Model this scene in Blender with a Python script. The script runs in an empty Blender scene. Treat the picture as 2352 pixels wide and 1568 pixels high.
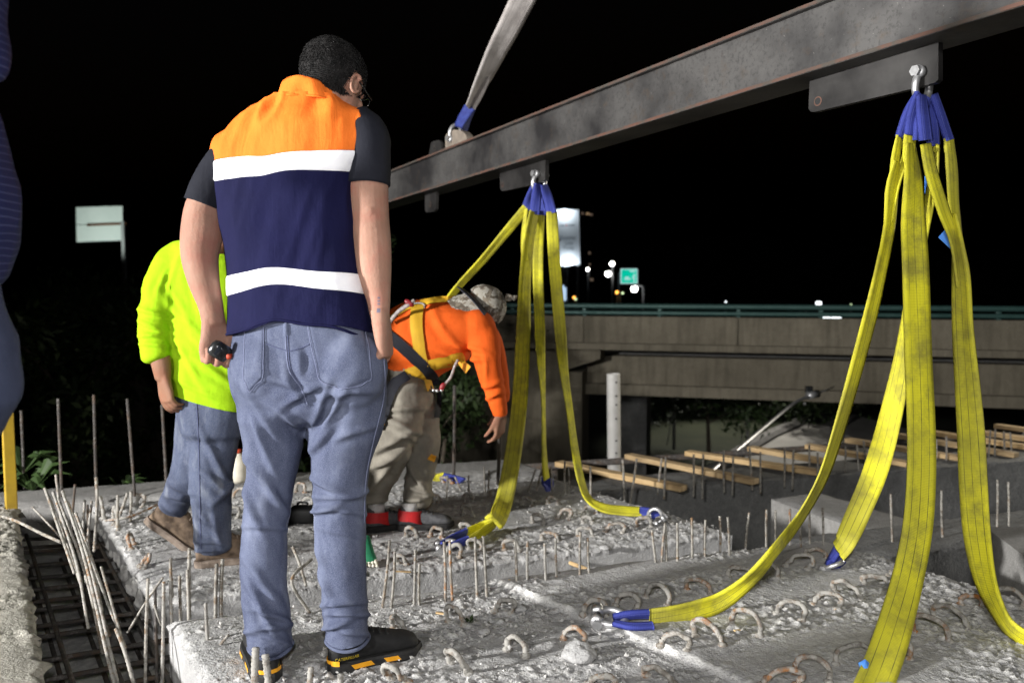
import bpy, bmesh, math, random
import numpy as np
from mathutils import Vector, Matrix
from mathutils.bvhtree import BVHTree

random.seed(7)
rng = np.random.default_rng(11)
SC = bpy.context.scene
COL = SC.collection

# ------------------------------------------------------------------ camera
CAM_H = 1.10
FPX, CX, CY = 1898.0, 1176.0, 784.0          # focal length and centre in working pixels
PITCH = math.atan(134 / FPX)
cam_d = bpy.data.cameras.new('camera')
cam_d.sensor_width = 36.0
cam_d.lens = FPX / 2352 * 36.0
cam_d.clip_start = 0.05
cam_d.clip_end = 2000
cam_d.dof.use_dof = True
cam_d.dof.focus_distance = 2.55
cam_d.dof.aperture_fstop = 3.0
cam = bpy.data.objects.new('camera', cam_d)
COL.objects.link(cam)
cam.location = (0, 0, CAM_H)
cam.rotation_euler = (math.pi / 2 - PITCH, 0, 0)
SC.camera = cam

# ------------------------------------------------------------------ night sky
world = bpy.data.worlds.new('World')
SC.world = world
world.use_nodes = True
wn = world.node_tree
sky = wn.nodes.new('ShaderNodeTexSky')
sky.sky_type = 'NISHITA'
sky.sun_disc = False
sky.sun_elevation = math.radians(-4)
sky.sun_rotation = math.radians(200)
bg = wn.nodes['Background']
bg.inputs['Strength'].default_value = 0.05
wn.links.new(sky.outputs[0], bg.inputs['Color'])

# ------------------------------------------------------------------ site lighting
def lamp(name, kind, loc, target, energy, color, radius, cone=None, blend=0.5):
    d = bpy.data.lights.new(name, kind)
    d.energy = energy
    d.color = color
    d.shadow_soft_size = radius
    if kind == 'SPOT':
        d.spot_size = math.radians(cone)
        d.spot_blend = blend
    o = bpy.data.objects.new(name, d)
    COL.objects.link(o)
    o.location = loc
    v = Vector(target) - Vector(loc)
    o.rotation_euler = v.to_track_quat('-Z', 'Y').to_euler()
    return o

# tower floodlight standing on the abutment to the left, the photographer's flash,
# and a second work light further along the deck on the right
lamp('floodlight', 'SPOT', (-6.8, -1.0, 2.02), (2.0, 3.9, 0.1), 6000, (1.0, 0.985, 0.955), 0.22, 86, 0.45)
lamp('tower_floodlight', 'SPOT', (-3.2, -8.0, 4.6), (1.6, 5.0, 0.2), 2700, (1.0, 0.985, 0.95), 0.45, 41, 0.3)
lamp('road_lamp', 'SPOT', (7.0, 26.0, 3.0), (6.6, 22.8, -3.2), 2000, (1.0, 0.95, 0.86), 0.3, 62, 0.6)
lamp('camera_flash', 'SPOT', (-0.03, 0.02, 1.24), (0.0, 3.0, 1.0), 125, (1.0, 0.98, 0.97), 0.03, 110, 0.5)
lamp('deck_work_light', 'SPOT', (9.5, 9.5, 1.6), (4.6, 7.6, -0.4), 1900, (1.0, 0.93, 0.78), 0.1, 60, 0.6)

vs = SC.view_settings
vs.view_transform = 'Standard'
vs.look = 'None'
vs.exposure = 0.0
vs.gamma = 1.0
vs.use_curve_mapping = False
cy = SC.cycles
cy.use_denoising = True
cy.max_bounces = 5
cy.diffuse_bounces = 3
cy.glossy_bounces = 2
cy.transmission_bounces = 2
cy.sample_clamp_indirect = 4.0
cy.caustics_reflective = False
cy.caustics_refractive = False

# ------------------------------------------------------------------ geometry of the view: pixel -> place
_F = Vector((0, math.cos(PITCH), -math.sin(PITCH)))
_U = Vector((0, math.sin(PITCH), math.cos(PITCH)))
_C = Vector((0, 0, CAM_H))

def ray(x, y):
    return _F + Vector((1, 0, 0)) * ((x - CX) / FPX) + _U * ((CY - y) / FPX)

def P(x, y, Y):
    d = ray(x, y)
    return _C + d * (Y / d.y)

def G(x, y, z=0.0):
    d = ray(x, y)
    return _C + d * ((z - CAM_H) / d.z)

def mpx(Y):
    return Y / FPX

# ------------------------------------------------------------------ numpy noise
def _hash(i, j, k, s):
    h = (i * 374761393 + j * 668265263 + k * 1274126177 + s * 974634337) & 0xFFFFFFFF
    h = ((h ^ (h >> 13)) * 1274126177) & 0xFFFFFFFF
    h = h ^ (h >> 16)
    return (h & 0xFFFFFF) / float(0xFFFFFF)

def vnoise(p, s=0):
    p = np.asarray(p, dtype=np.float64)
    f = np.floor(p)
    i = f.astype(np.int64)
    t = p - f
    t = t * t * (3 - 2 * t)
    out = 0
    for dx in (0, 1):
        wx = t[:, 0] if dx else 1 - t[:, 0]
        for dy in (0, 1):
            wy = t[:, 1] if dy else 1 - t[:, 1]
            for dz in (0, 1):
                wz = t[:, 2] if dz else 1 - t[:, 2]
                out = out + wx * wy * wz * _hash(i[:, 0] + dx, i[:, 1] + dy, i[:, 2] + dz, s)
    return out

def fbm(p, s=0, octv=3, gain=0.5):
    a, tot, out = 1.0, 0.0, 0.0
    p = np.asarray(p, dtype=np.float64)
    for o in range(octv):
        out = out + a * vnoise(p * (2.03 ** o), s + o * 17)
        tot += a
        a *= gain
    return out / tot

# ------------------------------------------------------------------ materials
MATS = {}

def newmat(name):
    m = bpy.data.materials.new(name)
    m.use_nodes = True
    MATS[name] = m
    nt = m.node_tree
    return m, nt, nt.nodes['Principled BSDF']

def N(nt, t, **kw):
    n = nt.nodes.new(t)
    for k, v in kw.items():
        setattr(n, k, v)
    return n

def tex_noise(nt, coord, scale, detail=4, rough=0.6, dist=0.0, stretch=None):
    n = N(nt, 'ShaderNodeTexNoise')
    n.inputs['Scale'].default_value = scale
    n.inputs['Detail'].default_value = detail
    n.inputs['Roughness'].default_value = rough
    n.inputs['Distortion'].default_value = dist
    if stretch:
        mp = N(nt, 'ShaderNodeMapping')
        mp.inputs['Scale'].default_value = stretch
        nt.links.new(coord, mp.inputs['Vector'])
        coord = mp.outputs[0]
    nt.links.new(coord, n.inputs['Vector'])
    return n.outputs['Fac']

def ramp(nt, fac, stops):
    r = N(nt, 'ShaderNodeValToRGB')
    e = r.color_ramp.elements
    while len(e) < len(stops):
        e.new(0.5)
    for k, (p, c) in enumerate(stops):
        e[k].position = p
        e[k].color = (*c, 1) if len(c) == 3 else c
    nt.links.new(fac, r.inputs['Fac'])
    return r.outputs['Color']

def mixc(nt, fac, a, b, mode='MIX'):
    m = N(nt, 'ShaderNodeMix', data_type='RGBA', blend_type=mode)
    if isinstance(fac, (int, float)):
        m.inputs[0].default_value = fac
    else:
        nt.links.new(fac, m.inputs[0])
    for k, v in ((6, a), (7, b)):
        if isinstance(v, tuple):
            m.inputs[k].default_value = (*v, 1)
        else:
            nt.links.new(v, m.inputs[k])
    return m.outputs[2]

def math_n(nt, op, a, b=None, c=None):
    m = N(nt, 'ShaderNodeMath', operation=op)
    for k, v in enumerate((a, b, c)):
        if v is None:
            continue
        if isinstance(v, (int, float)):
            m.inputs[k].default_value = v
        else:
            nt.links.new(v, m.inputs[k])
    return m.outputs[0]

def bump(nt, bsdf, h, strength, dist):
    b = N(nt, 'ShaderNodeBump')
    b.inputs['Strength'].default_value = strength
    b.inputs['Distance'].default_value = dist
    nt.links.new(h, b.inputs['Height'])
    nt.links.new(b.outputs[0], bsdf.inputs['Normal'])

def simple(name, c1, c2=None, scale=30, rough=0.7, metal=0.0, bmp=0.0, bdist=0.002, bscale=None, spec=0.4,
           lo=0.35, hi=0.65, detail=4, stretch=None):
    """two-tone noise colour with a fine bump"""
    m, nt, b = newmat(name)
    tc = N(nt, 'ShaderNodeTexCoord').outputs['Object']
    b.inputs['Roughness'].default_value = rough
    b.inputs['Metallic'].default_value = metal
    b.inputs['Specular IOR Level'].default_value = spec
    if c2 is None:
        c2 = tuple(v * 0.8 for v in c1)
    f = tex_noise(nt, tc, scale, detail, stretch=stretch)
    nt.links.new(ramp(nt, f, [(lo, c1), (hi, c2)]), b.inputs['Base Color'])
    if bmp:
        g = tex_noise(nt, tc, bscale or scale * 4, 3)
        bump(nt, b, g, bmp, bdist)
    return m

def emit(name, col, strength):
    m, nt, b = newmat(name)
    b.inputs['Base Color'].default_value = (*col, 1)
    b.inputs['Emission Color'].default_value = (*col, 1)
    b.inputs['Emission Strength'].default_value = strength
    return m

def concrete(name, dark, light, pale, crumb_attr=True, sc=1.0, stain=False):
    m, nt, b = newmat(name)
    tc = N(nt, 'ShaderNodeTexCoord').outputs['Object']
    b.inputs['Roughness'].default_value = 0.92
    b.inputs['Specular IOR Level'].default_value = 0.2
    f1 = tex_noise(nt, tc, 3.0 * sc, 5, 0.65)
    f2 = tex_noise(nt, tc, 26.0 * sc, 5, 0.7)
    f3 = tex_noise(nt, tc, 140.0 * sc, 3, 0.6)
    c = ramp(nt, f1, [(0.3, dark), (0.7, light)])
    c = mixc(nt, math_n(nt, 'MULTIPLY', ramp(nt, f2, [(0.42, (0, 0, 0)), (0.62, (1, 1, 1))]), 0.55), c, dark)
    c = mixc(nt, math_n(nt, 'MULTIPLY', ramp(nt, f3, [(0.5, (0, 0, 0)), (0.7, (1, 1, 1))]), 0.35), c, pale)
    if crumb_attr:
        at = N(nt, 'ShaderNodeAttribute', attribute_name='crumb').outputs['Fac']
        c = mixc(nt, at, c, pale)
    if stain:
        g = tex_noise(nt, tc, 7.0, 6, 0.7, 0.0, (1.0, 1.0, 0.10))
        c = mixc(nt, math_n(nt, 'MULTIPLY', ramp(nt, g, [(0.46, (0, 0, 0)), (0.70, (1, 1, 1))]), 0.55), c,
                 tuple(v * 0.35 for v in dark))
        g2 = tex_noise(nt, tc, 1.2, 4, 0.6, 0.0, (1.0, 1.0, 0.3))
        c = mixc(nt, math_n(nt, 'MULTIPLY', ramp(nt, g2, [(0.45, (0, 0, 0)), (0.75, (1, 1, 1))]), 0.4), c,
                 tuple(v * 0.5 for v in dark))
    nt.links.new(c, b.inputs['Base Color'])
    h = math_n(nt, 'ADD', math_n(nt, 'MULTIPLY', f2, 1.0), math_n(nt, 'MULTIPLY', f3, 0.5))
    bump(nt, b, h, 0.7, 0.012 / sc)
    return m

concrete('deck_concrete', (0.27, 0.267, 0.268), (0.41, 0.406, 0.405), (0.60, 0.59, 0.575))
concrete('side_concrete', (0.17, 0.165, 0.16), (0.30, 0.295, 0.285), (0.42, 0.41, 0.39), False)
concrete('abutment_concrete', (0.20, 0.19, 0.165), (0.31, 0.295, 0.26), (0.44, 0.42, 0.37))
concrete('bridge_concrete', (0.175, 0.154, 0.116), (0.25, 0.222, 0.170), (0.30, 0.268, 0.208), False, 0.35, True)
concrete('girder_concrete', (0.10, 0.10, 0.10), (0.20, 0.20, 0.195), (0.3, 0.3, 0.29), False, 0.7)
simple('cement_splash', (0.32, 0.315, 0.305), (0.44, 0.43, 0.415), 40, 0.95, bmp=0.6, bdist=0.004)

def rebar_mat(name, steel, cem, rust, cemcov):
    m, nt, b = newmat(name)
    tc = N(nt, 'ShaderNodeTexCoord').outputs['Object']
    f = tex_noise(nt, tc, 14, 5, 0.7)
    g = tex_noise(nt, tc, 45, 4, 0.7)
    c = ramp(nt, f, [(0.46, steel), (0.56, tuple((a + r) / 2 for a, r in zip(steel, rust))), (0.62, rust)])
    c = mixc(nt, ramp(nt, g, [(cemcov - 0.06, (1, 1, 1)), (cemcov + 0.06, (0, 0, 0))]), c, cem)
    nt.links.new(c, b.inputs['Base Color'])
    b.inputs['Roughness'].default_value = 0.85
    b.inputs['Specular IOR Level'].default_value = 0.3
    bump(nt, b, g, 0.7, 0.003)
    return m

rebar_mat('rebar_cement', (0.14, 0.132, 0.12), (0.275, 0.265, 0.245), (0.21, 0.115, 0.05), 0.54)
rebar_mat('rebar_dirty', (0.14, 0.13, 0.115), (0.28, 0.267, 0.242), (0.18, 0.115, 0.065), 0.52)
rebar_mat('rebar_rust', (0.16, 0.145, 0.125), (0.31, 0.295, 0.27), (0.30, 0.115, 0.022), 0.48)
rebar_mat('rebar_dark', (0.055, 0.050, 0.047), (0.13, 0.122, 0.115), (0.08, 0.055, 0.038), 0.40)

def webbing(name, base, dark, line, dirt=0.5):
    m, nt, b = newmat(name)
    uv = N(nt, 'ShaderNodeUVMap').outputs[0]
    tc = N(nt, 'ShaderNodeTexCoord').outputs['Object']
    sep = N(nt, 'ShaderNodeSeparateXYZ')
    nt.links.new(uv, sep.inputs[0])
    u, v = sep.outputs[0], sep.outputs[1]
    # three thin dark tracer threads along the webbing
    lines = None
    for k in (0.22, 0.5, 0.78):
        a = math_n(nt, 'ABSOLUTE', math_n(nt, 'SUBTRACT', u, k))
        s = math_n(nt, 'LESS_THAN', a, 0.012)
        lines = s if lines is None else math_n(nt, 'MAXIMUM', lines, s)
    rib = math_n(nt, 'SINE', math_n(nt, 'MULTIPLY', v, 2 * math.pi / 0.0050))
    ribu = math_n(nt, 'SINE', math_n(nt, 'MULTIPLY', u, 2 * math.pi * 9))
    f = tex_noise(nt, tc, 9, 6, 0.7)
    g = tex_noise(nt, tc, 2.2, 3, 0.6)
    c = mixc(nt, math_n(nt, 'MULTIPLY', ramp(nt, f, [(0.44, (0, 0, 0)), (0.66, (1, 1, 1))]), dirt), base, dark)
    c = mixc(nt, math_n(nt, 'MULTIPLY', ramp(nt, g, [(0.42, (0, 0, 0)), (0.62, (1, 1, 1))]), dirt * 0.75), c, dark)
    edge = math_n(nt, 'GREATER_THAN', math_n(nt, 'ABSOLUTE', math_n(nt, 'SUBTRACT', u, 0.5)), 0.465)
    c = mixc(nt, math_n(nt, 'MULTIPLY', edge, 0.25), c, dark)
    c = mixc(nt, math_n(nt, 'MULTIPLY', math_n(nt, 'MAXIMUM', rib, 0.0), 0.14), c, dark)
    c = mixc(nt, math_n(nt, 'MULTIPLY', lines, ramp(nt, tex_noise(nt, tc, 7, 3), [(0.35, (0.25, 0.25, 0.25)), (0.6, (0.85, 0.85, 0.85))])), c, line)
    nt.links.new(c, b.inputs['Base Color'])
    b.inputs['Roughness'].default_value = 0.75
    b.inputs['Specular IOR Level'].default_value = 0.25
    bump(nt, b, math_n(nt, 'ADD', rib, math_n(nt, 'MULTIPLY', ribu, 0.4)), 0.28, 0.0012)
    return m

webbing('yellow_webbing', (0.74, 0.69, 0.028), (0.24, 0.22, 0.045), (0.07, 0.08, 0.03), 0.8)
webbing('harness_yellow', (0.58, 0.34, 0.018), (0.30, 0.17, 0.02), (0.6, 0.33, 0.02), 0.3)
webbing('harness_black', (0.010, 0.011, 0.017), (0.006, 0.006, 0.010), (0.02, 0.02, 0.028), 0.3)
webbing('white_webbing', (0.60, 0.56, 0.54), (0.30, 0.27, 0.26), (0.30, 0.28, 0.27), 0.7)
webbing('sleeve_blue', (0.050, 0.066, 0.34), (0.024, 0.032, 0.17), (0.15, 0.17, 0.48), 0.7)
simple('navy_sleeve', (0.02, 0.03, 0.17), (0.03, 0.05, 0.24), 40, 0.7, bmp=0.3, bscale=300, bdist=0.001)
simple('tag_blue', (0.06, 0.22, 0.75), (0.12, 0.34, 0.85), 20, 0.45)
simple('galv_steel', (0.42, 0.42, 0.43), (0.62, 0.62, 0.63), 30, 0.38, 0.75, 0.2, 0.001)
simple('rust_pin', (0.25, 0.11, 0.05), (0.12, 0.06, 0.04), 60, 0.8, 0.2)

# spreader beam steel: mill-scale grey, speckled with paint and cement, rust at the flange edges
m, nt, b = newmat('beam_steel')
tc = N(nt, 'ShaderNodeTexCoord').outputs['Object']
f = tex_noise(nt, tc, 2.2, 4, 0.6)
g = tex_noise(nt, tc, 60, 4, 0.75)
h = tex_noise(nt, tc, 12, 5, 0.7)
c = ramp(nt, f, [(0.38, (0.020, 0.019, 0.020)), (0.60, (0.085, 0.082, 0.080))])
c = mixc(nt, math_n(nt, 'MULTIPLY', ramp(nt, g, [(0.35, (1, 1, 1)), (0.5, (0, 0, 0))]), 0.6), c, (0.026, 0.024, 0.024))
c = mixc(nt, ramp(nt, g, [(0.69, (0, 0, 0)), (0.73, (1, 1, 1))]), c, (0.36, 0.34, 0.32))
c = mixc(nt, math_n(nt, 'MULTIPLY', ramp(nt, h, [(0.56, (0, 0, 0)), (0.72, (1, 1, 1))]), 0.5), c, (0.075, 0.052, 0.034))
nt.links.new(c, b.inputs['Base Color'])
b.inputs['Roughness'].default_value = 0.5
b.inputs['Metallic'].default_value = 0.25
bump(nt, b, g, 0.3, 0.002)
simple('flange_edge', (0.10, 0.050, 0.036), (0.060, 0.052, 0.044), 9, 0.75, 0.1, 0.4, 0.002, lo=0.4, hi=0.6)
simple('lug_steel', (0.014, 0.013, 0.013), (0.042, 0.040, 0.039), 6, 0.5, 0.3, 0.3, 0.001)
simple('lug_rough', (0.25, 0.21, 0.17), (0.15, 0.125, 0.105), 18, 0.8, 0.1, 0.4, 0.002)

# clothing
def cloth(name, c1, c2, weave=900, rough=0.85, wb=0.25, mott=6, sheen=0.0, drape=0.35):
    m, nt, b = newmat(name)
    tc = N(nt, 'ShaderNodeTexCoord').outputs['Object']
    f = tex_noise(nt, tc, mott, 5, 0.65)
    g = tex_noise(nt, tc, weave, 2, 0.6)
    c = ramp(nt, f, [(0.32, c1), (0.68, c2)])
    nt.links.new(c, b.inputs['Base Color'])
    b.inputs['Roughness'].default_value = rough
    b.inputs['Specular IOR Level'].default_value = 0.15
    if sheen:
        b.inputs['Sheen Weight'].default_value = sheen
    w = tex_noise(nt, tc, 38, 3, 0.6)
    hgt = math_n(nt, 'ADD', math_n(nt, 'MULTIPLY', g, 0.35), w)
    dr = tex_noise(nt, tc, 20, 3, 0.55, 0.8, (1.0, 1.0, 0.14))
    hgt = math_n(nt, 'ADD', hgt, math_n(nt, 'MULTIPLY', dr, 5.0 * drape))
    bump(nt, b, hgt, wb + 0.2 * drape, 0.006)
    return m

cloth('vest_orange', (0.78, 0.160, 0.018), (0.84, 0.185, 0.026), drape=0.6)
cloth('vest_navy', (0.0045, 0.0050, 0.030), (0.0065, 0.0070, 0.040), drape=0.4)
cloth('tee_black', (0.010, 0.011, 0.017), (0.016, 0.017, 0.024))
cloth('hivis_yellow', (0.26, 0.46, 0.006), (0.32, 0.54, 0.009))
cloth('shirt_orange', (0.62, 0.090, 0.010), (0.70, 0.11, 0.014))
cloth('khaki', (0.165, 0.150, 0.125), (0.270, 0.248, 0.208), mott=10)
simple('reflective', (0.93, 0.93, 0.96), (0.88, 0.88, 0.93), 60, 0.5, bmp=0.15, bscale=500, bdist=0.001)

def denim(name, c1, c2, pale):
    m, nt, b = newmat(name)
    tc = N(nt, 'ShaderNodeTexCoord').outputs['Object']
    f = tex_noise(nt, tc, 8, 5, 0.65, 0.6, (1.0, 1.0, 0.45))
    g = tex_noise(nt, tc, 820, 2, 0.7, 0, (1.0, 1.0, 0.5))
    h = tex_noise(nt, tc, 14, 4, 0.6, 0, (1.0, 1.0, 0.4))
    c = ramp(nt, f, [(0.38, c1), (0.62, c2)])
    c = mixc(nt, math_n(nt, 'MULTIPLY', ramp(nt, g, [(0.42, (0, 0, 0)), (0.62, (1, 1, 1))]), 0.32), c, pale)
    c = mixc(nt, math_n(nt, 'MULTIPLY', ramp(nt, h, [(0.55, (0, 0, 0)), (0.75, (1, 1, 1))]), 0.35), c, pale)
    nt.links.new(c, b.inputs['Base Color'])
    b.inputs['Roughness'].default_value = 0.88
    b.inputs['Specular IOR Level'].default_value = 0.15
    bump(nt, b, math_n(nt, 'ADD', math_n(nt, 'MULTIPLY', g, 0.4), tex_noise(nt, tc, 45, 3)), 0.3, 0.003)
    return m

denim('denim_mid', (0.034, 0.042, 0.082), (0.080, 0.094, 0.152), (0.24, 0.265, 0.35))
denim('denim_dark', (0.018, 0.026, 0.062), (0.046, 0.060, 0.112), (0.30, 0.32, 0.36))
denim('denim_navy', (0.022, 0.029, 0.060), (0.040, 0.050, 0.092), (0.085, 0.10, 0.155))
simple('stitch', (0.17, 0.19, 0.29), (0.13, 0.145, 0.235), 80, 0.9)
simple('seam_dark', (0.05, 0.06, 0.12), (0.07, 0.08, 0.15), 80, 0.9)

# striped navy shirt (thin pale lines round the body)
m, nt, b = newmat('shirt_striped')
tc = N(nt, 'ShaderNodeTexCoord').outputs['Object']
sp = N(nt, 'ShaderNodeSeparateXYZ'); nt.links.new(tc, sp.inputs[0])
wob = tex_noise(nt, tc, 6, 2)
zz = math_n(nt, 'ADD', math_n(nt, 'ADD', sp.outputs[2], math_n(nt, 'MULTIPLY', sp.outputs[0], 0.26)), math_n(nt, 'MULTIPLY', wob, 0.02))
fr = math_n(nt, 'FRACT', math_n(nt, 'DIVIDE', zz, 0.0140))
ln = math_n(nt, 'LESS_THAN', fr, 0.10)
nt.links.new(mixc(nt, ln, (0.010, 0.013, 0.052), (0.055, 0.063, 0.135)), b.inputs['Base Color'])
b.inputs['Roughness'].default_value = 0.85
b.inputs['Specular IOR Level'].default_value = 0.15
bump(nt, b, tex_noise(nt, tc, 300, 2), 0.2, 0.002)

def skin(name, c1, c2, red):
    m, nt, b = newmat(name)
    tc = N(nt, 'ShaderNodeTexCoord').outputs['Object']
    f = tex_noise(nt, tc, 9, 4, 0.6)
    g = tex_noise(nt, tc, 160, 4, 0.6)
    c = ramp(nt, f, [(0.3, c1), (0.7, c2)])
    c = mixc(nt, math_n(nt, 'MULTIPLY', ramp(nt, tex_noise(nt, tc, 16, 3), [(0.46, (0, 0, 0)), (0.66, (1, 1, 1))]), 0.7), c, red)
    nt.links.new(c, b.inputs['Base Color'])
    b.inputs['Roughness'].default_value = 0.7
    b.inputs['Specular IOR Level'].default_value = 0.3
    b.inputs['Subsurface Weight'].default_value = 0.12
    b.inputs['Subsurface Radius'].default_value = (0.012, 0.005, 0.003)
    b.inputs['Subsurface Scale'].default_value = 0.5
    bump(nt, b, math_n(nt, 'ADD', g, math_n(nt, 'MULTIPLY', tex_noise(nt, tc, 34, 4, 0.6), 2.0)), 0.35, 0.003)
    return m

skin('skin_light', (0.27, 0.145, 0.102), (0.36, 0.200, 0.145), (0.33, 0.135, 0.10))
skin('skin_dark', (0.20, 0.10, 0.062), (0.26, 0.135, 0.085), (0.24, 0.10, 0.06))
simple('hair_black', (0.004, 0.004, 0.004), (0.013, 0.012, 0.012), 60, 0.75, spec=0.2)
simple('tattoo', (0.11, 0.10, 0.14), (0.15, 0.13, 0.17), 60, 0.7)
simple('shoe_black', (0.005, 0.005, 0.0055), (0.012, 0.012, 0.0125), 50, 0.75, bmp=0.5, bscale=250, bdist=0.002)
simple('sole_black', (0.008, 0.008, 0.009), (0.022, 0.021, 0.020), 40, 0.8, bmp=0.4, bscale=120, bdist=0.002)
simple('shoe_accent', (0.80, 0.36, 0.015), (0.72, 0.32, 0.015), 60, 0.5)
simple('shoe_print', (0.55, 0.40, 0.02), (0.45, 0.33, 0.02), 60, 0.6)
simple('boot_brown', (0.055, 0.036, 0.024), (0.17, 0.12, 0.082), 26, 0.85, bmp=0.4, bdist=0.003)
simple('sole_brown', (0.12, 0.09, 0.07), (0.20, 0.16, 0.13), 30, 0.9)
simple('shoe_red', (0.55, 0.015, 0.018), (0.42, 0.014, 0.016), 50, 0.6)
simple('shoe_grey', (0.055, 0.055, 0.06), (0.10, 0.10, 0.105), 50, 0.7, bmp=0.3, bscale=150)
simple('sock_white', (0.55, 0.53, 0.52), (0.45, 0.43, 0.42), 80, 0.9)
simple('black_plastic', (0.012, 0.013, 0.014), (0.02, 0.021, 0.022), 30, 0.25, spec=0.6)
simple('eye_white', (0.75, 0.73, 0.70), (0.72, 0.70, 0.68), 20, 0.2)
simple('eye_dark', (0.02, 0.012, 0.01), (0.03, 0.02, 0.015), 20, 0.15)
simple('lip', (0.38, 0.15, 0.12), (0.33, 0.13, 0.10), 60, 0.5)
simple('rope_white', (0.42, 0.38, 0.36), (0.20, 0.17, 0.17), 70, 0.9, bmp=0.6, bscale=120, bdist=0.003)
simple('hook_red', (0.28, 0.015, 0.02), (0.16, 0.015, 0.02), 50, 0.4)

# camouflage hat cloth
m, nt, b = newmat('camo')
tc = N(nt, 'ShaderNodeTexCoord').outputs['Object']
f = tex_noise(nt, tc, 26, 3, 0.55)
g = tex_noise(nt, tc, 40, 3, 0.6)
c = ramp(nt, f, [(0.44, (0.30, 0.28, 0.24)), (0.50, (0.40, 0.38, 0.33)), (0.53, (0.10, 0.08, 0.06))])
c = mixc(nt, ramp(nt, g, [(0.55, (0, 0, 0)), (0.58, (1, 1, 1))]), c, (0.19, 0.16, 0.12))
nt.links.new(c, b.inputs['Base Color'])
b.inputs['Roughness'].default_value = 0.9
simple('hat_brim', (0.022, 0.022, 0.030), (0.03, 0.03, 0.04), 40, 0.5)

# timber
m, nt, b = newmat('timber')
tc = N(nt, 'ShaderNodeTexCoord').outputs['Object']
f = tex_noise(nt, tc, 5, 6, 0.65, 0.4, (0.6, 9.0, 9.0))
g = tex_noise(nt, tc, 3, 4, 0.6)
c = ramp(nt, f, [(0.35, (0.40, 0.25, 0.11)), (0.5, (0.54, 0.37, 0.18)), (0.68, (0.62, 0.45, 0.24))])
c = mixc(nt, math_n(nt, 'MULTIPLY', ramp(nt, g, [(0.5, (0, 0, 0)), (0.7, (1, 1, 1))]), 0.5), c, (0.17, 0.12, 0.075))
rnd = N(nt, 'ShaderNodeObjectInfo').outputs['Random']
c = mixc(nt, math_n(nt, 'MULTIPLY', rnd, 0.4), c, (0.20, 0.16, 0.11))
nt.links.new(c, b.inputs['Base Color'])
b.inputs['Roughness'].default_value = 0.85
bump(nt, b, f, 0.3, 0.004)

simple('rail_green', (0.035, 0.085, 0.078), (0.05, 0.11, 0.10), 5, 0.45, 0.2, 0.2, 0.002)
simple('pvc_white', (0.44, 0.43, 0.41), (0.52, 0.51, 0.49), 8, 0.5, bmp=0.2, bscale=60)
simple('post_yellow', (0.40, 0.26, 0.014), (0.28, 0.18, 0.016), 10, 0.6, bmp=0.3, bscale=80)
simple('galv_dull', (0.20, 0.20, 0.20), (0.30, 0.30, 0.295), 20, 0.6, 0.3)
simple('sign_back', (0.60, 0.64, 0.61), (0.70, 0.73, 0.70), 0.35, 0.7, detail=5)
simple('sign_board', (0.70, 0.74, 0.78), (0.64, 0.68, 0.73), 0.4, 0.7)
simple('sign_print', (0.19, 0.22, 0.26), (0.22, 0.25, 0.29), 2, 0.7)
simple('sign_red', (0.6, 0.05, 0.03), (0.5, 0.05, 0.03), 2, 0.6)
simple('sign_post', (0.16, 0.17, 0.18), (0.22, 0.23, 0.24), 2, 0.6)
simple('building_dark', (0.012, 0.014, 0.018), (0.018, 0.02, 0.024), 0.5, 0.9)
simple('terrain', (0.016, 0.022, 0.010), (0.035, 0.040, 0.020), 0.8, 0.95, bmp=0.5, bdist=0.05, bscale=6)
simple('asphalt', (0.055, 0.055, 0.057), (0.085, 0.085, 0.085), 1.5, 0.9, bmp=0.3, bdist=0.01, bscale=30)
simple('slope_paving', (0.30, 0.29, 0.27), (0.40, 0.385, 0.36), 0.7, 0.9, bmp=0.3, bdist=0.02, bscale=10)
simple('bark', (0.05, 0.04, 0.03), (0.09, 0.075, 0.055), 12, 0.95, bmp=0.6, bdist=0.02)
simple('jug_white', (0.62, 0.59, 0.50), (0.52, 0.48, 0.40), 20, 0.5)
simple('rubber', (0.008, 0.008, 0.009), (0.012, 0.012, 0.012), 20, 0.6)
simple('glove_green', (0.008, 0.12, 0.055), (0.01, 0.16, 0.07), 40, 0.8)
simple('red_cap', (0.45, 0.06, 0.02), (0.4, 0.05, 0.02), 20, 0.5)
simple('car_dark', (0.02, 0.022, 0.03), (0.03, 0.03, 0.04), 4, 0.3, 0.3)
simple('glass_dark', (0.01, 0.012, 0.016), (0.014, 0.016, 0.02), 4, 0.1, spec=0.8)

def foliage(name, c1, c2):
    m, nt, b = newmat(name)
    oi = N(nt, 'ShaderNodeTexCoord').outputs['Object']
    f = tex_noise(nt, oi, 5, 3, 0.6)
    nt.links.new(ramp(nt, f, [(0.35, c1), (0.65, c2)]), b.inputs['Base Color'])
    b.inputs['Roughness'].default_value = 0.6
    b.inputs['Specular IOR Level'].default_value = 0.3
    return m
foliage('leaf_dark', (0.012, 0.024, 0.006), (0.026, 0.044, 0.012))
foliage('leaf_mid', (0.018, 0.036, 0.009), (0.034, 0.062, 0.016))
foliage('leaf_dry', (0.07, 0.06, 0.03), (0.05, 0.07, 0.02))

emit('lamp_white', (1.0, 0.97, 0.92), 14.0)
emit('lamp_cool', (0.90, 0.97, 1.0), 3.0)
emit('lamp_orange', (1.0, 0.42, 0.07), 4.0)
emit('lamp_green', (0.75, 1.0, 0.55), 1.6)
emit('lamp_blue', (0.15, 0.45, 1.0), 2.4)
emit('window_lit', (1.0, 0.66, 0.36), 0.35)
emit('window_dim', (1.0, 0.72, 0.52), 0.13)
emit('sign_green', (0.0, 0.62, 0.42), 0.85)
emit('sign_green_white', (0.62, 0.82, 0.86), 0.75)
emit('sign_light', (0.55, 0.75, 1.0), 0.9)

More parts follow.
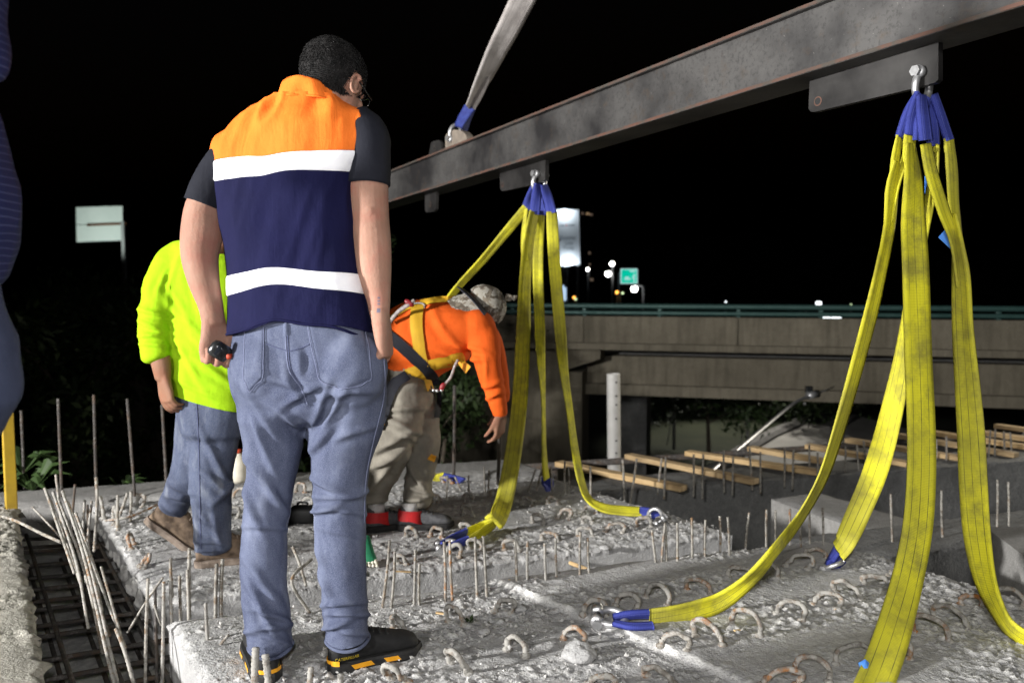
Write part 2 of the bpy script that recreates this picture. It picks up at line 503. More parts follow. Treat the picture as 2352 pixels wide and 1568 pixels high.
# ------------------------------------------------------------------ object helpers
def tag(o, label=None, cat=None, group=None, kind=None):
    if label: o['label'] = label
    if cat: o['category'] = cat
    if group: o['group'] = group
    if kind: o['kind'] = kind
    return o

def empty(name, loc, label, cat, group=None):
    o = bpy.data.objects.new(name, None)
    o.empty_display_size = 0.1
    COL.objects.link(o)
    o.location = loc
    return tag(o, label, cat, group)

def setparent(o, parent):
    if parent is None:
        return
    o.parent = parent
    # mesh data are in world coordinates: cancel the parents' placement
    m = Matrix.Identity(4)
    q = parent
    chain = []
    while q is not None:
        chain.append(q)
        q = q.parent
    for q in reversed(chain):
        m = m @ (q.matrix_parent_inverse @ Matrix.Translation(q.location) @ q.rotation_euler.to_matrix().to_4x4())
    o.matrix_parent_inverse = m.inverted()

def link_mesh(name, me, mat, parent=None, smooth=False):
    me.name = name
    if mat is not None:
        if isinstance(mat, str):
            mat = MATS[mat]
        me.materials.clear()
        me.materials.append(mat)
    if smooth:
        me.polygons.foreach_set('use_smooth', [True] * len(me.polygons))
    o = bpy.data.objects.new(name, me)
    COL.objects.link(o)
    setparent(o, parent)
    return o

class MB:
    """collects vertices and faces into one mesh"""
    def __init__(self):
        self.v, self.f, self.uv = [], [], None

    def add(self, V, F):
        n = len(self.v)
        self.v += [tuple(p) for p in V]
        self.f += [tuple(i + n for i in q) for q in F]
        return self

    def box(self, c, s, rot=None, bev=0.0):
        c = Vector(c)
        hx, hy, hz = s[0] / 2, s[1] / 2, s[2] / 2
        if bev:
            bm = bmesh.new()
            bmesh.ops.create_cube(bm, size=1.0)
            bmesh.ops.scale(bm, vec=(s[0], s[1], s[2]), verts=bm.verts)
            bmesh.ops.bevel(bm, geom=list(bm.edges), offset=bev, segments=2, affect='EDGES', profile=0.5)
            V = [v.co.copy() for v in bm.verts]
            bm.verts.index_update()
            F = [[v.index for v in f.verts] for f in bm.faces]
            bm.free()
        else:
            V = [Vector((x, y, z)) for x in (-hx, hx) for y in (-hy, hy) for z in (-hz, hz)]
            F = [(0, 1, 3, 2), (4, 6, 7, 5), (0, 4, 5, 1), (2, 3, 7, 6), (0, 2, 6, 4), (1, 5, 7, 3)]
        if rot is not None:
            V = [rot @ p for p in V]
        return self.add([p + c for p in V], F)

    def poly_prism(self, pts, ext):
        """closed polygon (3D points) extruded by a vector"""
        n = len(pts)
        ext = Vector(ext)
        V = [Vector(p) for p in pts] + [Vector(p) + ext for p in pts]
        F = [tuple(range(n))[::-1], tuple(range(n, 2 * n))]
        F += [(i, (i + 1) % n, n + (i + 1) % n, n + i) for i in range(n)]
        return self.add(V, F)

    def tube(self, pts, rad, n=8, cap=True, side=None):
        V, F = tube(pts, rad, n, side)
        return self.add(V, F)

    def mesh(self, name='m'):
        me = bpy.data.meshes.new(name)
        me.from_pydata(self.v, [], self.f)
        me.validate()
        me.update()
        return me

    def build(self, name, mat, parent=None, smooth=False, fix=True):
        me = self.mesh(name)
        if fix:
            bm = bmesh.new(); bm.from_mesh(me)
            bmesh.ops.recalc_face_normals(bm, faces=bm.faces)
            bm.to_mesh(me); bm.free()
        return link_mesh(name, me, mat, parent, smooth)

def catmull(A, n):
    """Catmull-Rom through rows of A, n samples per span"""
    A = np.asarray(A, float)
    m = len(A)
    if m < 3:
        t = np.linspace(0, 1, n + 1)[:, None]
        return A[0] * (1 - t) + A[-1] * t
    out = []
    for i in range(m - 1):
        p0 = A[i - 1] if i > 0 else 2 * A[0] - A[1]
        p1, p2 = A[i], A[i + 1]
        p3 = A[i + 2] if i + 2 < m else 2 * A[-1] - A[-2]
        for k in range(n):
            t = k / n
            out.append(0.5 * (2 * p1 + (p2 - p0) * t + (2 * p0 - 5 * p1 + 4 * p2 - p3) * t * t + (3 * p1 - p0 - 3 * p2 + p3) * t ** 3))
    out.append(A[-1])
    return np.array(out)

def tube(pts, rad, n=8, side=None, sup=2.0):
    """closed tube; rad: scalar, list of scalars or list of (a, b); a lies along `side`"""
    pts = [Vector(p) for p in pts]
    m = len(pts)
    if not hasattr(rad, '__len__'):
        rad = [rad] * m
    V, F = [], []
    s_prev = Vector(side) if side is not None else None
    for i, p in enumerate(pts):
        t = (pts[min(i + 1, m - 1)] - pts[max(i - 1, 0)]).normalized()
        if s_prev is None:
            s_prev = Vector((1, 0, 0)) if abs(t.x) < 0.8 else Vector((0, 1, 0))
        ref = Vector(side) if side is not None else s_prev
        s = ref - t * ref.dot(t)
        if s.length < 1e-4:
            s = s_prev - t * s_prev.dot(t)
        s.normalize()
        s_prev = s
        q = t.cross(s)
        r = rad[i]
        a, b = (r, r) if not hasattr(r, '__len__') else r
        for k in range(n):
            an = 2 * math.pi * k / n
            c, sn = math.cos(an), math.sin(an)
            if sup != 2.0:
                c = math.copysign(abs(c) ** (2 / sup), c)
                sn = math.copysign(abs(sn) ** (2 / sup), sn)
            V.append(p + s * (a * c) + q * (b * sn))
    for i in range(m - 1):
        for k in range(n):
            F.append((i * n + k, i * n + (k + 1) % n, (i + 1) * n + (k + 1) % n, (i + 1) * n + k))
    F.append(tuple(range(n))[::-1])
    F.append(tuple(range((m - 1) * n, m * n)))
    return V, F

def stube(rows, n=6, sides=20, side=(1, 0, 0), sup=2.0):
    """smooth tube through rows (x, y, z, a, b) with rounded ends"""
    A = catmull(rows, n)
    pts = [Vector(r[:3]) for r in A]
    rad = [(max(r[3], 0.002), max(r[4], 0.002)) for r in A]
    # round caps
    d0 = (pts[0] - pts[1]).normalized(); d1 = (pts[-1] - pts[-2]).normalized()
    m0 = min(rad[0]); m1 = min(rad[-1])
    pre, post = [], []
    for k in (0.35, 0.75, 0.97):
        h = math.sqrt(1 - k * k)
        pre.append((pts[0] + d0 * m0 * 0.6 * h, (rad[0][0] * k, rad[0][1] * k)))
        post.append((pts[-1] + d1 * m1 * 0.6 * h, (rad[-1][0] * k, rad[-1][1] * k)))
    allp = [p for p, _ in pre] + pts + [p for p, _ in post[::-1]]
    allr = [r for _, r in pre] + rad + [r for _, r in post[::-1]]
    return tube(allp, allr, sides, side, sup)

def ell(c, r, rot=None, n=16, m=10):
    V, F = [], []
    c = Vector(c)
    for i in range(m + 1):
        th = math.pi * i / m
        for k in range(n):
            ph = 2 * math.pi * k / n
            p = Vector((r[0] * math.sin(th) * math.cos(ph), r[1] * math.sin(th) * math.sin(ph), r[2] * math.cos(th)))
            if rot is not None:
                p = rot @ p
            V.append(c + p)
    for i in range(m):
        for k in range(n):
            F.append((i * n + k, (i + 1) * n + k, (i + 1) * n + (k + 1) % n, i * n + (k + 1) % n))
    return V, F

def remesh(shells, voxel, smooth=4, name='m'):
    """weld overlapping closed shells into one continuous skin"""
    mb = MB()
    for V, F in shells:
        mb.add(V, F)
    me = mb.mesh(name)
    bm = bmesh.new(); bm.from_mesh(me)
    bmesh.ops.remove_doubles(bm, verts=bm.verts, dist=1e-6)
    bmesh.ops.recalc_face_normals(bm, faces=bm.faces)
    bm.to_mesh(me); bm.free()
    o = bpy.data.objects.new('tmp', me)
    COL.objects.link(o)
    r = o.modifiers.new('r', 'REMESH')
    r.mode = 'VOXEL'; r.voxel_size = voxel; r.adaptivity = 0
    if smooth:
        s = o.modifiers.new('s', 'SMOOTH')
        s.factor = 0.5; s.iterations = smooth
    dg = bpy.context.evaluated_depsgraph_get()
    out = bpy.data.meshes.new_from_object(o.evaluated_get(dg))
    bpy.data.objects.remove(o)
    bpy.data.meshes.remove(me)
    return out

def co(me):
    a = np.empty(len(me.vertices) * 3)
    me.vertices.foreach_get('co', a)
    return a.reshape(-1, 3)

def nrm(me):
    a = np.empty(len(me.vertices) * 3)
    me.vertices.foreach_get('normal', a)
    return a.reshape(-1, 3)

def setco(me, a):
    me.vertices.foreach_set('co', np.ascontiguousarray(a).ravel())
    me.update()

def push(me, h):
    me.update()
    setco(me, co(me) + nrm(me) * np.asarray(h)[:, None])

def cut(me, pt, n):
    """remove everything on the side the normal points to, leaving an open rim"""
    bm = bmesh.new(); bm.from_mesh(me)
    bmesh.ops.bisect_plane(bm, geom=list(bm.verts) + list(bm.edges) + list(bm.faces), plane_co=Vector(pt), plane_no=Vector(n), clear_outer=True)
    bm.to_mesh(me); bm.free()
    me.update()

def solidify(me, t):
    """give an open sheet an even thickness towards its inner side"""
    bm = bmesh.new(); bm.from_mesh(me)
    bmesh.ops.recalc_face_normals(bm, faces=bm.faces)
    bm.normal_update()
    bm.verts.index_update()
    n = len(bm.verts)
    V = [v.co.copy() for v in bm.verts]
    V += [v.co - v.normal * t for v in bm.verts]
    F = [tuple(v.index for v in f.verts) for f in bm.faces]
    B = [(e.verts[0].index, e.verts[1].index) for e in bm.edges if len(e.link_faces) == 1]
    bm.free()
    F2 = F + [tuple(i + n for i in f[::-1]) for f in F] + [(a, b, b + n, a + n) for a, b in B]
    me.clear_geometry()
    me.from_pydata([tuple(v) for v in V], [], F2)
    me.update()

def bvh_of(me):
    return BVHTree.FromPolygons([v.co.copy() for v in me.vertices], [tuple(p.vertices) for p in me.polygons])

def cast(bvh, x, y):
    """where the sight line through a place in the picture meets a surface"""
    d = ray(x, y).normalized()
    loc, n, i, dist = bvh.ray_cast(_C, d)
    if loc is None:
        return None, None
    if n.dot(d) > 0:
        n = -n
    return loc, n

def ridged(p, s):
    v = vnoise(p, s)
    return 1 - np.abs(2 * v - 1)

def set_attr(me, name, vals):
    a = me.attributes.new(name, 'FLOAT', 'POINT')
    a.data.foreach_set('value', np.asarray(vals, dtype=np.float32))

# =================================================================== terrain and distant setting
def sheet(name, pts, z, mat, kind='structure'):
    mb = MB()
    mb.add([(p[0], p[1], z) for p in pts], [tuple(range(len(pts)))])
    o = mb.build(name, mat)
    if o.data.polygons[0].normal.z < 0:
        o.data.flip_normals()
    return tag(o, kind=kind)

GZ = -3.25
sheet('ground', [(-900, -300), (900, -300), (900, 1500), (-900, 1500)], GZ, 'terrain')

# wooded hillside on the left and behind the road
def hill(name, x0, x1, y0, y1, hgt, seed):
    nx, ny = 60, 40
    xs = np.linspace(x0, x1, nx); ys = np.linspace(y0, y1, ny)
    X, Y = np.meshgrid(xs, ys)
    u = (X - x0) / (x1 - x0); v = (Y - y0) / (y1 - y0)
    env = np.clip(np.sin(np.pi * np.clip(u, 0, 1)), 0, 1) ** 0.7 * np.clip(np.sin(np.pi * np.clip(v, 0, 1)), 0, 1) ** 0.7
    p = np.stack([X.ravel() * 0.05, Y.ravel() * 0.05, np.zeros(X.size)], 1)
    Z = GZ - 0.1 + env * hgt * (0.6 + 0.8 * fbm(p, seed, 4).reshape(X.shape))
    V = np.stack([X.ravel(), Y.ravel(), Z.ravel()], 1)
    F = [(j * nx + i, j * nx + i + 1, (j + 1) * nx + i + 1, (j + 1) * nx + i) for j in range(ny - 1) for i in range(nx - 1)]
    mb = MB(); mb.add(V, F)
    return tag(mb.build(name, 'terrain', smooth=True), kind='structure')
hill('hillside', -150, -6, 28, 78, 5, 3)
hill('far_hills', -60, 260, 220, 460, 20, 9)

# ramp road seen below the overpass
lpx = [(1620, 1095), (1700, 1040), (1770, 1000), (1850, 965), (1905, 948), (1935, 940)]
rpx = [(2700, 1095), (2330, 1040), (2140, 1000), (2010, 965), (1950, 948), (1945, 940)]
RZ = GZ + 0.02
L = [G(x, y, RZ) for x, y in lpx]; R = [G(x, y, RZ) for x, y in rpx]
mb = MB()
n = len(L)
mb.add(L + R, [(i, n + i, n + i + 1, i + 1) for i in range(n - 1)])
tag(mb.build('road', 'slope_paving'), kind='structure')
mb = MB()
mb.tube([p + Vector((0, 0, 0.06)) for p in L], [(0.22, 0.10)] * n, 6, side=(1, 0, 0))
tag(mb.build('kerb', 'side_concrete'), kind='structure')

# =================================================================== the overpass in the background
BO = Vector((0, 15.4, 0))
BE = Vector((3.807, -1, 0)).normalized()
BN = Vector((BE.y, -BE.x, 0))            # towards the camera
if BN.y > 0: BN = -BN
BM = Matrix((BE, -BN, Vector((0, 0, 1)))).transposed()

def bpt(s, d, z):
    """s along the bridge, d behind its front face"""
    return BO + BE * s - BN * d + Vector((0, 0, z))

def bbox(mb, s0, s1, d0, d1, z0, z1, bev=0.0):
    c = bpt((s0 + s1) / 2, (d0 + d1) / 2, (z0 + z1) / 2)
    mb.box(c, (s1 - s0, d1 - d0, z1 - z0), BM, bev)
    return mb

bridge = empty('concrete_overpass', bpt(0, 0, GZ), 'long stained concrete overpass with green pipe railing across the background', 'bridge')
bbox(MB(), -26, 16, -0.10, 6.0, -0.10, 0.015).build('deck_slab', 'bridge_concrete', bridge)
bbox(MB(), 1.28, 16, 0.85, 1.45, -1.02, -0.29).build('girder', 'bridge_concrete', bridge)
bbox(MB(), 1.28, 16, 1.25, 1.40, -0.288, -0.10).build('shade_toned_haunch', 'girder_concrete', bridge)  # darker concrete here paints in the shade of the recess under the slab edge
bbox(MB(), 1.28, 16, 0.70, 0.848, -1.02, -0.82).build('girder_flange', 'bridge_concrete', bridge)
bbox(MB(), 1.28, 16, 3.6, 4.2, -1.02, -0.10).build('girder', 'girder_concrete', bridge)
PW = 2.72
k0 = -9
panel_me = None
for k in range(k0, 6):
    s = 1.35 + k * PW
    mb = MB(); bbox(mb, s + 0.004, s + PW - 0.004, 0.0, 0.22, 0.017, 0.50, 0.008)
    mb.build('parapet_panel', 'bridge_concrete', bridge)
    for ds in (0, PW / 2):
        mb = MB(); bbox(mb, s + ds - 0.035, s + ds + 0.035, 0.06, 0.16, 0.50, 0.70, 0.01)
        mb.build('rail_post', 'rail_green', bridge)
for z, r in ((0.685, 0.048), (0.565, 0.040)):
    mb = MB(); mb.tube([bpt(s, 0.045, z) for s in np.linspace(-24, 16, 30)], r, 12)
    mb.build('railing_pipe', 'rail_green', bridge, True)
# abutment wall, pier column with corbel, dark back wall
bbox(MB(), -14, 0.90, 0.34, 1.2, GZ, -0.102).build('abutment_wall', 'bridge_concrete', bridge)
bbox(MB(), -14, 0.90, 0.30, 0.338, -1.55, -1.48).build('wall_ledge', 'bridge_concrete', bridge)
mb = MB()
q = [bpt(0.90, 0.25, -0.55), bpt(1.62, 0.25, -0.30), bpt(1.62, 0.25, -0.102), bpt(0.90, 0.25, -0.102)]
mb.poly_prism(q, -BN * 0.6).build('corbel', 'bridge_concrete', bridge)
bbox(MB(), 0.905, 1.275, 0.30, 1.1, GZ, -0.56).build('pier_column', 'bridge_concrete', bridge)
bbox(MB(), 1.5, 2.3, 2.2, 3.2, GZ, -1.03).build('pier_column', 'girder_concrete', bridge)

# perforated white pipe standing behind the girders
pipe = empty('drain_pipe', P(1410, 1085, 8.2), 'white perforated plastic pipe standing upright before the overpass', 'pipe')
PY = 8.2
top, bot = P(1409, 858, PY), P(1411, 1120, PY)
r = 15.5 * mpx(PY)
mb = MB()
V, F = tube([bot, bot.lerp(top, 0.5), top], r, 24)
mb.add(V, F[:-2])
V, F = tube([top, bot.lerp(top, 0.5), bot], r * 0.9, 24)
mb.add(V, F[:-2])
V2 = []
for k in range(24):
    a = 2 * math.pi * k / 24
    V2.append(top + Vector((math.cos(a) * r, math.sin(a) * r, 0)))
for k in range(24):
    a = 2 * math.pi * k / 24
    V2.append(top + Vector((math.cos(a) * r * 0.9, math.sin(a) * r * 0.9, 0)))
mb.add(V2, [(k, (k + 1) % 24, 24 + (k + 1) % 24, 24 + k) for k in range(24)])
mb.build('pipe_wall', 'pvc_white', pipe, True)
for y in (876, 907, 927, 959, 1009, 1037):
    for sx in (2,):
        c = P(1409 + sx, y, PY) + Vector((0.01, -r * 0.985, 0))
        mb = MB(); mb.tube([c + Vector((0, -0.004, 0)), c + Vector((0, 0.006, 0))], 0.009, 10)
        mb.build('hole', 'rubber', pipe)

# slender posts beyond the overpass
for i, (x, y0, y1, lab) in enumerate(((1548, 915, 1012, 'thin grey post seen under the overpass girder, left of two'), (1717, 925, 1010, 'thin grey post seen under the overpass girder, right of two'))):
    t = empty('fence_post', P(x, y1, 21), lab, 'post', 'posts beyond the overpass')
    mb = MB(); mb.tube([P(x, y1 + 20, 21), P(x, y0 - 40, 21)], 0.045, 8); mb.build('pole', 'galv_dull', t, True)
    mb = MB(); mb.tube([P(x - 16, y1 + 10, 21.2), P(x - 2, y0 + 28, 21.2)], 0.014, 6); mb.build('brace', 'galv_dull', t, True)

# leaning galvanised pole with clamp and lamp tip below the overpass
lp = empty('leaning_pole', P(1640, 1075, 9.0), 'thin galvanised pole leaning diagonally below the overpass with clamp near its tip', 'pole')
a, b_, c_, d_ = P(1590, 1118, 8.8), P(1805, 940, 10.4), P(1838, 918, 10.7), P(1868, 908, 10.9)
mb = MB(); mb.tube(catmull([a, a.lerp(b_, 0.5), b_, c_, d_], 6), 0.020, 10); mb.build('pole', 'galv_steel', lp, True)
mb = MB(); mb.tube([P(1872, 906, 10.9), P(1916, 888, 11.2)], [0.012, 0.008], 8); mb.build('tip_rod', 'galv_steel', lp, True)
mb = MB(); mb.tube([P(1856, 909, 10.85), P(1878, 904, 10.95)], 0.05, 12); mb.build('clamp', 'galv_steel', lp, True)
mb = MB(); mb.box(P(1858, 894, 10.95), (0.09, 0.07, 0.09), None, 0.01); mb.build('bracket', 'black_plastic', lp)
mb = MB(); mb.add(*ell(P(1848, 927, 10.8), (0.022, 0.022, 0.022))); mb.build('bolt', 'galv_steel', lp, True)

# =================================================================== distant lights and signs
def bulb(x, y, Y, rpx, mat, name, label, cat, pole=True, arm=None):
    c = P(x, y, Y)
    r = rpx * mpx(Y)
    t = empty(name, (c.x, c.y, GZ), label, cat, 'distant lights')
    mb = MB(); mb.add(*ell(c, (r, r, r * 0.92), n=20, m=12)); mb.build('bulb', mat, t, True)
    mb = MB(); mb.tube([c + Vector((0, r * 0.2, r * 0.80)), c + Vector((0, r * 0.2, r * 1.15))], [r * 0.8, r * 0.4], 12); mb.build('lamp_cap', 'building_dark', t, True)
    if pole:
        off = Vector(((arm or 0) * mpx(Y), 0.3, 0))
        mb = MB(); mb.tube([Vector((c.x, c.y + 0.3, c.z + r)) , Vector((c.x, c.y + 0.3, c.z + r)) + off * 0.9, Vector((c.x, c.y + 0.3, c.z - 0.3)) + off, Vector((c.x, c.y + 0.3, GZ)) + off], 2.6 * mpx(Y), 8)
        mb.build('pole', 'sign_post', t, True)
    return t
bulb(1405.7, 605.6, 95, 5.5, 'lamp_white', 'street_lamp', 'bright white street lamp, highest of the three big lamps right of the billboard', 'street lamp', True, 3)
bulb(1397, 629, 90, 6.8, 'lamp_white', 'street_lamp', 'bright white street lamp just left of the green road sign', 'street lamp', True, 12)
bulb(1457, 663.5, 60, 7.6, 'lamp_white', 'street_lamp', 'biggest white lamp, glaring just below the green road sign', 'street lamp', True, 24)
bulb(1350, 618.5, 120, 3.6, 'lamp_white', 'street_lamp', 'small warm white lamp between billboard foot and street lamps', 'street lamp', True, 2)
bulb(1417, 671, 70, 3.6, 'lamp_orange', 'signal_lamp', 'small orange lamp below the green road sign', 'lamp', True, 3)
bulb(1430, 673, 70, 2.8, 'lamp_green', 'signal_lamp', 'small greenish lamp right of the orange lamp under the road sign', 'lamp', True, -3)
bulb(1318.7, 683, 80, 3.2, 'lamp_orange', 'signal_lamp', 'small orange lamp under the tall billboard', 'lamp', True, 3)
bulb(1322.5, 687, 79, 2.5, 'lamp_green', 'signal_lamp', 'tiny greenish lamp touching the orange one under the billboard', 'lamp', True, 3)
bulb(1225, 706, 16.5, 1.8, 'lamp_blue', 'marker_lamp', 'tiny blue lamp behind the overpass railing near the far slings', 'lamp', False)
bulb(1667, 693, 70, 2.0, 'lamp_cool', 'marker_lamp', 'tiny pale lamp above the railing, middle right', 'lamp', True, 4)
bulb(2132, 667, 70, 2.0, 'lamp_cool', 'marker_lamp', 'tiny pale lamp between the two hanging slings on the right', 'lamp', True, 6)
bulb(1955, 699, 70, 1.6, 'lamp_green', 'marker_lamp', 'tiny green lamp above the railing right of the vehicle lights', 'lamp', True, 6)

# billboard with its own floodlights above and below
BY = 110.0
bb = empty('billboard', (P(1302, 610, BY).x, BY, GZ), 'tall pale lit billboard on posts behind the far slings', 'billboard')
c00, c10, c11, c01 = P(1283, 612, BY), P(1333, 607, BY), P(1329.5, 482, BY), P(1266, 481, BY)
mb = MB(); mb.poly_prism([c00, c10, c11, c01], (0, 0.5, 0)); mb.build('panel', 'sign_board', bb)
mb = MB()
mb.poly_prism([P(1268, 487, BY - .05), P(1272, 487, BY - .05), P(1275, 520, BY - .05), P(1271, 520, BY - .05)], (0, 0.03, 0)); mb.build('red_edge', 'sign_red', bb)
for x in (1296, 1303, 1327):
    mb = MB(); mb.tube([P(x, 606, BY + .4), Vector((P(x, 606, BY).x, BY + .4, GZ))], 0.16, 8); mb.build('post', 'sign_post', bb, True)
mb = MB(); mb.box(P(1308, 613, BY - .7), (50 * mpx(BY), 1.4, 0.12)); mb.build('catwalk', 'sign_post', bb)

def text_mesh(body, size, extr=0.0):
    cu = bpy.data.curves.new('t', 'FONT')
    cu.body = body; cu.size = size; cu.align_x = 'CENTER'; cu.extrude = extr
    cu.resolution_u = 3
    o = bpy.data.objects.new('t', cu); COL.objects.link(o)
    dg = bpy.context.evaluated_depsgraph_get()
    me = bpy.data.meshes.new_from_object(o.evaluated_get(dg))
    bpy.data.objects.remove(o); bpy.data.curves.remove(cu)
    return me

def text_at(body, size_px, x, y, Y, mat, parent, name='lettering', squeeze=1.0):
    me = text_mesh(body, size_px * mpx(Y), 0.01)
    c = P(x, y, Y)
    a = co(me)
    setco(me, np.stack([c.x + a[:, 0] * squeeze, c.y - a[:, 2], c.z + a[:, 1]], 1))
    return link_mesh(name, me, mat, parent)
text_at('Superhe', 11, 1304, 550, BY - .03, 'sign_print', bb, 'lettering', 0.95)
text_at('Low', 11, 1307, 562, BY - .03, 'sign_print', bb)
text_at('Twist', 11, 1306, 574, BY - .03, 'sign_print', bb)
mb = MB()
mb.poly_prism([P(1286, 519, BY - .03), P(1298, 518.6, BY - .03), P(1298, 516.5, BY - .03), P(1286, 517, BY - .03)], (0, .02, 0)).poly_prism([P(1304, 518.6, BY - .03), P(1320, 518, BY - .03), P(1320, 516, BY - .03), P(1304, 516.5, BY - .03)], (0, .02, 0)).build('headline_bar', 'sign_print', bb)
mb = MB(); mb.poly_prism([P(1300, 519.5, BY - .03), P(1302, 519.5, BY - .03), P(1302, 515, BY - .03), P(1300, 515, BY - .03)], (0, .02, 0)).build('headline_mark', 'sign_red', bb)
for nm, x, y in (('top_floodlight', 1297, 486), ('bottom_floodlight', 1306, 606)):
    c = P(x, y, BY - .85)
    mb = MB(); mb.box(c + Vector((0, 0, 0.42 if y < 500 else -0.5)), (0.4, 0.3, 0.15), None, 0.03); mb.build('floodlight', 'building_dark', bb)
    l = lamp(nm, 'POINT', c + Vector((0, 0, 0.2 if y < 500 else -0.1)), c + Vector((0, 1, 0)), 330, (0.86, 0.95, 1.0), 0.12)
    setparent(l, bb)
# bush silhouetted before the billboard's left edge
# apartment block behind it, with few lit windows
ab = empty('apartment_block', (P(1350, 600, 160).x, 165, GZ), 'dark apartment block right of the billboard with a few lit windows', 'building')
wl, wr = P(1331, 470, 160), P(1378, 470, 160)
mb = MB(); mb.box(((wl.x + wr.x) / 2, 166, (GZ + wl.z) / 2), (wr.x - wl.x, 10, wl.z - GZ), None, 0.1); mb.build('wall', 'building_dark', ab)
for k, (x, y, w, h, mt) in enumerate(((1338, 490, 5, 4.5, 'window_dim'), (1350, 491, 7, 4.5, 'window_lit'), (1358, 493, 6, 4, 'window_dim'), (1354, 581, 4.5, 5.5, 'window_dim'), (1354.5, 607, 4, 4, 'window_dim'), (1359, 642, 7, 6, 'window_dim'))):
    s = mpx(160.9)
    c = P(x, y, 160.9)
    mb = MB(); mb.box(c, (w * s, 0.12, h * s)); w_ = mb.build('window', mt, ab)
    mb = MB(); mb.box(c + Vector((0, -0.08, 0)), (0.06 * w * s + .05, 0.05, h * s)); mb.build('mullion', 'building_dark', w_)
for fl in range(12):
    z = wl.z - 1.2 - fl * 2.9
    if z < GZ: break
    mb = MB(); mb.box(((wl.x + wr.x) / 2, 160.85, z), (wr.x - wl.x + .6, 0.5, 0.18)); mb.build('floor_band', 'building_dark', ab)

# green road sign on two posts
gs = empty('road_sign', (P(1445, 651, 75).x, 75, GZ), 'green road sign with white border and arrow above the overpass rail', 'sign')
SY = 75
def rect(x0, y0, x1, y1, Y, d, name, mat, parent):
    mb = MB(); mb.poly_prism([P(x0, y1, Y), P(x1, y1, Y), P(x1, y0, Y), P(x0, y0, Y)], (0, d, 0)); return mb.build(name, mat, parent)
rect(1425.5, 617, 1464.5, 651.5, SY, 0.12, 'border', 'sign_green_white', gs)
rect(1427.5, 619, 1462.5, 649.5, SY - .04, 0.03, 'panel', 'sign_green', gs)
for args in ((1436, 635.5, 1445, 638.5), (1434, 639.5, 1449, 642.5), (1446, 621, 1460, 624)):
    rect(*args, SY - .08, 0.03, 'legend_bar', 'sign_green_white', gs)
mb = MB()
ar = [(1455.5, 648), (1458, 648), (1458, 633), (1459.5, 633), (1456.8, 628), (1454, 633), (1455.5, 633), (1455.5, 638), (1452, 634), (1451, 635.5), (1455.5, 641)]
mb.poly_prism([P(x, y, SY - .08) for x, y in ar], (0, .03, 0)).build('arrow', 'sign_green_white', gs)
for x in (1421, 1480):
    mb = MB(); mb.tube([P(x, 625 if x < 1430 else 655, SY + .3), Vector((P(x, 650, SY).x, SY + .3, GZ))], 0.09, 8); mb.build('post', 'sign_post', gs, True)
mb = MB(); mb.tube([P(1421, 630, SY + .3), P(1430, 630, SY + .3)], .06, 8).build('bracket', 'sign_post', gs, True)

# small lit kiosk sign at the foot of the billboard
ks = empty('kiosk_sign', (P(1296, 690, 85).x, 85, GZ), 'small white lit sign box below the tall billboard', 'sign')
rect(1291, 660, 1301, 690, 85, .4, 'panel', 'sign_light', ks)
rect(1290, 655, 1296, 662, 84.9, .3, 'panel_top', 'sign_light', ks)
mb = MB(); mb.tube([P(1296, 690, 85.2), Vector((P(1296, 690, 85.2).x, 85.2, GZ))], .1, 8).build('post', 'sign_post', ks, True)

# vehicle with headlights on the far road
vy = 58.0
cz = P(1905, 745, vy).z
veh = empty('car', (P(1905, 745, vy).x, vy, cz), 'dark vehicle on the far road with bluish headlights behind the railing', 'car')
cx_ = P(1905, 745, vy).x
mb = MB(); mb.box((cx_, vy + 2, cz + .5), (1.9, 4.2, .6), None, .15); mb.build('body', 'car_dark', veh, True)
mb = MB(); mb.box((cx_, vy + 2.4, cz + 1.0), (1.6, 2.2, .55), None, .2); mb.build('cabin', 'glass_dark', veh, True)
for sx in (-.7, -.2, .35, .72):
    mb = MB(); mb.add(*ell((cx_ + sx * .8, vy - .1, cz + .52), (.2, .08, .12))); mb.build('headlight', 'lamp_cool', veh, True)
for sx in (-.8, .8):
    mb = MB(); mb.tube([(cx_ + sx - .1, vy + .8, cz + .3), (cx_ + sx + .1, vy + .8, cz + .3)], .32, 16); mb.build('wheel', 'rubber', veh, True)
mb = MB(); mb.box((cx_ - .05, vy + 2, cz + 1.42), (.35, .3, .3), None, .06); mb.build('roof_light', 'lamp_cool', veh)
mb = MB(); mb.box((cx_, vy + 2, GZ / 2 + cz / 2), (60, 6, cz - GZ - .02)); tag(mb.build('road_embankment', 'terrain'), kind='structure')

# sign board far left, seen from the back, with cross rail and post
LY = 85.0
ls = empty('sign_panel', (P(285, 560, LY).x, LY, GZ), 'pale floodlit sign panel seen from behind, far left above the trees', 'sign')
q = [P(176, 556, LY), P(282, 552, LY), P(281, 473, LY), P(174.5, 476, LY)]
midl, midr = P(175, 516.5, LY), P(282, 514.5, LY)
mb = MB(); mb.poly_prism([P(175, 515.5, LY), P(281.5, 513.5, LY), q[2], q[3]], (0, .15, 0)); mb.build('panel', 'sign_back', ls)
mb = MB(); mb.poly_prism([q[0], q[1], P(281.5, 515, LY), P(175, 517, LY)], (0, .15, 0)); mb.build('panel', 'sign_back', ls)
mb = MB(); mb.tube([P(200, 517, LY - .3), P(290, 513.5, LY - .3)], .12, 8); mb.build('cross_rail', 'rust_pin', ls, True)
mb = MB(); mb.box((P(288, 560, LY).x, LY - .4, (P(288, 509, LY).z + GZ) / 2), (.34, .34, P(288, 509, LY).z - GZ), None, .03); mb.build('post', 'galv_dull', ls)
l = lamp('panel_floodlight', 'SPOT', P(160, 560, LY - 9), P(228, 512, LY), 3000, (0.86, 1.0, 0.93), .2, 60, .5)
setparent(l, ls)

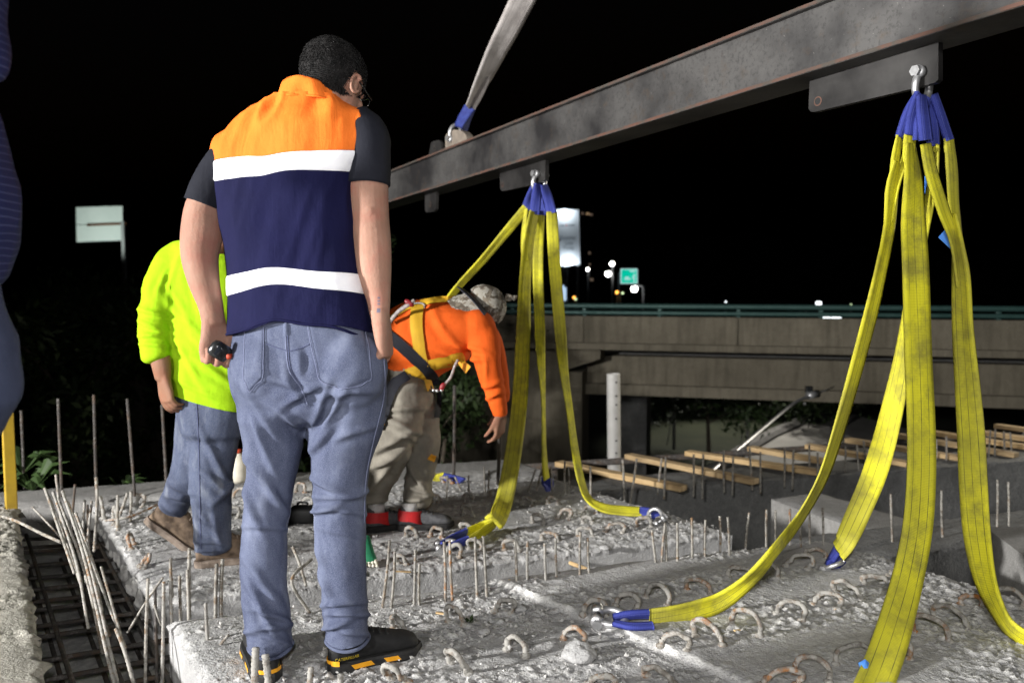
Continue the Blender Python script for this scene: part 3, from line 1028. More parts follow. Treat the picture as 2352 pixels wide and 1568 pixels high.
# =================================================================== trees and shrubs
def leaf_cloud(centers, radii, n, size, seed, dirn=None):
    r = np.random.default_rng(seed)
    V, F = [], []
    w = np.array([a * b * c for a, b, c in radii]); w = w / w.sum()
    idx = r.choice(len(centers), n, p=w)
    C = np.array([tuple(c) for c in centers])[idx]
    Rr = np.array(radii)[idx]
    d = r.normal(size=(n, 3)); d /= np.linalg.norm(d, axis=1)[:, None]
    rad = r.random(n) ** 0.4
    P0 = C + d * Rr * rad[:, None]
    a = r.normal(size=(n, 3)); a /= np.linalg.norm(a, axis=1)[:, None]
    b2 = np.cross(a, d + 0.01); b2 /= np.linalg.norm(b2, axis=1)[:, None] + 1e-9
    s = size * (0.6 + 0.8 * r.random(n))[:, None]
    A = P0 - a * s; B = P0 + b2 * s * 0.38; Cc = P0 + a * s; D = P0 - b2 * s * 0.38
    Vv = np.stack([A, B, Cc, D], 1).reshape(-1, 3)
    return Vv, [(4 * i, 4 * i + 1, 4 * i + 2, 4 * i + 3) for i in range(n)]

def tree(x, y, ztop, spread, label, leafn, leafs, mat, seed, name='tree', cat='tree', trunk_r=0.12, group='dark trees behind the deck'):
    r = random.Random(seed)
    base = Vector((x, y, GZ))
    t = empty(name, base, label, cat, group)
    hh = ztop - GZ
    mb = MB()
    pts = [base + Vector((r.uniform(-.1, .1), r.uniform(-.1, .1), 0)), base + Vector((r.uniform(-.2, .2), 0, hh * .35)), base + Vector((r.uniform(-.3, .3), 0, hh * .7))]
    mb.tube(catmull(pts, 4), list(np.linspace(trunk_r, trunk_r * .45, 9)), 8)
    cs, rs = [], []
    for k in range(11):
        a = r.uniform(0, 2 * math.pi)
        rr = r.uniform(.25, 1) * spread * .65
        z = GZ + hh * r.uniform(.30, .92)
        c = Vector((x + math.cos(a) * rr, y + math.sin(a) * rr, z))
        s = spread * r.uniform(.28, .5)
        cs.append(c); rs.append((s, s, s * .8))
        p0 = base + Vector((0, 0, min(hh * .68, max(.2, (z - GZ) * .7))))
        mb.tube([p0, p0.lerp(c, .5) + Vector((0, 0, .1)), c], [trunk_r * .35, trunk_r * .25, trunk_r * .1], 6)
    mb.build('trunk', 'bark', t, True)
    V, F = leaf_cloud(cs, rs, leafn, leafs, seed)
    mb = MB(); mb.add(V, F); mb.build('crown', mat, t, fix=False)
    return t
tree(-5.6, 10.5, 1.0, 1.9, 'dark leafy tree at the far left edge under the sign panel', 5200, .07, 'leaf_dark', 1)
tree(-3.9, 11.5, 2.3, 1.9, 'dark leafy tree rising behind the yellow shirted worker', 6000, .07, 'leaf_dark', 2)
tree(-2.2, 11.0, 2.0, 1.8, 'dark leafy tree behind the worker in the navy vest, near the overpass end', 5200, .07, 'leaf_dark', 3)
tree(-7.6, 13.0, 1.2, 2.2, 'dark leafy tree behind the yellow post', 5000, .08, 'leaf_dark', 4)
tree(-1.1, 10.2, .2, 1.2, 'dark bush behind the bending worker in orange', 4800, .06, 'leaf_dark', 5, 'shrub', 'shrub', .05)
tree(4.9, 20.5, -.4, 2.1, 'green bush beside the ramp road seen under the overpass', 5200, .08, 'leaf_mid', 6, 'shrub', 'shrub', .06)
tree(9.5, 24, -.3, 2.6, 'dark bush under the overpass at the far right', 4200, .10, 'leaf_mid', 7, 'shrub', 'shrub', .06)
tb = empty('tree', Vector((P(1282, 550, 100).x, 100, GZ)), 'dark treetop cutting into the left edge of the billboard', 'tree', 'dark trees behind the deck')
mb = MB(); mb.tube([Vector((P(1276, 560, 100).x, 100, GZ)), P(1276, 560, 100)], .25, 8); mb.build('trunk', 'bark', tb, True)
V, F = leaf_cloud([P(1277, 553, 100), P(1274, 566, 100), P(1270, 545, 100)], [(.5, .5, .6), (.6, .6, .7), (.6, .6, .6)], 500, .18, 5)
mb = MB(); mb.add(V, F); mb.build('crown', 'leaf_dark', tb, fix=False)

def fern(x, y, Y, n, size, label, seed):
    r = random.Random(seed)
    c = P(x, y, Y)
    t = empty('fern_plant', c, label, 'plant', 'weeds at the deck edge')
    for k in range(n):
        a = r.uniform(0, 2 * math.pi)
        l = size * r.uniform(.6, 1.1)
        tip = c + Vector((math.cos(a) * l, math.sin(a) * l * .6, l * r.uniform(.1, .8)))
        mid = c.lerp(tip, .55) + Vector((0, 0, l * .28))
        w = l * .13
        sd = Vector((-math.sin(a), math.cos(a), .2)) * w
        mb = MB()
        mb.add([c, mid + sd, mid - sd, tip, mid + Vector((0, 0, w * .4))], [(0, 2, 4), (0, 4, 1), (1, 4, 3), (4, 2, 3)])
        mb.build('leaf', 'leaf_mid', t, fix=False)
    return t
fern(75, 1128, 5.0, 26, .24, 'low green ferns beside the yellow post', 1)
fern(50, 1090, 5.2, 18, .22, 'upper tuft of green ferns beside the yellow post', 2)
fern(285, 1128, 5.4, 9, .16, 'small light green leaves at the deck edge behind the upright bars', 3)

# =================================================================== the concrete deck
UDIR = Vector((0.949, 0.315, 0)).normalized()
VDIR = Vector((-0.545, 0.838, 0)).normalized()

def slab_mesh(nl, nr, fr, fl, z, depth, cell, seed, rough=1.0, extra=None, attr=True, rag=.022):
    nl, nr, fr, fl = (np.array(p[:2], float) for p in (nl, nr, fr, fl))
    nx = max(3, int(np.linalg.norm(nr - nl) / cell)); ny = max(3, int(np.linalg.norm(fl - nl) / cell))
    u = np.linspace(0, 1, nx); v = np.linspace(0, 1, ny)
    U, Vv = np.meshgrid(u, v)
    U = U.ravel()[:, None]; Vv = Vv.ravel()[:, None]
    XY = (nl * (1 - U) + nr * U) * (1 - Vv) + (fl * (1 - U) + fr * U) * Vv
    p = np.concatenate([XY, np.zeros((len(XY), 1))], 1)
    band = fbm(np.stack([XY @ np.array([.949, .315]) * 1.0, XY @ np.array([-.315, .949]) * 7.0, np.zeros(len(XY))], 1), seed + 5, 3)
    patch = fbm(p * 2.6, seed + 9, 3)
    mask = np.clip((0.55 * band + 0.45 * patch - 0.40) / 0.16, 0, 1)
    c1 = fbm(p * 58, seed, 3, .6)
    c2 = fbm(p * 95, seed + 3, 2, .6)
    cr = np.clip((c1 - .54) / .10, 0, 1) * mask
    fine = np.clip((c2 - .56) / .12, 0, 1) * np.clip(mask + .25, 0, 1)
    h = .010 * (fbm(p * 3.1, seed + 21, 3) - .5) + rough * (.0075 * cr + .0030 * fine + .0035 * (fbm(p * 22, seed + 31, 2) - .5))
    att = np.clip(.75 * cr * np.clip((c2 - .40) / .2, 0, 1) + .50 * fine, 0, 1)
    if extra is not None:
        eh, ea = extra(XY)
        h = h + eh
        att = np.clip(att + ea, 0, 1)
    # ragged, slightly rounded rim
    eu = np.minimum(U[:, 0], 1 - U[:, 0]) * np.linalg.norm(nr - nl); ev = np.minimum(Vv[:, 0], 1 - Vv[:, 0]) * np.linalg.norm(fl - nl)
    e = np.minimum(eu, ev)
    h -= .012 * np.exp(-(e / .012) ** 2)
    XY0 = XY.copy()
    rw_ = np.exp(-(e / .035) ** 1.0)
    XY = XY + rag * rw_[:, None] * np.stack([fbm(p * 14 + 3, seed + 51, 4, .7) - .5, fbm(p * 14 + 8, seed + 52, 4, .7) - .5], 1) * 2
    h = h - .5 * rag * rw_ * fbm(p * 14, seed + 53, 3)
    Z = z + h
    V3 = np.concatenate([XY, Z[:, None]], 1)
    F = (np.arange((ny - 1))[:, None] * nx + np.arange(nx - 1)[None, :]).ravel()
    F = np.stack([F, F + 1, F + nx + 1, F + nx], 1)
    # skirt
    rim = list(range(nx)) + [j * nx + nx - 1 for j in range(1, ny)] + [(ny - 1) * nx + i for i in range(nx - 2, -1, -1)] + [j * nx for j in range(ny - 2, 0, -1)]
    base = len(V3)
    m = len(rim)
    Vt = V3[rim].copy(); Vm = Vt.copy(); Vm[:, :2] = XY0[rim]; Vm[:, 2] = np.minimum(Vt[:, 2] - .004, z - .03 - .012 * fbm(Vt * 6, seed + 60, 2)); Vb = Vm.copy(); Vb[:, 2] = z - depth
    Vall = np.concatenate([V3, Vt, Vm, Vb], 0)
    F2 = [(base + j * m + k, base + (j + 1) * m + k, base + (j + 1) * m + (k + 1) % m, base + j * m + (k + 1) % m) for j in range(2) for k in range(m)]
    F2.append(tuple(range(base + 2 * m, base + 3 * m)))
    me = bpy.data.meshes.new('slab')
    me.from_pydata(Vall.tolist(), [], F.tolist() + F2)
    me.update()
    if attr:
        set_attr(me, 'crumb', np.concatenate([att, np.zeros(3 * m)]))
    sm = np.zeros(len(me.polygons), bool); sm[:len(F)] = True
    me.polygons.foreach_set('use_smooth', sm)
    return me

# --- front girder (the one the man in the vest stands on); its right part carries a second pour
S0 = np.array([-.01, 2.90]); S1 = np.array([.448, 2.40])
def front_extra(XY):
    d = (S1 - S0) / np.linalg.norm(S1 - S0)
    nn = np.array([-d[1], d[0]])
    q = XY - S0
    w = (q @ nn) + .035 * (fbm(np.concatenate([XY * 6, np.zeros((len(XY), 1))], 1), 77, 3) - .5)
    if nn[0] < 0: w = -w
    ridge = np.exp(-(w / .010) ** 2)
    n3 = fbm(np.concatenate([XY * 30, np.zeros((len(XY), 1))], 1), 70, 2)
    step = 1 / (1 + np.exp(-np.clip(w / .006, -40, 40)))
    return .018 * step + .012 * ridge * n3, .9 * ridge * np.clip((n3 - .3) / .2, 0, 1)
zF, zM = 0.0, -0.12
front = link_mesh('concrete_girder', slab_mesh((-.20, 1.21), (2.24, 2.03), (1.316, 3.45), (-1.128, 2.64), zF, .62, .0075, 2, 1.0, front_extra), 'deck_concrete')
tag(front, 'rough topped concrete girder with steel loops under the man in the vest', 'girder', 'precast girders')
middle = link_mesh('concrete_girder', slab_mesh((-1.38, 3.09), (1.08, 3.98), (.20, 5.20), (-2.33, 4.50), zM, .60, .0095, 5, 1.0,
        lambda XY: (-.02 * np.exp(-(((XY - np.array([-.9, 3.62])) @ np.array([-.34, .94]) - .12) / .012) ** 2), 0.0)), 'deck_concrete')
tag(middle, 'crusted concrete girder with steel loops under the two bending workers', 'girder', 'precast girders')

def prism_girder(a, b, w, z0, z1, name, mat, label, group='precast girders', skew=VDIR):
    """box girder: near top edge a-b, width w towards the back, square-cut along the skew"""
    a = Vector((*a, 0)); b = Vector((*b, 0))
    pts = [a, b, b + skew * w, a + skew * w]
    me = slab_mesh(*[(p.x, p.y) for p in pts], z1, z1 - z0, .03, 40 + int(w * 100), .5, None, False)
    o = link_mesh(name, me, mat)
    return tag(o, label, 'girder', group)
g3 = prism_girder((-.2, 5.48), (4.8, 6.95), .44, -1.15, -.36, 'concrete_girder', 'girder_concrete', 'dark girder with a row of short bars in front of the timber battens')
led = empty('scaffold_ledger', (.5, 7.3, GZ), 'dark scaffold tube carrying the back ends of the timber battens', 'scaffold')
la_, lb_ = Vector((.1, 6.62, -.392)), Vector((6.4, 8.5, -.392))
mb = MB(); mb.tube([la_, la_.lerp(lb_, .5), lb_], .028, 10); mb.build('ledger_tube', 'rebar_dark', led, True)
for f in (.04, .28, .52, .76, .97):
    c = la_.lerp(lb_, f) + Vector((0, .06, 0))
    mb = MB(); mb.tube([c + Vector((0, 0, -.05)), Vector((c.x, c.y, GZ))], .026, 8); mb.build('upright_tube', 'rebar_dark', led, True)
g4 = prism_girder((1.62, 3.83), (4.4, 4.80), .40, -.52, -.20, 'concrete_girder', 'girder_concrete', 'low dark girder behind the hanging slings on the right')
cb = MB()
pA, pB = G(1772, 1142, -.25), G(2068, 1240, -.25)
wv = Vector((.85, .40, 0)) * .42
cb_me = slab_mesh((pA.x, pA.y), (pB.x, pB.y), (pB.x + wv.x, pB.y + wv.y), (pA.x + wv.x, pA.y + wv.y), -.25, .75, .03, 51, .6, None, False)
tag(link_mesh('cross_beam', cb_me, 'side_concrete'), 'short pale concrete cross beam behind the front girder on the right', 'beam')
blk = MB(); blk.poly_prism([Vector((2.02, 3.12, -.7)), Vector((2.5, 3.12, -.7)), Vector((2.5, 3.6, -.7)), Vector((2.10, 3.6, -.7))], (0.0, 0, .72))
tag(blk.build('concrete_block', 'side_concrete'), 'grey concrete block cut off by the right edge of the picture', 'block')

# --- abutment on the left and the floor of the joint
ab_me = slab_mesh((-3.6, -.6), (.02, .18), (-2.45, 4.02), (-4.6, 4.3), .0, .9, .016, 61, 1.2, lambda XY: (.02 * (fbm(np.concatenate([XY * 4, np.zeros((len(XY), 1))], 1), 3, 3) - .5), .35 * fbm(np.concatenate([XY * 9, np.zeros((len(XY), 1))], 1), 4, 3)), True, .05)
abut = tag(link_mesh('abutment', ab_me, 'abutment_concrete'), 'broken edged concrete abutment at the left edge of the picture', 'abutment')
fl_me = slab_mesh((-.7, .6), (.15, .9), (-2.2, 4.9), (-3.3, 4.7), -.36, .3, .02, 66, 1.0, None, True)
tag(link_mesh('joint_floor', fl_me, 'deck_concrete'), kind='structure')
bk = slab_mesh((-3.1, 4.62), (.2, 5.62), (.0, 5.95), (-3.3, 4.95), -.17, .5, .03, 69, .6, None, False)
tag(link_mesh('bearing_shelf', bk, 'side_concrete'), 'smooth concrete shelf behind the middle girder with tall thin bars', 'shelf')
shelf = bpy.data.objects['bearing_shelf']

# chipped lumps along the abutment edge
def lump(c, r, seed, name, mat, parent, zs=1.0):
    V, F = ell(c, (r, r * .85, r * .55 * zs), n=26, m=16)
    a = np.array([tuple(v) for v in V])
    d = a - np.array(tuple(c))
    a = np.array(tuple(c)) + d * (.55 + .95 * fbm(d / r * 1.7 + seed * 1.37, seed, 4, .55))[:, None]
    mb = MB(); mb.add(a, F)
    return mb.build(name, mat, parent, True)
for k in range(9):
    f = k / 8
    e = Vector((-2.38, 3.90, 0)).lerp(Vector((-1.18, 2.05, 0)), f) + Vector((random.uniform(-.06, -.01), random.uniform(-.02, .02), -.045 + random.uniform(-.03, .015)))
    lump(e, random.uniform(.02, .05), k, 'broken_edge', 'abutment_concrete', abut)
# keyed teeth on the girder ends
def teeth(obj, a, b, n, z, mat):
    a = Vector((*a, z)); b = Vector((*b, z))
    for k in range(n):
        c = a.lerp(b, (k + .5 + random.uniform(-.4, .4)) / n)
        lump(c + Vector((random.uniform(-.004, .008), random.uniform(-.01, .01), -.045 - random.uniform(0, .03))), random.uniform(.010, .030), 200 + k + n * 7, 'end_key', 'cement_splash', obj, random.uniform(2.2, 4.0))
teeth(middle, (-1.40, 3.11), (-2.34, 4.50), 15, zM, 'cement_splash')

# ------------------------------------------------------------------ steel: loops and bars
def rod_mesh(pts, r, ribbed=True, n=7):
    pts = [Vector(p) for p in pts]
    L_ = sum((pts[i + 1] - pts[i]).length for i in range(len(pts) - 1))
    if ribbed:
        m = max(4, int(L_ / .006))
        k = max(2, m // (len(pts) - 1))
        A = catmull([tuple(p) for p in pts], k)
        ph = np.arange(len(A))
        rad = r * (1 + .10 * ((ph % 2) * 2 - 1) + .18 * (fbm(A * 28, 3, 2) - .5))
    else:
        A = catmull([tuple(p) for p in pts], 3)
        rad = np.full(len(A), r)
    return tube([Vector(a) for a in A], list(rad), n)

def rod(pts, r, mat, parent, name='rebar', ribbed=True):
    mb = MB(); mb.add(*rod_mesh(pts, r, ribbed))
    return mb.build(name, mat, parent, True)

def loop(xl, yl, xr, yr, yt, z, parent, r=.0078, mat='rebar_cement', lean=0.0):
    a, b = G(xl, yl, z), G(xr, yr, z)
    if abs(b.y - a.y) > .16:
        b = Vector((b.x, a.y + math.copysign(.16, b.y - a.y), z))
    Ym = (a.y + b.y) / 2
    top = P((xl + xr) / 2, yt, Ym + lean)
    h = max(.045, top.z - z)
    off = Vector((0, lean, 0)) + Vector((random.uniform(-.03, .03), 0, 0))
    e = b - a
    w = e.length / 2
    c = (a + b) / 2
    pts = [a + Vector((0, 0, -.04))]
    pts.append(a + Vector((0, 0, h * .35)) + off * .35)
    k = min(.9, .55 + random.uniform(-.05, .1))
    for an in (180, 150, 120, 90, 60, 30, 0):
        t = math.radians(an)
        sag = random.uniform(-.004, .004)
        pts.append(c + e * (.5 * math.cos(t)) + off * (.6 + .4 * math.sin(t)) + Vector((0, 0, h * (1 - k) + (h * k - r) * math.sin(t) + sag)))
    pts.append(b + Vector((0, 0, h * .3)) + off * .3)
    pts.append(b + Vector((0, 0, -.04)))
    A = catmull([tuple(p) for p in pts], 5)
    rad = r * (1 + .75 * (fbm(A * 48, int(xl), 3) - .42))
    mb = MB(); mb.add(*tube([Vector(q) for q in A], list(rad), 8))
    # clots of mortar round the feet
    for f in (a, b):
        V, F = ell(f + Vector((0, 0, .002)), (r * 2.0, r * 2.0, r * 1.4), n=8, m=5)
        mb.add(V, F)
    return mb.build('steel_loop', mat, parent, True)

def z6(x, y): return 803.9 + x * .3174, 1091 + y * .3174
def z7(x, y): return 1550.4 + x * .3408, 1091 + y * .3408
def z4(x, y): return 1148.4 + x * .3478, 660.3 + y * .3478
def z5(x, y): return 1722.7 + x * .3479, 660.3 + y * .3479
def zl(x, y): return .4507 * x, 861.3 + .4507 * y

FR_LOOPS = [  # left foot x, right foot x, top, left base, right base
    (z6, 318, 405, 1005, 1110, 1165, 0), (z6, 708, 822, 935, 1060, 1085, 0), (z6, 1045, 1165, 880, 990, 1000, 0), (z6, 1688, 1838, 885, 1010, 1020, 0),
    (z6, 1918, 2068, 840, 950, 985, 0), (z6, 2138, 2295, 785, 885, 945, 0), (z6, 1542, 1690, 1090, 1185, 1225, 1), (z6, 1140, 1270, 1175, 1262, 1312, 0),
    (z6, 735, 858, 1258, 1352, 1430, 0), (z6, 305, 420, 1360, 1470, 1500, 0), (z6, 2145, 2335, 1375, 1450, 1510, 1), (z6, 1722, 1880, 1460, 1520, 1560, 0),
    (z6, 2245, 2440, 1132, 1235, 1270, 1),
    (z7, 80, 238, 690, 775, 808, 1), (z7, 358, 510, 605, 690, 700, 0), (z7, 535, 690, 585, 680, 695, 0), (z7, 742, 893, 520, 612, 635, 0), (z7, 888, 1022, 500, 560, 560, 1),
    (z7, 1292, 1462, 665, 742, 745, 0), (z7, 1440, 1580, 595, 680, 690, 1), (z7, 1090, 1268, 700, 795, 852, 0), (z7, 930, 1093, 775, 872, 905, 0), (z7, 680, 853, 830, 935, 985, 0),
    (z7, 380, 572, 895, 1005, 1085, 0), (z7, 142, 322, 955, 1090, 1150, 1), (z7, 1612, 1848, 930, 1065, 1125, 1), (z7, 1750, 1980, 870, 965, 1045, 0), (z7, 1925, 2070, 790, 875, 890, 1),
    (z7, 2150, 2335, 760, 835, 905, 0), (z7, 1082, 1308, 1130, 1280, 1240, 0), (z7, 802, 1035, 1210, 1340, 1400, 1), (z7, 582, 815, 1285, 1420, 1420, 1), (z7, 1325, 1578, 1060, 1175, 1240, 0),
]
def ztop(x, y):
    """height of the front girder's surface near a picture place"""
    return .016 if x > 1180 + (y - 1370) * 2.4 else .003
for f, xl, xr, t, bl, br, ru in FR_LOOPS:
    x0, y0 = f(xl, bl); x1, y1 = f(xr, br); yt = f(xl, t)[1]
    loop(x0, y0, x1, y1, yt, ztop(x0, y0), front, random.uniform(.0070, .0084), 'rebar_rust' if ru else 'rebar_cement', random.uniform(-.035, .04))
MD_LOOPS = [(410, 485, 365, 440), (580, 660, 365, 442), (1240, 1315, 150, 215), (1430, 1510, 150, 205), (1500, 1580, 230, 312), (1320, 1400, 270, 342), (820, 885, 200, 290), (815, 880, 120, 190),
    (1010, 1070, 100, 152), (590, 645, 140, 192), (1120, 1225, 455, 542), (1390, 1500, 400, 472), (1650, 1755, 365, 442), (1850, 1975, 335, 412), (2075, 2180, 290, 372), (860, 960, 470, 532),
    (690, 790, 490, 592), (820, 900, 340, 402), (350, 410, 560, 642), (1685, 1780, 220, 272), (680, 740, 10, 52), (1690, 1760, 300, 350), (2240, 2330, 300, 345)]
for xl, xr, t, b_ in MD_LOOPS:
    x0, y0 = z6(xl, b_); x1, y1 = z6(xr, b_ + 6)
    loop(x0, y0, x1, y1, z6(0, t)[1], zM, middle, .0085, random.choice(['rebar_cement', 'rebar_cement', 'rebar_rust']), random.uniform(-.02, .02))
# loops of the middle girder left of the man
for x0, y0, x1, y1, yt, mt in ((302, 1262, 309, 1250, 1222, 'rebar_rust'), (322, 1300, 330, 1305, 1268, 'rebar_rust'), (262, 1205, 270, 1210, 1160, 'rebar_cement'), (225, 1185, 238, 1190, 1138, 'rebar_cement'),
                               (312, 1160, 326, 1165, 1132, 'rebar_cement'), (535, 1145, 560, 1148, 1118, 'rebar_cement'), (690, 1165, 712, 1168, 1140, 'rebar_cement'), (680, 1130, 700, 1132, 1105, 'rebar_rust'), (520, 1185, 545, 1190, 1160, 'rebar_cement')):
    loop(x0, y0, x1, y1, yt, zM, middle, .0085, mt, .01)

def bar(f, xb, yb, xt, yt, z, parent, r=.0048, mat='rebar_dirty', dy=0.0):
    x0, y0 = f(xb, yb); x1, y1 = f(xt, yt)
    b_ = G(x0, y0, z); t_ = P(x1, y1, b_.y + dy)
    d = (b_ - t_).normalized()
    rod([b_ + d * .06, b_.lerp(t_, .5) + Vector((random.uniform(-.003, .003), 0, 0)), t_], r, mat, parent)
for a in ((232, 955, 288, 470), (297, 955, 325, 550), (463, 940, 473, 535), (503, 940, 503, 640), (687, 925, 680, 480), (742, 900, 722, 470), (920, 890, 905, 445), (988, 880, 962, 440), (1205, 800, 1193, 480),
          (1283, 790, 1285, 475), (1418, 795, 1408, 490), (1497, 760, 1488, 455), (1665, 750, 1667, 410), (1732, 740, 1720, 450), (2218, 665, 2185, 395), (2253, 660, 2280, 345), (2290, 655, 2285, 370)):
    bar(z6, *a, 0.0, front, .0050, random.choice(['rebar_dirty', 'rebar_dirty', 'rebar_cement', 'rebar_rust']))
for a in ((15, 610, 15, 320), (115, 595, 113, 285), (203, 580, 205, 300), (303, 555, 302, 275), (365, 565, 355, 280), (475, 515, 500, 250), (617, 505, 617, 230), (680, 500, 677, 235), (778, 490, 775, 225),
          (850, 510, 845, 230), (910, 490, 905, 210), (998, 500, 995, 220)):
    bar(z7, *a, 0.0, front, .0050, random.choice(['rebar_dirty', 'rebar_dirty', 'rebar_rust']))
for a in ((698, 180, 705, 0), (870, 200, 858, 0), (805, 120, 760, 10), (975, 130, 968, -60), (1003, 150, 1005, -40)):
    bar(z6, *a, zM, middle, .0052)
for a in ((190, 1350, 235, 1200), (240, 1340, 280, 1185), (430, 1370, 428, 1145), (458, 1350, 452, 1185), (545, 1340, 538, 1145), (597, 1405, 597, 1180), (340, 1350, 335, 1185)):
    bar(z4, *a, zM, middle, .0058)
for a in ((820, 1370, 810, 1135), (865, 1385, 903, 1130), (1045, 1315, 1068, 1125), (1085, 1340, 1095, 1120), (1278, 1325, 1280, 1100), (1338, 1340, 1343, 1100), (1480, 1300, 1478, 1075), (1535, 1315, 1540, 1115),
          (1662, 1285, 1648, 1055), (1720, 1305, 1720, 1085)):
    bar(z4, *a, -.36, g3, .0075)
for a in ((227, 1265, 228, 1055), (280, 1280, 287, 1065), (395, 1220, 392, 1035), (447, 1250, 447, 1090), (628, 1215, 632, 1050), (718, 1205, 705, 1040), (770, 1190, 750, 1010),
          (1228, 1130, 1230, 1000), (1297, 1140, 1297, 980), (1575, 1115, 1588, 940), (1618, 1110, 1620, 930), (1680, 1100, 1675, 945), (1725, 1100, 1718, 955)):
    bar(z5, *a, -.36, g3, .0075)
for a in ((1465, 450, 1455, 125), (1805, 420, 1797, 100), (2250, 345, 2247, 45), (2170, 350, 2175, 30), (1560, 400, 1557, 185)):
    bar(z7, *a, -.20, g4, .0065)

# --- leaning bars and the bar mat in the joint on the left
cage = empty('rebar_cage', (-1.6, 3.0, -.46), 'mat and sheaf of cement splashed bars in the joint on the left', 'rebar cage')
def zrod(pts, Ys, r, mat):
    w = [P(*zl(x, y), Yv) for (x, y), Yv in zip(pts, Ys)]
    if len(w) == 2:
        w = [w[0], w[0].lerp(w[1], .5), w[1]]
    rod(w, r, mat, cage)
CE = 'rebar_cement'
for pts, Ys, r, mt in (
    ([(228, 575), (300, 780), (380, 1010)], [3.30, 3.15, 3.0], .0085, 'rebar_dirty'),
    ([(270, 595), (340, 800), (400, 1000), (450, 1290)], [3.25, 3.1, 2.95, 2.8], .0080, CE),
    ([(318, 590), (410, 860), (480, 1130), (540, 1400), (600, 1640)], [3.10, 2.9, 2.72, 2.55, 2.4], .0085, CE),
    ([(345, 645), (430, 870), (480, 1050), (600, 1568), (620, 1650)], [3.15, 3.0, 2.85, 2.55, 2.45], .0080, CE),
    ([(385, 700), (490, 1000), (560, 1190), (640, 1390)], [3.2, 3.0, 2.9, 2.75], .0075, CE),
    ([(432, 635), (422, 850), (440, 1060)], [3.3, 3.25, 3.2], .0080, CE),
    ([(468, 640), (445, 860), (440, 1000)], [3.35, 3.3, 3.25], .0080, CE),
    ([(515, 975), (575, 1180), (635, 1390)], [2.95, 2.85, 2.75], .0070, 'rebar_dirty'),
    ([(285, 505), (308, 700), (330, 860)], [3.45, 3.4, 3.35], .0085, 'rebar_dirty'),
    ([(383, 555), (372, 690), (365, 820)], [3.7, 3.7, 3.7], .0080, 'rebar_dark'),
    ([(490, 520), (495, 650), (480, 900)], [3.6, 3.55, 3.5], .0095, 'rebar_dirty'),
    ([(755, 1035), (745, 1300), (740, 1640)], [2.62, 2.6, 2.58], .0078, 'rebar_dirty'),
    ([(835, 1050), (832, 1300), (825, 1640)], [2.60, 2.58, 2.56], .0082, CE),
    ([(868, 1050), (875, 1300), (882, 1640)], [2.66, 2.64, 2.62], .0075, CE),
    ([(955, 990), (960, 1160), (972, 1640)], [2.72, 2.7, 2.62], .0078, 'rebar_dirty'),
    ([(1048, 1160), (1058, 1350), (1078, 1640)], [2.50, 2.48, 2.45], .0080, CE),
    ([(830, 1030), (740, 1160), (650, 1310)], [2.7, 2.72, 2.75], .0060, 'rebar_dirty'),
    ([(1165, 1320), (1075, 1430), (990, 1530)], [2.45, 2.45, 2.45], .0065, 'rebar_dirty'),
    ([(785, 1170), (805, 1230), (822, 1275)], [2.7, 2.7, 2.7], .0050, 'rebar_dirty'),
    ([(5, 715), (90, 745), (200, 800), (310, 850)], [3.3, 3.25, 3.2, 3.15], .0095, 'rebar_dirty'),
    ([(165, 672), (240, 750), (325, 845)], [3.35, 3.3, 3.2], .0058, 'rebar_dirty'),
    ([(590, 1290), (640, 1420), (700, 1640)], [2.5, 2.45, 2.4], .0088, 'rebar_dirty'),
    ([(300, 640), (400, 900), (470, 1150), (520, 1420)], [3.3, 3.1, 2.95, 2.8], .0080, 'rebar_dirty'),
    ([(360, 690), (420, 880), (500, 1150), (560, 1330)], [3.25, 3.1, 2.9, 2.75], .0080, 'rebar_dark'),
    ([(250, 620), (330, 830), (410, 1060)], [3.35, 3.2, 3.05], .0080, 'rebar_dirty'),
    ([(405, 750), (470, 960), (520, 1200)], [3.2, 3.05, 2.9], .0075, 'rebar_cement'),
    ([(790, 1080), (795, 1300), (800, 1640)], [2.75, 2.72, 2.7], .0078, 'rebar_dark'),
    ([(915, 1020), (920, 1250), (925, 1640)], [2.8, 2.78, 2.75], .0078, 'rebar_dirty'),
    ([(445, 660), (455, 850), (450, 1050)], [3.4, 3.35, 3.3], .0080, 'rebar_dark'),
    ([(1304, 1385), (1300, 1480), (1296, 1640)], [2.17, 2.16, 2.15], .0130, 'rebar_cement'),
    ([(1352, 1420), (1362, 1500), (1375, 1640)], [2.15, 2.14, 2.13], .0125, 'rebar_cement'),
    ([(1585, 1484), (1580, 1540), (1575, 1640)], [2.16, 2.15, 2.14], .0100, 'rebar_cement'),
    ([(1735, 1520), (1735, 1560), (1735, 1640)], [2.14, 2.14, 2.13], .0100, 'rebar_cement'),
):
    zrod(pts, Ys, r * .68 if r < .0099 else r * .8, mt)
# the mat itself
for k in range(19):
    f = k / 18
    a = Vector((-2.62, 4.18, -.22)).lerp(Vector((-.95, 1.75, -.22)), f)
    b_ = Vector((-2.1, 4.28, -.22)).lerp(Vector((-.62, 2.02, -.22)), f)
    z = random.uniform(-.02, .02)
    rod([a + Vector((0, 0, z)), a.lerp(b_, .5) + Vector((0, 0, z)), b_ + Vector((.03, .01, z))], .0095, 'rebar_dark', cage, 'mat_bar', False)
for fx in (.2, .5, .8):
    a = Vector((-2.62, 4.18, -.20)).lerp(Vector((-2.1, 4.28, -.20)), fx); b_ = Vector((-.95, 1.75, -.20)).lerp(Vector((-.62, 2.02, -.20)), fx)
    rod([a, a.lerp(b_, .5), b_], .009, 'rebar_dark', cage, 'mat_bar', False)
    rod([a + Vector((0, 0, -.14)), a.lerp(b_, .5) + Vector((0, 0, -.14)), b_ + Vector((0, 0, -.14))], .009, 'rebar_dark', cage, 'mat_bar', False)

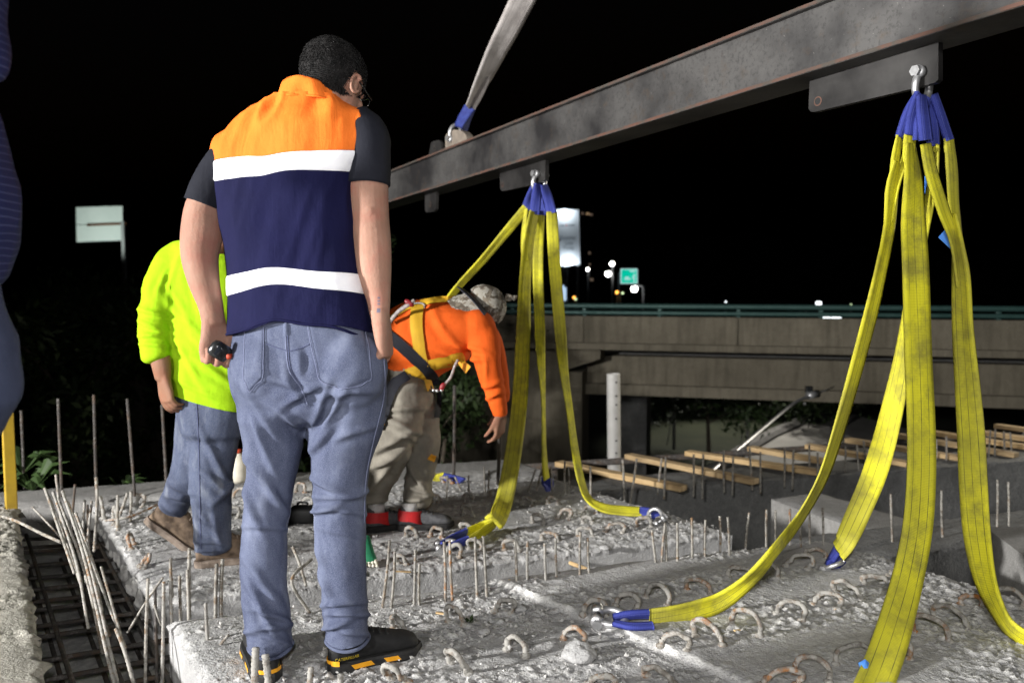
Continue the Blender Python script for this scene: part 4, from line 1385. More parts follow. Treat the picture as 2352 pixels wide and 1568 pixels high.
# bars on the left part of the middle and front girders
for a in ((965, 1150, 965, 880), (875, 1050, 870, 930), (1100, 1260, 1105, 960), (1128, 1255, 1135, 935)):
    bar(zl, *a, zF - .02, front, .0060)
for a in ((600, 790, 600, 610), (600, 740, 650, 600), (665, 740, 668, 590), (848, 650, 848, 570), (700, 660, 700, 600), (515, 700, 515, 615)):
    bar(zl, *a, zM, middle, .0075, 'rebar_dirty')
rod([G(240, 1195, zM + .03), G(300, 1185, zM + .05), G(385, 1148, zM + .06)], .006, 'rebar_rust', middle)
# bars between the man's legs
rod([G(712, 1408, 0), G(714, 1350, 0) + Vector((0, -.25, .12)), P(716, 1283, 2.78)], .0055, 'rebar_dirty', front)
rod([P(672, 1255, 3.05), P(690, 1300, 2.98), P(703, 1345, 2.92)], .0055, 'rebar_dirty', front)

# tall thin bars on the shelf behind
for x0, y0, x1, y1 in ((315, 600, 296, 120), (492, 620, 478, 100), (688, 600, 648, 120), (852, 600, 826, 150), (125, 560, 108, 180)):
    X0, Y0 = zl(x0, y0); X1, Y1 = zl(x1, y1)
    b_ = G(X0, Y0 + 8, -.17); b_ = Vector((b_.x, b_.y, b_.z))
    t_ = P(X1, Y1, b_.y)
    rod([b_, b_.lerp(t_, .5), t_], .0085, 'rebar_dark', shelf, 'rebar', False)
rod([P(1042, 1110, 5.3), P(1043, 1000, 5.3), P(1044, 885, 5.3)], .011, 'rebar_dark', shelf, 'rebar', False)

# loose crumbs of mortar on the girders
def crumbs(parent, corners, z, n, seed, name='mortar_crumbs'):
    r = np.random.default_rng(seed)
    c = [np.array(p) for p in corners]
    V, F = [], []
    for k in range(n):
        u, v = r.random(), r.random()
        p = (c[0] * (1 - u) + c[1] * u) * (1 - v) + (c[3] * (1 - u) + c[2] * u) * v
        s = .0018 + .0065 * r.random() ** 4
        o = len(V)
        q = r.normal(size=(6, 3)) * .25 + np.array([[1, 0, 0], [-1, 0, 0], [0, 1, 0], [0, -1, 0], [0, 0, .7], [0, 0, -.7]])
        for a in q:
            V.append((p[0] + a[0] * s, p[1] + a[1] * s, z + .005 + s * .3 + a[2] * s))
        F += [(o + i, o + j, o + 4) for i, j in ((0, 2), (2, 1), (1, 3), (3, 0))] + [(o + j, o + i, o + 5) for i, j in ((0, 2), (2, 1), (1, 3), (3, 0))]
    mb = MB(); mb.add(V, F)
    return tag(mb.build(name, 'cement_splash', parent, fix=False), kind='stuff')
crumbs(front, [(-.2, 1.6), (2.0, 2.2), (1.3, 3.43), (-1.1, 2.62)], .006, 4600, 4)
crumbs(middle, [(-1.36, 3.12), (1.06, 4.0), (.2, 5.15), (-2.3, 4.48)], zM + .002, 3600, 6)

# lumps of concrete lying about
lumps = [(1332, 1514, .050, 'pale lump of set concrete on the front girder below the lying sling'), (1112, 1455, .018, 'thumb sized lump of mortar between two loops on the front girder'),
         (1196, 1402, .022, 'small lump of mortar beside a loop at the seam'), (720, 1538, .022, 'small grey lump of mortar between the man\'s shoes'), (1390, 1262, .02, 'tiny lump of mortar on the edge of the middle girder')]
for k, (x, y, r, lab) in enumerate(lumps):
    zz = zM if y < 1300 else ztop(x, y)
    c = G(x, y, zz)
    o = lump(c + Vector((0, 0, r * .42)), r, 90 + k, 'mortar_lump', 'deck_concrete', None)
    tag(o, lab, 'lump')
# small weed
wd = empty('weed', G(1078, 1430, 0), 'tiny green weed sprouting beside a loop on the front girder', 'plant')
for k in range(6):
    c = G(1078, 1432, 0)
    a = k * 1.05
    tip = c + Vector((math.cos(a) * .022, math.sin(a) * .018, .016 + .012 * (k % 2)))
    md = c.lerp(tip, .6)
    sd = Vector((-math.sin(a), math.cos(a), 0)) * .007
    mb = MB(); mb.add([c, md + sd, tip, md - sd], [(0, 1, 2, 3)]); mb.build('leaf', 'leaf_dark', wd, fix=False)
# wooden stick lying in the gap behind the front girder
mb = MB(); mb.tube([G(1310, 1292, -.16), G(1388, 1322, -.05)], .009, 7)
tag(mb.build('timber_stick', 'timber'), 'dark stick leaning in the gap behind the row of short bars', 'stick')

# splinters of wood on the girders
for k, (x, y, an, ln, lab) in enumerate(((925, 1316, 10, .07, 'pale wood splinter on the near edge of the middle girder'), (1182, 1336, 25, .05, 'short rusty wood chip at the foot of the row of bars'), (1013, 1413, -5, .035, 'tiny pale wood chip near a loop left of the seam'), (1700, 1452, 30, .05, 'small brown chip on the front girder between loops'))):
    zz = zM if y < 1330 else .006
    c = G(x, y, zz) + Vector((0, 0, .008))
    mb = MB(); mb.box(c, (ln, .010, .006), Matrix.Rotation(math.radians(an), 3, 'Z') @ Matrix.Rotation(math.radians(6), 3, 'Y'), .0015)
    tag(mb.build('wood_splinter', 'timber'), lab, 'wood chip')
# timber battens across the girders behind
def batten(x0, y0, x1, y1, z, label, w=.090, h=.040):
    a, b_ = G(x0, y0, z), G(x1, y1, z)
    d = (b_ - a); L_ = d.length
    d.normalize()
    up = Vector((0, 0, 1)); s = d.cross(up).normalized(); up = s.cross(d)
    R3 = Matrix((d, s, up)).transposed()
    mb = MB(); mb.box((0, 0, 0), (L_, w, h), None, .004)
    o = mb.build('timber_batten', 'timber')
    o.matrix_world = Matrix.Translation((a + b_) / 2) @ R3.to_4x4()
    return tag(o, label, 'timber', 'timber battens on the girders')
zB = -.339
bl = [((z4(385, 1160)), (z4(1215, 1325)), 'timber batten ending beside the white pipe foot, leftmost of the row'),
      ((z4(845, 1110)), (z4(1690, 1280)), 'timber batten with pale cut end right of the white pipe, second from left'),
      ((z4(1235, 1090)), (z5(500, 1225)), 'timber batten crossing before the ramp road, third from left'),
      ((z5(0, 1060)), (z5(520, 1150)), 'weathered timber batten before the leaning pole foot, fourth from left'),
      ((z5(380, 1045)), (z5(1050, 1165)), 'timber batten behind the twisted sling, fifth from left'),
      ((z5(640, 1005)), (z5(1420, 1130)), 'timber batten behind the two middle slings, sixth from left'),
      ((z5(970, 975)), (z5(1760, 1105)), 'bright timber batten behind the wide hanging sling'),
      ((z5(1190, 955)), (z5(1980, 1075)), 'bright timber batten just right of the wide hanging sling'),
      ((z5(1400, 938)), (z5(2150, 1045)), 'bright timber batten, second from the right edge'),
      ((z5(1620, 912)), (z5(2300, 1000)), 'brightest timber batten at the right edge of the picture')]
for (p0, p1, lab) in bl:
    batten(p0[0], p0[1], p1[0], p1[1], zB, lab)

# =================================================================== spreader beam
def beamY(x, off=0.0):
    return (1 / (1.85e-4 * (x - 62))) * (2.37 + off) / 2.37

def bp(x, y, off=0.0):
    return P(x, y, beamY(x, off))
E1, E2 = bp(820, 225.6 - .3095 * (820 - 1665)), bp(2700, 225.6 - .3095 * (2700 - 1665))
BD = (E2 - E1).normalized()
BNRM = Vector((-BD.y, BD.x, 0)).normalized()
if BNRM.dot(-E1) < 0: BNRM = -BNRM               # towards the camera side
BUP = BNRM.cross(BD).normalized()
if BUP.z < 0: BUP = -BUP
BL = (E2 - E1).length
FW, BH, FT = .187, .243, .016

def beam_pt(s, off, h):
    """s along the beam, off behind the front flange edge, h above its underside"""
    return E1 + BD * s - BNRM * off + BUP * h
RB = Matrix((BD, -BNRM, BUP)).transposed()
def bm_box(s0, s1, o0, o1, h0, h1, bev=0.0):
    mb = MB()
    mb.box(beam_pt((s0 + s1) / 2, (o0 + o1) / 2, (h0 + h1) / 2), (s1 - s0, o1 - o0, h1 - h0), RB, bev)
    return mb
beam = empty('spreader_beam', beam_pt(BL / 2, FW / 2, 0), 'long grey steel spreader beam hanging overhead across the picture', 'spreader beam')
bm_box(0, BL, 0.002, FW, 0, FT, .002).build('bottom_flange', 'beam_steel', beam)
bm_box(0, BL, 0.002, FW, BH - FT, BH, .002).build('top_flange', 'beam_steel', beam)
bm_box(0, BL, .028, .038, FT, BH - FT).build('web', 'beam_steel', beam)
bm_box(0, BL, FW - .038, FW - .028, FT, BH - FT).build('web', 'beam_steel', beam)
# rusty flange edges, ragged
def edge_strip(h0, h1, name):
    mb = MB()
    n = 160
    V = []
    for k in range(n + 1):
        s = BL * k / n
        j = random.uniform(-.0012, .0012)
        V += [beam_pt(s, -.0008 + j, h0), beam_pt(s, -.0008 + j * .5, h1), beam_pt(s, .002, h1), beam_pt(s, .002, h0)]
    F = []
    for k in range(n):
        a = 4 * k
        for q in range(4):
            F.append((a + q, a + (q + 1) % 4, a + 4 + (q + 1) % 4, a + 4 + q))
    mb.add(V, F)
    return mb.build(name, 'flange_edge', beam)
edge_strip(.002, FT - .002, 'flange_edge')
edge_strip(BH - FT + .002, BH - .002, 'flange_edge')
bm_box(-.012, 0, 0, FW, 0, BH).build('end_plate', 'lug_steel', beam)

def plate(pts, off, th, name, mat, parent, holes=()):
    me = MB().poly_prism([bp(x, y, off) for x, y in pts], -BNRM * th)
    o = me.build(name, mat, parent)
    for (x, y, r) in holes:
        c = bp(x, y, off) + BNRM * .001
        rr = r * mpx(beamY(x, off))
        mb = MB(); mb.tube([c, c - BNRM * (th + .002)], rr, 14)
        mb.build('pin_hole', 'rubber', parent if parent.parent is None else parent)
        mb = MB()
        V, F = [], []
        for k in range(18):
            a = 2 * math.pi * k / 18
            e = BD * math.cos(a) + BUP * math.sin(a)
            V += [c + e * rr * 1.0 + BNRM * .001, c + e * rr * 1.35 + BNRM * .0005]
        F = [(2 * k, 2 * k + 1, 2 * ((k + 1) % 18) + 1, 2 * ((k + 1) % 18)) for k in range(18)]
        mb.add(V, F); mb.build('hole_rim', 'flange_edge', parent, fix=False)
    return o
HW = FW / 2 - .012
plate([(1861, 150), (1857, 250), (1862, 257), (1872, 257), (2100, 203), (2148, 190), (2155, 183), (2155, 70)], HW, .024, 'lifting_lug', 'lug_steel', beam, [(1879, 233, 8)])
plate([(1147, 384), (1149, 434), (1153, 439), (1160, 438), (1222, 425), (1252, 414), (1253, 350)], HW, .024, 'lifting_lug', 'lug_steel', beam, [(1154, 424, 4.5)])
plate([(976, 436), (976, 482), (979, 488), (997, 486), (1001, 480), (1002, 430)], HW, .02, 'tie_tab', 'lug_steel', beam, [(988, 469, 4.5)])
plate([(983, 365), (990, 328), (996, 324), (1008, 322), (1013, 327), (1013, 350)], HW, .02, 'tie_tab', 'lug_steel', beam, [(998, 341, 4)])
lugp = [(1023, 352)] + [(1047 + 25 * math.cos(math.radians(a)) * (1 if a < 90 else 1), 318 - 20 * math.sin(math.radians(a))) for a in (170, 150, 125, 100, 75, 50, 25, 10)] + [(1074, 330)]
plate(lugp, HW - .02, .05, 'padeye', 'lug_rough', beam)
mb = MB(); c = bp(1026, 382, .028) + BNRM * .003
mb.tube([c, c - BNRM * .004], .017, 12); mb.build('drain_hole', 'rust_pin', beam)

# =================================================================== shackles
def shackle(pin, down, axis, s, label, name='bow_shackle', pinmat='rust_pin'):
    """pin: centre of the pin, down: direction of the bow, axis: direction of the pin, s: inside width"""
    pin = Vector(pin); down = Vector(down).normalized(); axis = Vector(axis)
    axis = (axis - down * axis.dot(down)).normalized()
    t = empty(name, pin, label, 'shackle', 'rigging shackles')
    r = s * .26
    pts = []
    for k in range(19):
        f = k / 18
        if f < .3:
            u = f / .3
            pts.append(axis * (s * (.5 + .30 * math.sin(u * 1.57))) + down * (s * 1.0 * u))
        elif f > .7:
            u = (1 - f) / .3
            pts.append(axis * (-s * (.5 + .30 * math.sin(u * 1.57))) + down * (s * 1.0 * u))
        else:
            a = math.pi * (f - .3) / .4
            pts.append(axis * (s * .80 * math.cos(a)) + down * (s * (1.0 + .95 * math.sin(a))))
    pts = [pin + p for p in pts]
    mb = MB(); mb.tube(pts, r, 10)
    for sg in (-1, 1):
        c = pin + axis * (sg * s * .5)
        V, F = tube([c - axis * r * .9, c + axis * r * .9], r * 1.75, 14); mb.add(V, F)
    mb.build('bow', 'galv_steel', t, True)
    mb = MB(); mb.tube([pin - axis * s * .95, pin + axis * s * .9], r * .85, 10); mb.build('pin', pinmat, t, True)
    for sg in (-1, 1):
        mb = MB(); mb.tube([pin + axis * (sg * s * .80), pin + axis * (sg * s * 1.05)], r * 1.5, 6); mb.build('pin_nut', 'galv_steel', t)
    return t

near_pin = bp(2121, 168, HW + .012)
far_pin = bp(1240, 401, HW + .012)
shackle(near_pin, Vector((-.05, 0, -1)), BNRM, .046, 'steel bow shackle in the right end of the near lifting lug')
shackle(far_pin, Vector((-.1, 0, -1)), BNRM, .050, 'steel bow shackle in the far lifting lug above the worker in orange')
shackle(bp(1042, 322, HW), Vector((.25, 0, 1)), BNRM, .052, 'steel shackle on top of the beam holding the white sling')

# =================================================================== slings
def ribbon(rows, W, mat, name, parent, thick=.006, flip=1, per=10, wave=.0):
    """webbing through rows (x, y, Y, visible width in px); W is its real width, the rest is twist"""
    A = []
    for x, y, Yv, w in rows:
        p = P(x, y, Yv)
        vis = min(1.0, w * mpx(Yv) / W)
        A.append((p.x, p.y, p.z, math.acos(max(.12, vis)), min(W, W)))
    A = catmull(A, per)
    n = len(A)
    pts = [Vector(a[:3]) for a in A]
    V, uv = [], []
    nc = 7
    L_ = 0
    for i in range(n):
        t = (pts[min(i + 1, n - 1)] - pts[max(i - 1, 0)]).normalized()
        view = (pts[i] - _C).normalized()
        s0 = t.cross(view)
        if s0.length < 1e-3: s0 = t.cross(Vector((0, 0, 1)))
        s0.normalize()
        dep = s0.cross(t).normalized()
        if dep.dot(view) < 0: dep = -dep
        tw = A[i][3] * flip
        s = s0 * math.cos(tw) + dep * math.sin(tw)
        nn = s.cross(t).normalized()
        if i: L_ += (pts[i] - pts[i - 1]).length
        for side in (0, 1):
            for k in range(nc):
                u = k / (nc - 1)
                cup = .0035 * math.sin(L_ * 9 + 1.3) * (2 * u - 1) ** 2 + .0012 * math.sin(u * 12 + L_ * 5)
                V.append(pts[i] + s * ((u - .5) * W) + nn * (cup + (thick / 2 if side == 0 else -thick / 2)))
                uv.append((u, L_))
    F = []
    st = 2 * nc
    for i in range(n - 1):
        a, b_ = i * st, (i + 1) * st
        for k in range(nc - 1):
            F.append((a + k, a + k + 1, b_ + k + 1, b_ + k))
            F.append((a + nc + k + 1, a + nc + k, b_ + nc + k, b_ + nc + k + 1))
        F.append((a, b_, b_ + nc, a + nc))
        F.append((a + nc - 1, a + 2 * nc - 1, b_ + 2 * nc - 1, b_ + nc - 1))
    F.append(tuple(range(nc)) + tuple(range(2 * nc - 1, nc - 1, -1)))
    e = (n - 1) * st
    F.append(tuple(e + k for k in range(nc))[::-1] + tuple(e + nc + k for k in range(nc)))
    me = bpy.data.meshes.new(name)
    me.from_pydata([tuple(v) for v in V], [], F)
    me.update()
    ul = me.uv_layers.new(name='UVMap')
    li = np.empty(len(me.loops), dtype=np.int64); me.loops.foreach_get('vertex_index', li)
    ul.data.foreach_set('uv', np.array(uv, dtype=np.float32)[li].ravel())
    return link_mesh(name, me, mat, parent, True)

def sling(label, webs, sleeves, tags=(), mat='yellow_webbing', smat='sleeve_blue', name='lifting_sling', group='yellow lifting slings'):
    r0 = webs[0][0][0]
    t = empty(name, P(r0[0], r0[1], r0[2]), label, 'sling', group)
    for k, (rows, W, fl) in enumerate(webs):
        ribbon(rows, W, mat, 'webbing' if k == 0 else 'eye_leg', t, flip=fl)
    for rows, W, fl in sleeves:
        ribbon(rows, W, smat, 'eye_sleeve', t, thick=.012, flip=fl)
    for q in tags:
        pts = [P(*v) for v in q]
        mb = MB(); mb.poly_prism(pts, (0, .002, 0)); mb.build('tag', 'tag_blue', t)
    return t
def gy(x, y, z):
    """distance at which the sight line meets height z"""
    return G(x, y, z).y

nY = near_pin.y
# A: to the lower left, lying on the front girder
A_rows = [(2062, 372, nY - .005, 10), (2051, 435, nY, 24), (2043, 520, nY, 22), (2022, 620, nY, 24), (1995, 740, nY - .01, 28), (1962, 870, nY - .02, 27), (1925, 990, nY - .03, 24), (1885, 1100, nY - .02, 20), (1830, 1200, nY, 18),
          (1770, 1280, gy(1770, 1280, .24), 22), (1715, 1337, gy(1715, 1337, .13), 30), (1655, 1380, gy(1655, 1380, .062), 40), (1600, 1400, gy(1600, 1400, .045), 44), (1545, 1412, gy(1545, 1412, .04), 42), (1492, 1420, gy(1492, 1420, .035), 42)]
sling('yellow sling twisting left to lie on the front girder, blue ended', [
    (A_rows, .068, 1),
    ([(2069, 312, nY - .02, 12), (2059, 365, nY - .012, 15), (2053, 430, nY + .014, 14), (2047, 500, nY + .016, 10)], .045, 1),
    ([(2092, 300, nY - .01, 14), (2076, 365, nY + .006, 13), (2058, 430, nY + .016, 11), (2046, 510, nY + .018, 8)], .040, -1)],
    [([(2108, 222, nY - .01, 10), (2088, 262, nY - .02, 18), (2069, 318, nY - .02, 18)], .04, 1),
     ([(1497, 1411, gy(1497, 1411, .045), 16), (1450, 1413, gy(1450, 1413, .045), 14), (1408, 1419, gy(1408, 1419, .035), 10)], .036, 1),
     ([(1500, 1434, gy(1500, 1434, .03), 14), (1450, 1435, gy(1450, 1435, .03), 12), (1410, 1428, gy(1410, 1428, .03), 9)], .036, -1)],
    [[(1587, 1428, 2.60), (1602, 1418, 2.61), (1618, 1420, 2.61), (1612, 1446, 2.59), (1600, 1452, 2.58)]])
# B: broad strap hanging straight down towards the camera
B_rows = [(2094, 330, nY - .02, 16), (2100, 415, nY - .025, 36), (2098, 520, nY - .05, 50), (2103, 640, nY - .07, 54), (2110, 800, nY - .10, 56), (2115, 960, nY - .13, 58), (2114, 1100, nY - .16, 60), (2106, 1220, nY - .22, 62), (2086, 1330, 2.44, 66),
          (2058, 1430, 2.34, 74), (2028, 1520, 2.24, 80), (1995, 1600, 2.12, 84), (1965, 1660, 2.0, 84)]
sling('widest yellow sling hanging straight to the bottom edge, right', [
    (B_rows, .094, 1),
    ([(2093, 305, nY - .03, 24), (2090, 355, nY - .012, 24), (2096, 430, nY + .0, 26), (2099, 520, nY - .02, 26)], .05, 1)],
    [([(2112, 218, nY - .02, 12), (2100, 262, nY - .03, 22), (2093, 312, nY - .03, 24)], .05, 1)],
    [[(1971, 1522, 2.23), (1988, 1513, 2.23), (2000, 1525, 2.23), (1999, 1560, 2.19), (1986, 1575, 2.17), (1983, 1545, 2.20)]])
# C: behind B, to the back left
C_rows = [(2146, 350, nY + .04, 12), (2139, 425, nY + .05, 20), (2122, 520, nY + .07, 22), (2102, 640, nY + .10, 24), (2084, 760, nY + .14, 34), (2062, 880, nY + .18, 42), (2036, 1000, nY + .24, 50), (2004, 1100, nY + .30, 54), (1970, 1180, nY + .36, 52),
          (1942, 1240, gy(1942, 1240, .14), 46), (1925, 1265, gy(1925, 1265, .09), 40)]
sling('yellow sling behind the widest one, its blue end hanging above the girder', [
    (C_rows, .085, -1),
    ([(2146, 330, nY + .03, 16), (2145, 380, nY + .055, 14), (2138, 430, nY + .075, 14), (2124, 510, nY + .09, 12)], .045, -1)],
    [([(2130, 220, nY + .02, 16), (2140, 275, nY + .02, 26), (2145, 335, nY + .03, 22)], .05, 1),
     ([(1922, 1262, gy(1922, 1262, .09) - .01, 18), (1908, 1285, gy(1908, 1285, .05), 16), (1900, 1300, gy(1900, 1300, .03), 12)], .045, -1),
     ([(1934, 1280, gy(1934, 1280, .06), 26), (1916, 1295, gy(1916, 1295, .035), 26), (1904, 1300, gy(1904, 1300, .025), 20)], .05, 1)],
    [[(2124, 405, nY + .09), (2134, 402, nY + .09), (2134, 440, nY + .10), (2125, 490, nY + .12)]])
# D: rightmost, its eye in two legs
D_rows = [(2188, 490, nY - .005, 10), (2198, 562, nY - .005, 22), (2207, 640, nY - .01, 36), (2213, 760, nY - .03, 42), (2221, 880, nY - .05, 50), (2229, 1000, nY - .08, 56), (2236, 1120, nY - .11, 58), (2246, 1230, nY - .15, 56), (2264, 1330, nY - .2, 46),
          (2292, 1400, nY - .25, 34), (2330, 1452, gy(2330, 1452, .06), 32), (2400, 1490, gy(2400, 1490, .03), 50), (2480, 1510, gy(2480, 1510, .03), 56)]
sling('rightmost yellow sling, hanging in a long curve to the right edge', [
    (D_rows, .088, -1),
    ([(2181, 318, nY + .02, 18), (2188, 390, nY + .01, 22), (2191, 470, nY + .008, 20), (2199, 560, nY + .014, 18), (2206, 660, nY + .012, 16)], .045, 1),
    ([(2128, 330, nY - .04, 20), (2142, 400, nY - .04, 24), (2168, 485, nY - .022, 23), (2192, 555, nY + .002, 20), (2205, 650, nY + .012, 16)], .048, 1)],
    [([(2146, 216, nY + .02, 12), (2163, 265, nY + .02, 14), (2181, 322, nY + .02, 15)], .038, 1),
     ([(2118, 218, nY - .05, 14), (2122, 265, nY - .05, 22), (2128, 322, nY - .05, 24)], .048, 1),
     ([(2132, 226, nY - .03, 14), (2112, 275, nY - .04, 10), (2106, 322, nY - .03, 7)], .03, 1)],
    [[(2155, 545, nY + .02), (2190, 508, nY + .02), (2206, 520, nY + .02), (2187, 575, nY + .02)]])

fY = far_pin.y
sling('far yellow sling pulled sideways to the left above the worker in orange', [
    ([(1210, 478, fY, 22), (1170, 525, fY, 20), (1110, 595, fY + .05, 17), (1040, 676, fY + .1, 15), (985, 770, fY + .2, 16), (962, 900, fY + .3, 18), (970, 1015, fY + .35, 18), (992, 1090, gy(992, 1090, -.09), 16), (1018, 1094, gy(1018, 1094, -.10), 18)], .06, 1)],
    [([(1230, 425, fY, 12), (1218, 450, fY, 14), (1207, 482, fY, 20)], .05, 1),
     ([(1016, 1094, gy(1016, 1094, -.10), 18), (1036, 1098, gy(1036, 1098, -.105), 18), (1062, 1104, gy(1062, 1104, -.105), 14)], .06, 1)])
sling('far yellow sling running down beside the worker\'s hand to fold on the girder', [
    ([(1228, 488, fY - .05, 20), (1214, 560, fY - .08, 24), (1205, 650, fY - .12, 26), (1203, 750, fY - .18, 32), (1198, 850, fY - .25, 34), (1190, 950, fY - .33, 36), (1178, 1050, fY - .42, 38), (1160, 1140, fY - .52, 44), (1143, 1190, gy(1143, 1190, -.03), 42), (1132, 1198, gy(1132, 1198, -.06), 34)], .092, 1),
    ([(1148, 1192, gy(1148, 1192, -.04), 16), (1110, 1208, gy(1110, 1208, -.08), 20), (1070, 1222, gy(1070, 1222, -.09), 16)], .06, 1),
    ([(1140, 1202, gy(1140, 1202, -.07), 16), (1106, 1224, gy(1106, 1224, -.09), 18), (1072, 1240, gy(1072, 1240, -.095), 14)], .06, 1),
    ([(1207, 480, fY - .02, 7), (1202, 540, fY - .05, 10), (1207, 600, fY - .1, 16)], .04, -1)],
    [([(1236, 424, fY - .04, 12), (1232, 455, fY - .05, 22), (1228, 492, fY - .05, 24)], .06, 1),
     ([(1072, 1222, gy(1072, 1222, -.09), 14), (1040, 1236, gy(1040, 1236, -.10), 12), (1008, 1252, gy(1008, 1252, -.10), 8)], .05, 1),
     ([(1074, 1241, gy(1074, 1241, -.095), 14), (1050, 1250, gy(1050, 1250, -.10), 14), (1028, 1256, gy(1028, 1256, -.10), 10)], .05, 1)])
sling('middle far yellow sling hanging straight to a blue end at the girder edge', [
    ([(1242, 488, fY + .06, 18), (1236, 560, fY + .08, 24), (1236, 650, fY + .08, 26), (1240, 750, fY + .08, 24), (1243, 830, fY + .07, 18), (1246, 910, fY + .05, 9), (1249, 990, fY + .03, 8), (1253, 1070, 4.80, 12), (1256, 1100, gy(1256, 1100, -.055) , 14)], .062, 1)],
    [([(1244, 424, fY + .04, 12), (1246, 455, fY + .05, 20), (1243, 494, fY + .05, 22)], .055, -1),
     ([(1256, 1096, gy(1256, 1096, -.05), 22), (1258, 1110, gy(1258, 1110, -.08), 28), (1253, 1122, gy(1253, 1122, -.10), 20)], .07, 1)])
sling('right far yellow sling curving down to lie on the girder, blue end with shackle', [
    ([(1268, 486, fY - .02, 24), (1272, 580, fY - .04, 28), (1280, 680, fY - .07, 28), (1289, 780, fY - .1, 26), (1297, 870, fY - .14, 18), (1310, 960, fY - .18, 14), (1323, 1040, fY - .24, 16), (1336, 1105, fY - .30, 16), (1352, 1145, gy(1352, 1145, -.02), 16),
      (1385, 1166, gy(1385, 1166, -.055), 20), (1430, 1172, gy(1430, 1172, -.07), 22), (1472, 1174, gy(1472, 1174, -.075), 22)], .068, 1)],
    [([(1250, 424, fY - .02, 12), (1258, 455, fY - .02, 22), (1267, 490, fY - .02, 24)], .06, 1),
     ([(1468, 1174, gy(1468, 1174, -.075), 22), (1492, 1177, gy(1492, 1177, -.08), 22), (1515, 1182, gy(1515, 1182, -.09), 16)], .06, 1)])
# white crane sling on top of the beam
wY = beamY(1050, HW)
sling('pale dirty white sling rising from the beam to the crane', [
    ([(1078, 252, wY, 20), (1092, 222, wY, 24), (1112, 178, wY - .05, 34), (1140, 118, wY - .1, 44), (1170, 62, wY - .15, 50), (1196, 10, wY - .2, 54), (1225, -50, wY - .25, 56), (1290, -180, wY - .35, 56)], .172, -1),
    ([(1084, 250, wY + .03, 10), (1104, 214, wY + .03, 12), (1122, 175, wY + .0, 10)], .08, 1)],
    [([(1052, 292, wY, 16), (1062, 272, wY, 20), (1079, 246, wY, 24)], .08, 1),
     ([(1066, 300, wY + .03, 14), (1074, 276, wY + .03, 14), (1086, 246, wY + .03, 14)], .07, -1)],
    mat='white_webbing', smat='navy_sleeve', group='crane sling')
# shackles lying on the girders at the sling ends
shackle(G(1372, 1414, .035), Vector((.95, -.1, -.05)), Vector((.1, .8, .25)), .046, 'steel shackle lying on the front girder at the end of the twisting sling', pinmat='black_plastic')
shackle(G(1516, 1196, -.10), Vector((-.3, .5, .3)), Vector((.8, -.5, .1)), .042, 'steel shackle at the blue end of the sling lying on the middle girder', pinmat='galv_steel')
shackle(G(1008, 1254, -.10), Vector((.9, .2, .15)), Vector((-.2, .9, .2)), .040, 'dark shackle lying at the folded sling end near the bending worker\'s shoe', pinmat='black_plastic')
shackle(G(1898, 1302, .02), Vector((.5, -.5, .4)), Vector((.7, .7, 0)), .034, 'small shackle at the blue sling end behind the widest sling', pinmat='galv_steel')

# yellow post at the left edge, standing on the abutment
yp = empty('yellow_post', P(16, 1162, 4.0), 'yellow painted upright post at the left edge beside the jeans', 'post')
mb = MB(); mb.box((P(19, 1000, 4.0).x, 4.0, .19), (.050, .050, .56), Matrix.Rotation(math.radians(38), 3, 'Z'), .004); mb.build('shaft', 'post_yellow', yp)
mb = MB(); mb.box((P(19, 1000, 4.0).x, 4.0, -.06), (.11, .11, .03), Matrix.Rotation(math.radians(38), 3, 'Z'), .004); mb.build('base_plate', 'galv_dull', yp)
for z in (.02, .12, .30):
    mb = MB(); mb.tube([(P(14, 1000, 4.0).x - .012, 3.965, z), (P(14, 1000, 4.0).x - .02, 3.955, z)], .005, 8); mb.build('bolt', 'rubber', yp)

# small things on the middle girder
jug = empty('plastic_jug', G(548, 1105, zM), 'white plastic jug with red cap half hidden behind the jeans', 'jug')
c = G(548, 1100, zM)
mb = MB(); mb.add(*stube([(c.x, c.y, c.z + .005, .055, .055), (c.x, c.y, c.z + .08, .058, .058), (c.x, c.y, c.z + .13, .045, .045), (c.x, c.y, c.z + .165, .018, .018)], 5, 16)); mb.build('bottle', 'jug_white', jug, True)
mb = MB(); mb.tube([(c.x, c.y, c.z + .165), (c.x, c.y, c.z + .19)], .02, 12); mb.build('cap', 'red_cap', jug, True)
tb_ = empty('tool_case', G(690, 1205, zM), 'black rubber tool case seen between the legs of the man in jeans', 'case')
c = G(690, 1207, zM)
mb = MB(); mb.box(c + Vector((0, .05, .045)), (.13, .10, .085), None, .02); mb.build('body', 'rubber', tb_, True)
mb = MB(); mb.tube(catmull([c + Vector((-.03, .05, .085)), c + Vector((-.02, .05, .105)), c + Vector((.02, .05, .105)), c + Vector((.03, .05, .085))], 4), .006, 8); mb.build('handle', 'black_plastic', tb_, True)
gl = empty('work_glove', G(848, 1292, zM), 'green glove with pale fingertips dropped beside the jeans', 'glove')
c = G(850, 1296, zM)
mb = MB(); mb.add(*stube([(c.x - .02, c.y, c.z + .12, .022, .016), (c.x - .012, c.y, c.z + .07, .026, .018), (c.x, c.y, c.z + .02, .03, .018)], 5, 12)); mb.build('palm', 'glove_green', gl, True)
for k in range(4):
    mb = MB(); mb.add(*stube([(c.x - .018 + k * .014, c.y - .005, c.z + .02, .008, .008), (c.x - .014 + k * .015, c.y - .02, c.z + .008, .008, .008), (c.x - .01 + k * .016, c.y - .045, c.z + .01, .007, .007)], 4, 8)); mb.build('finger', 'jug_white', gl, True)

# =================================================================== people
def rw(x, y, Yv, hw, hd=None):
    p = P(x, y, Yv)
    a = hw * mpx(Yv)
    return (p.x, p.y, p.z, a, hd if hd is not None else a)

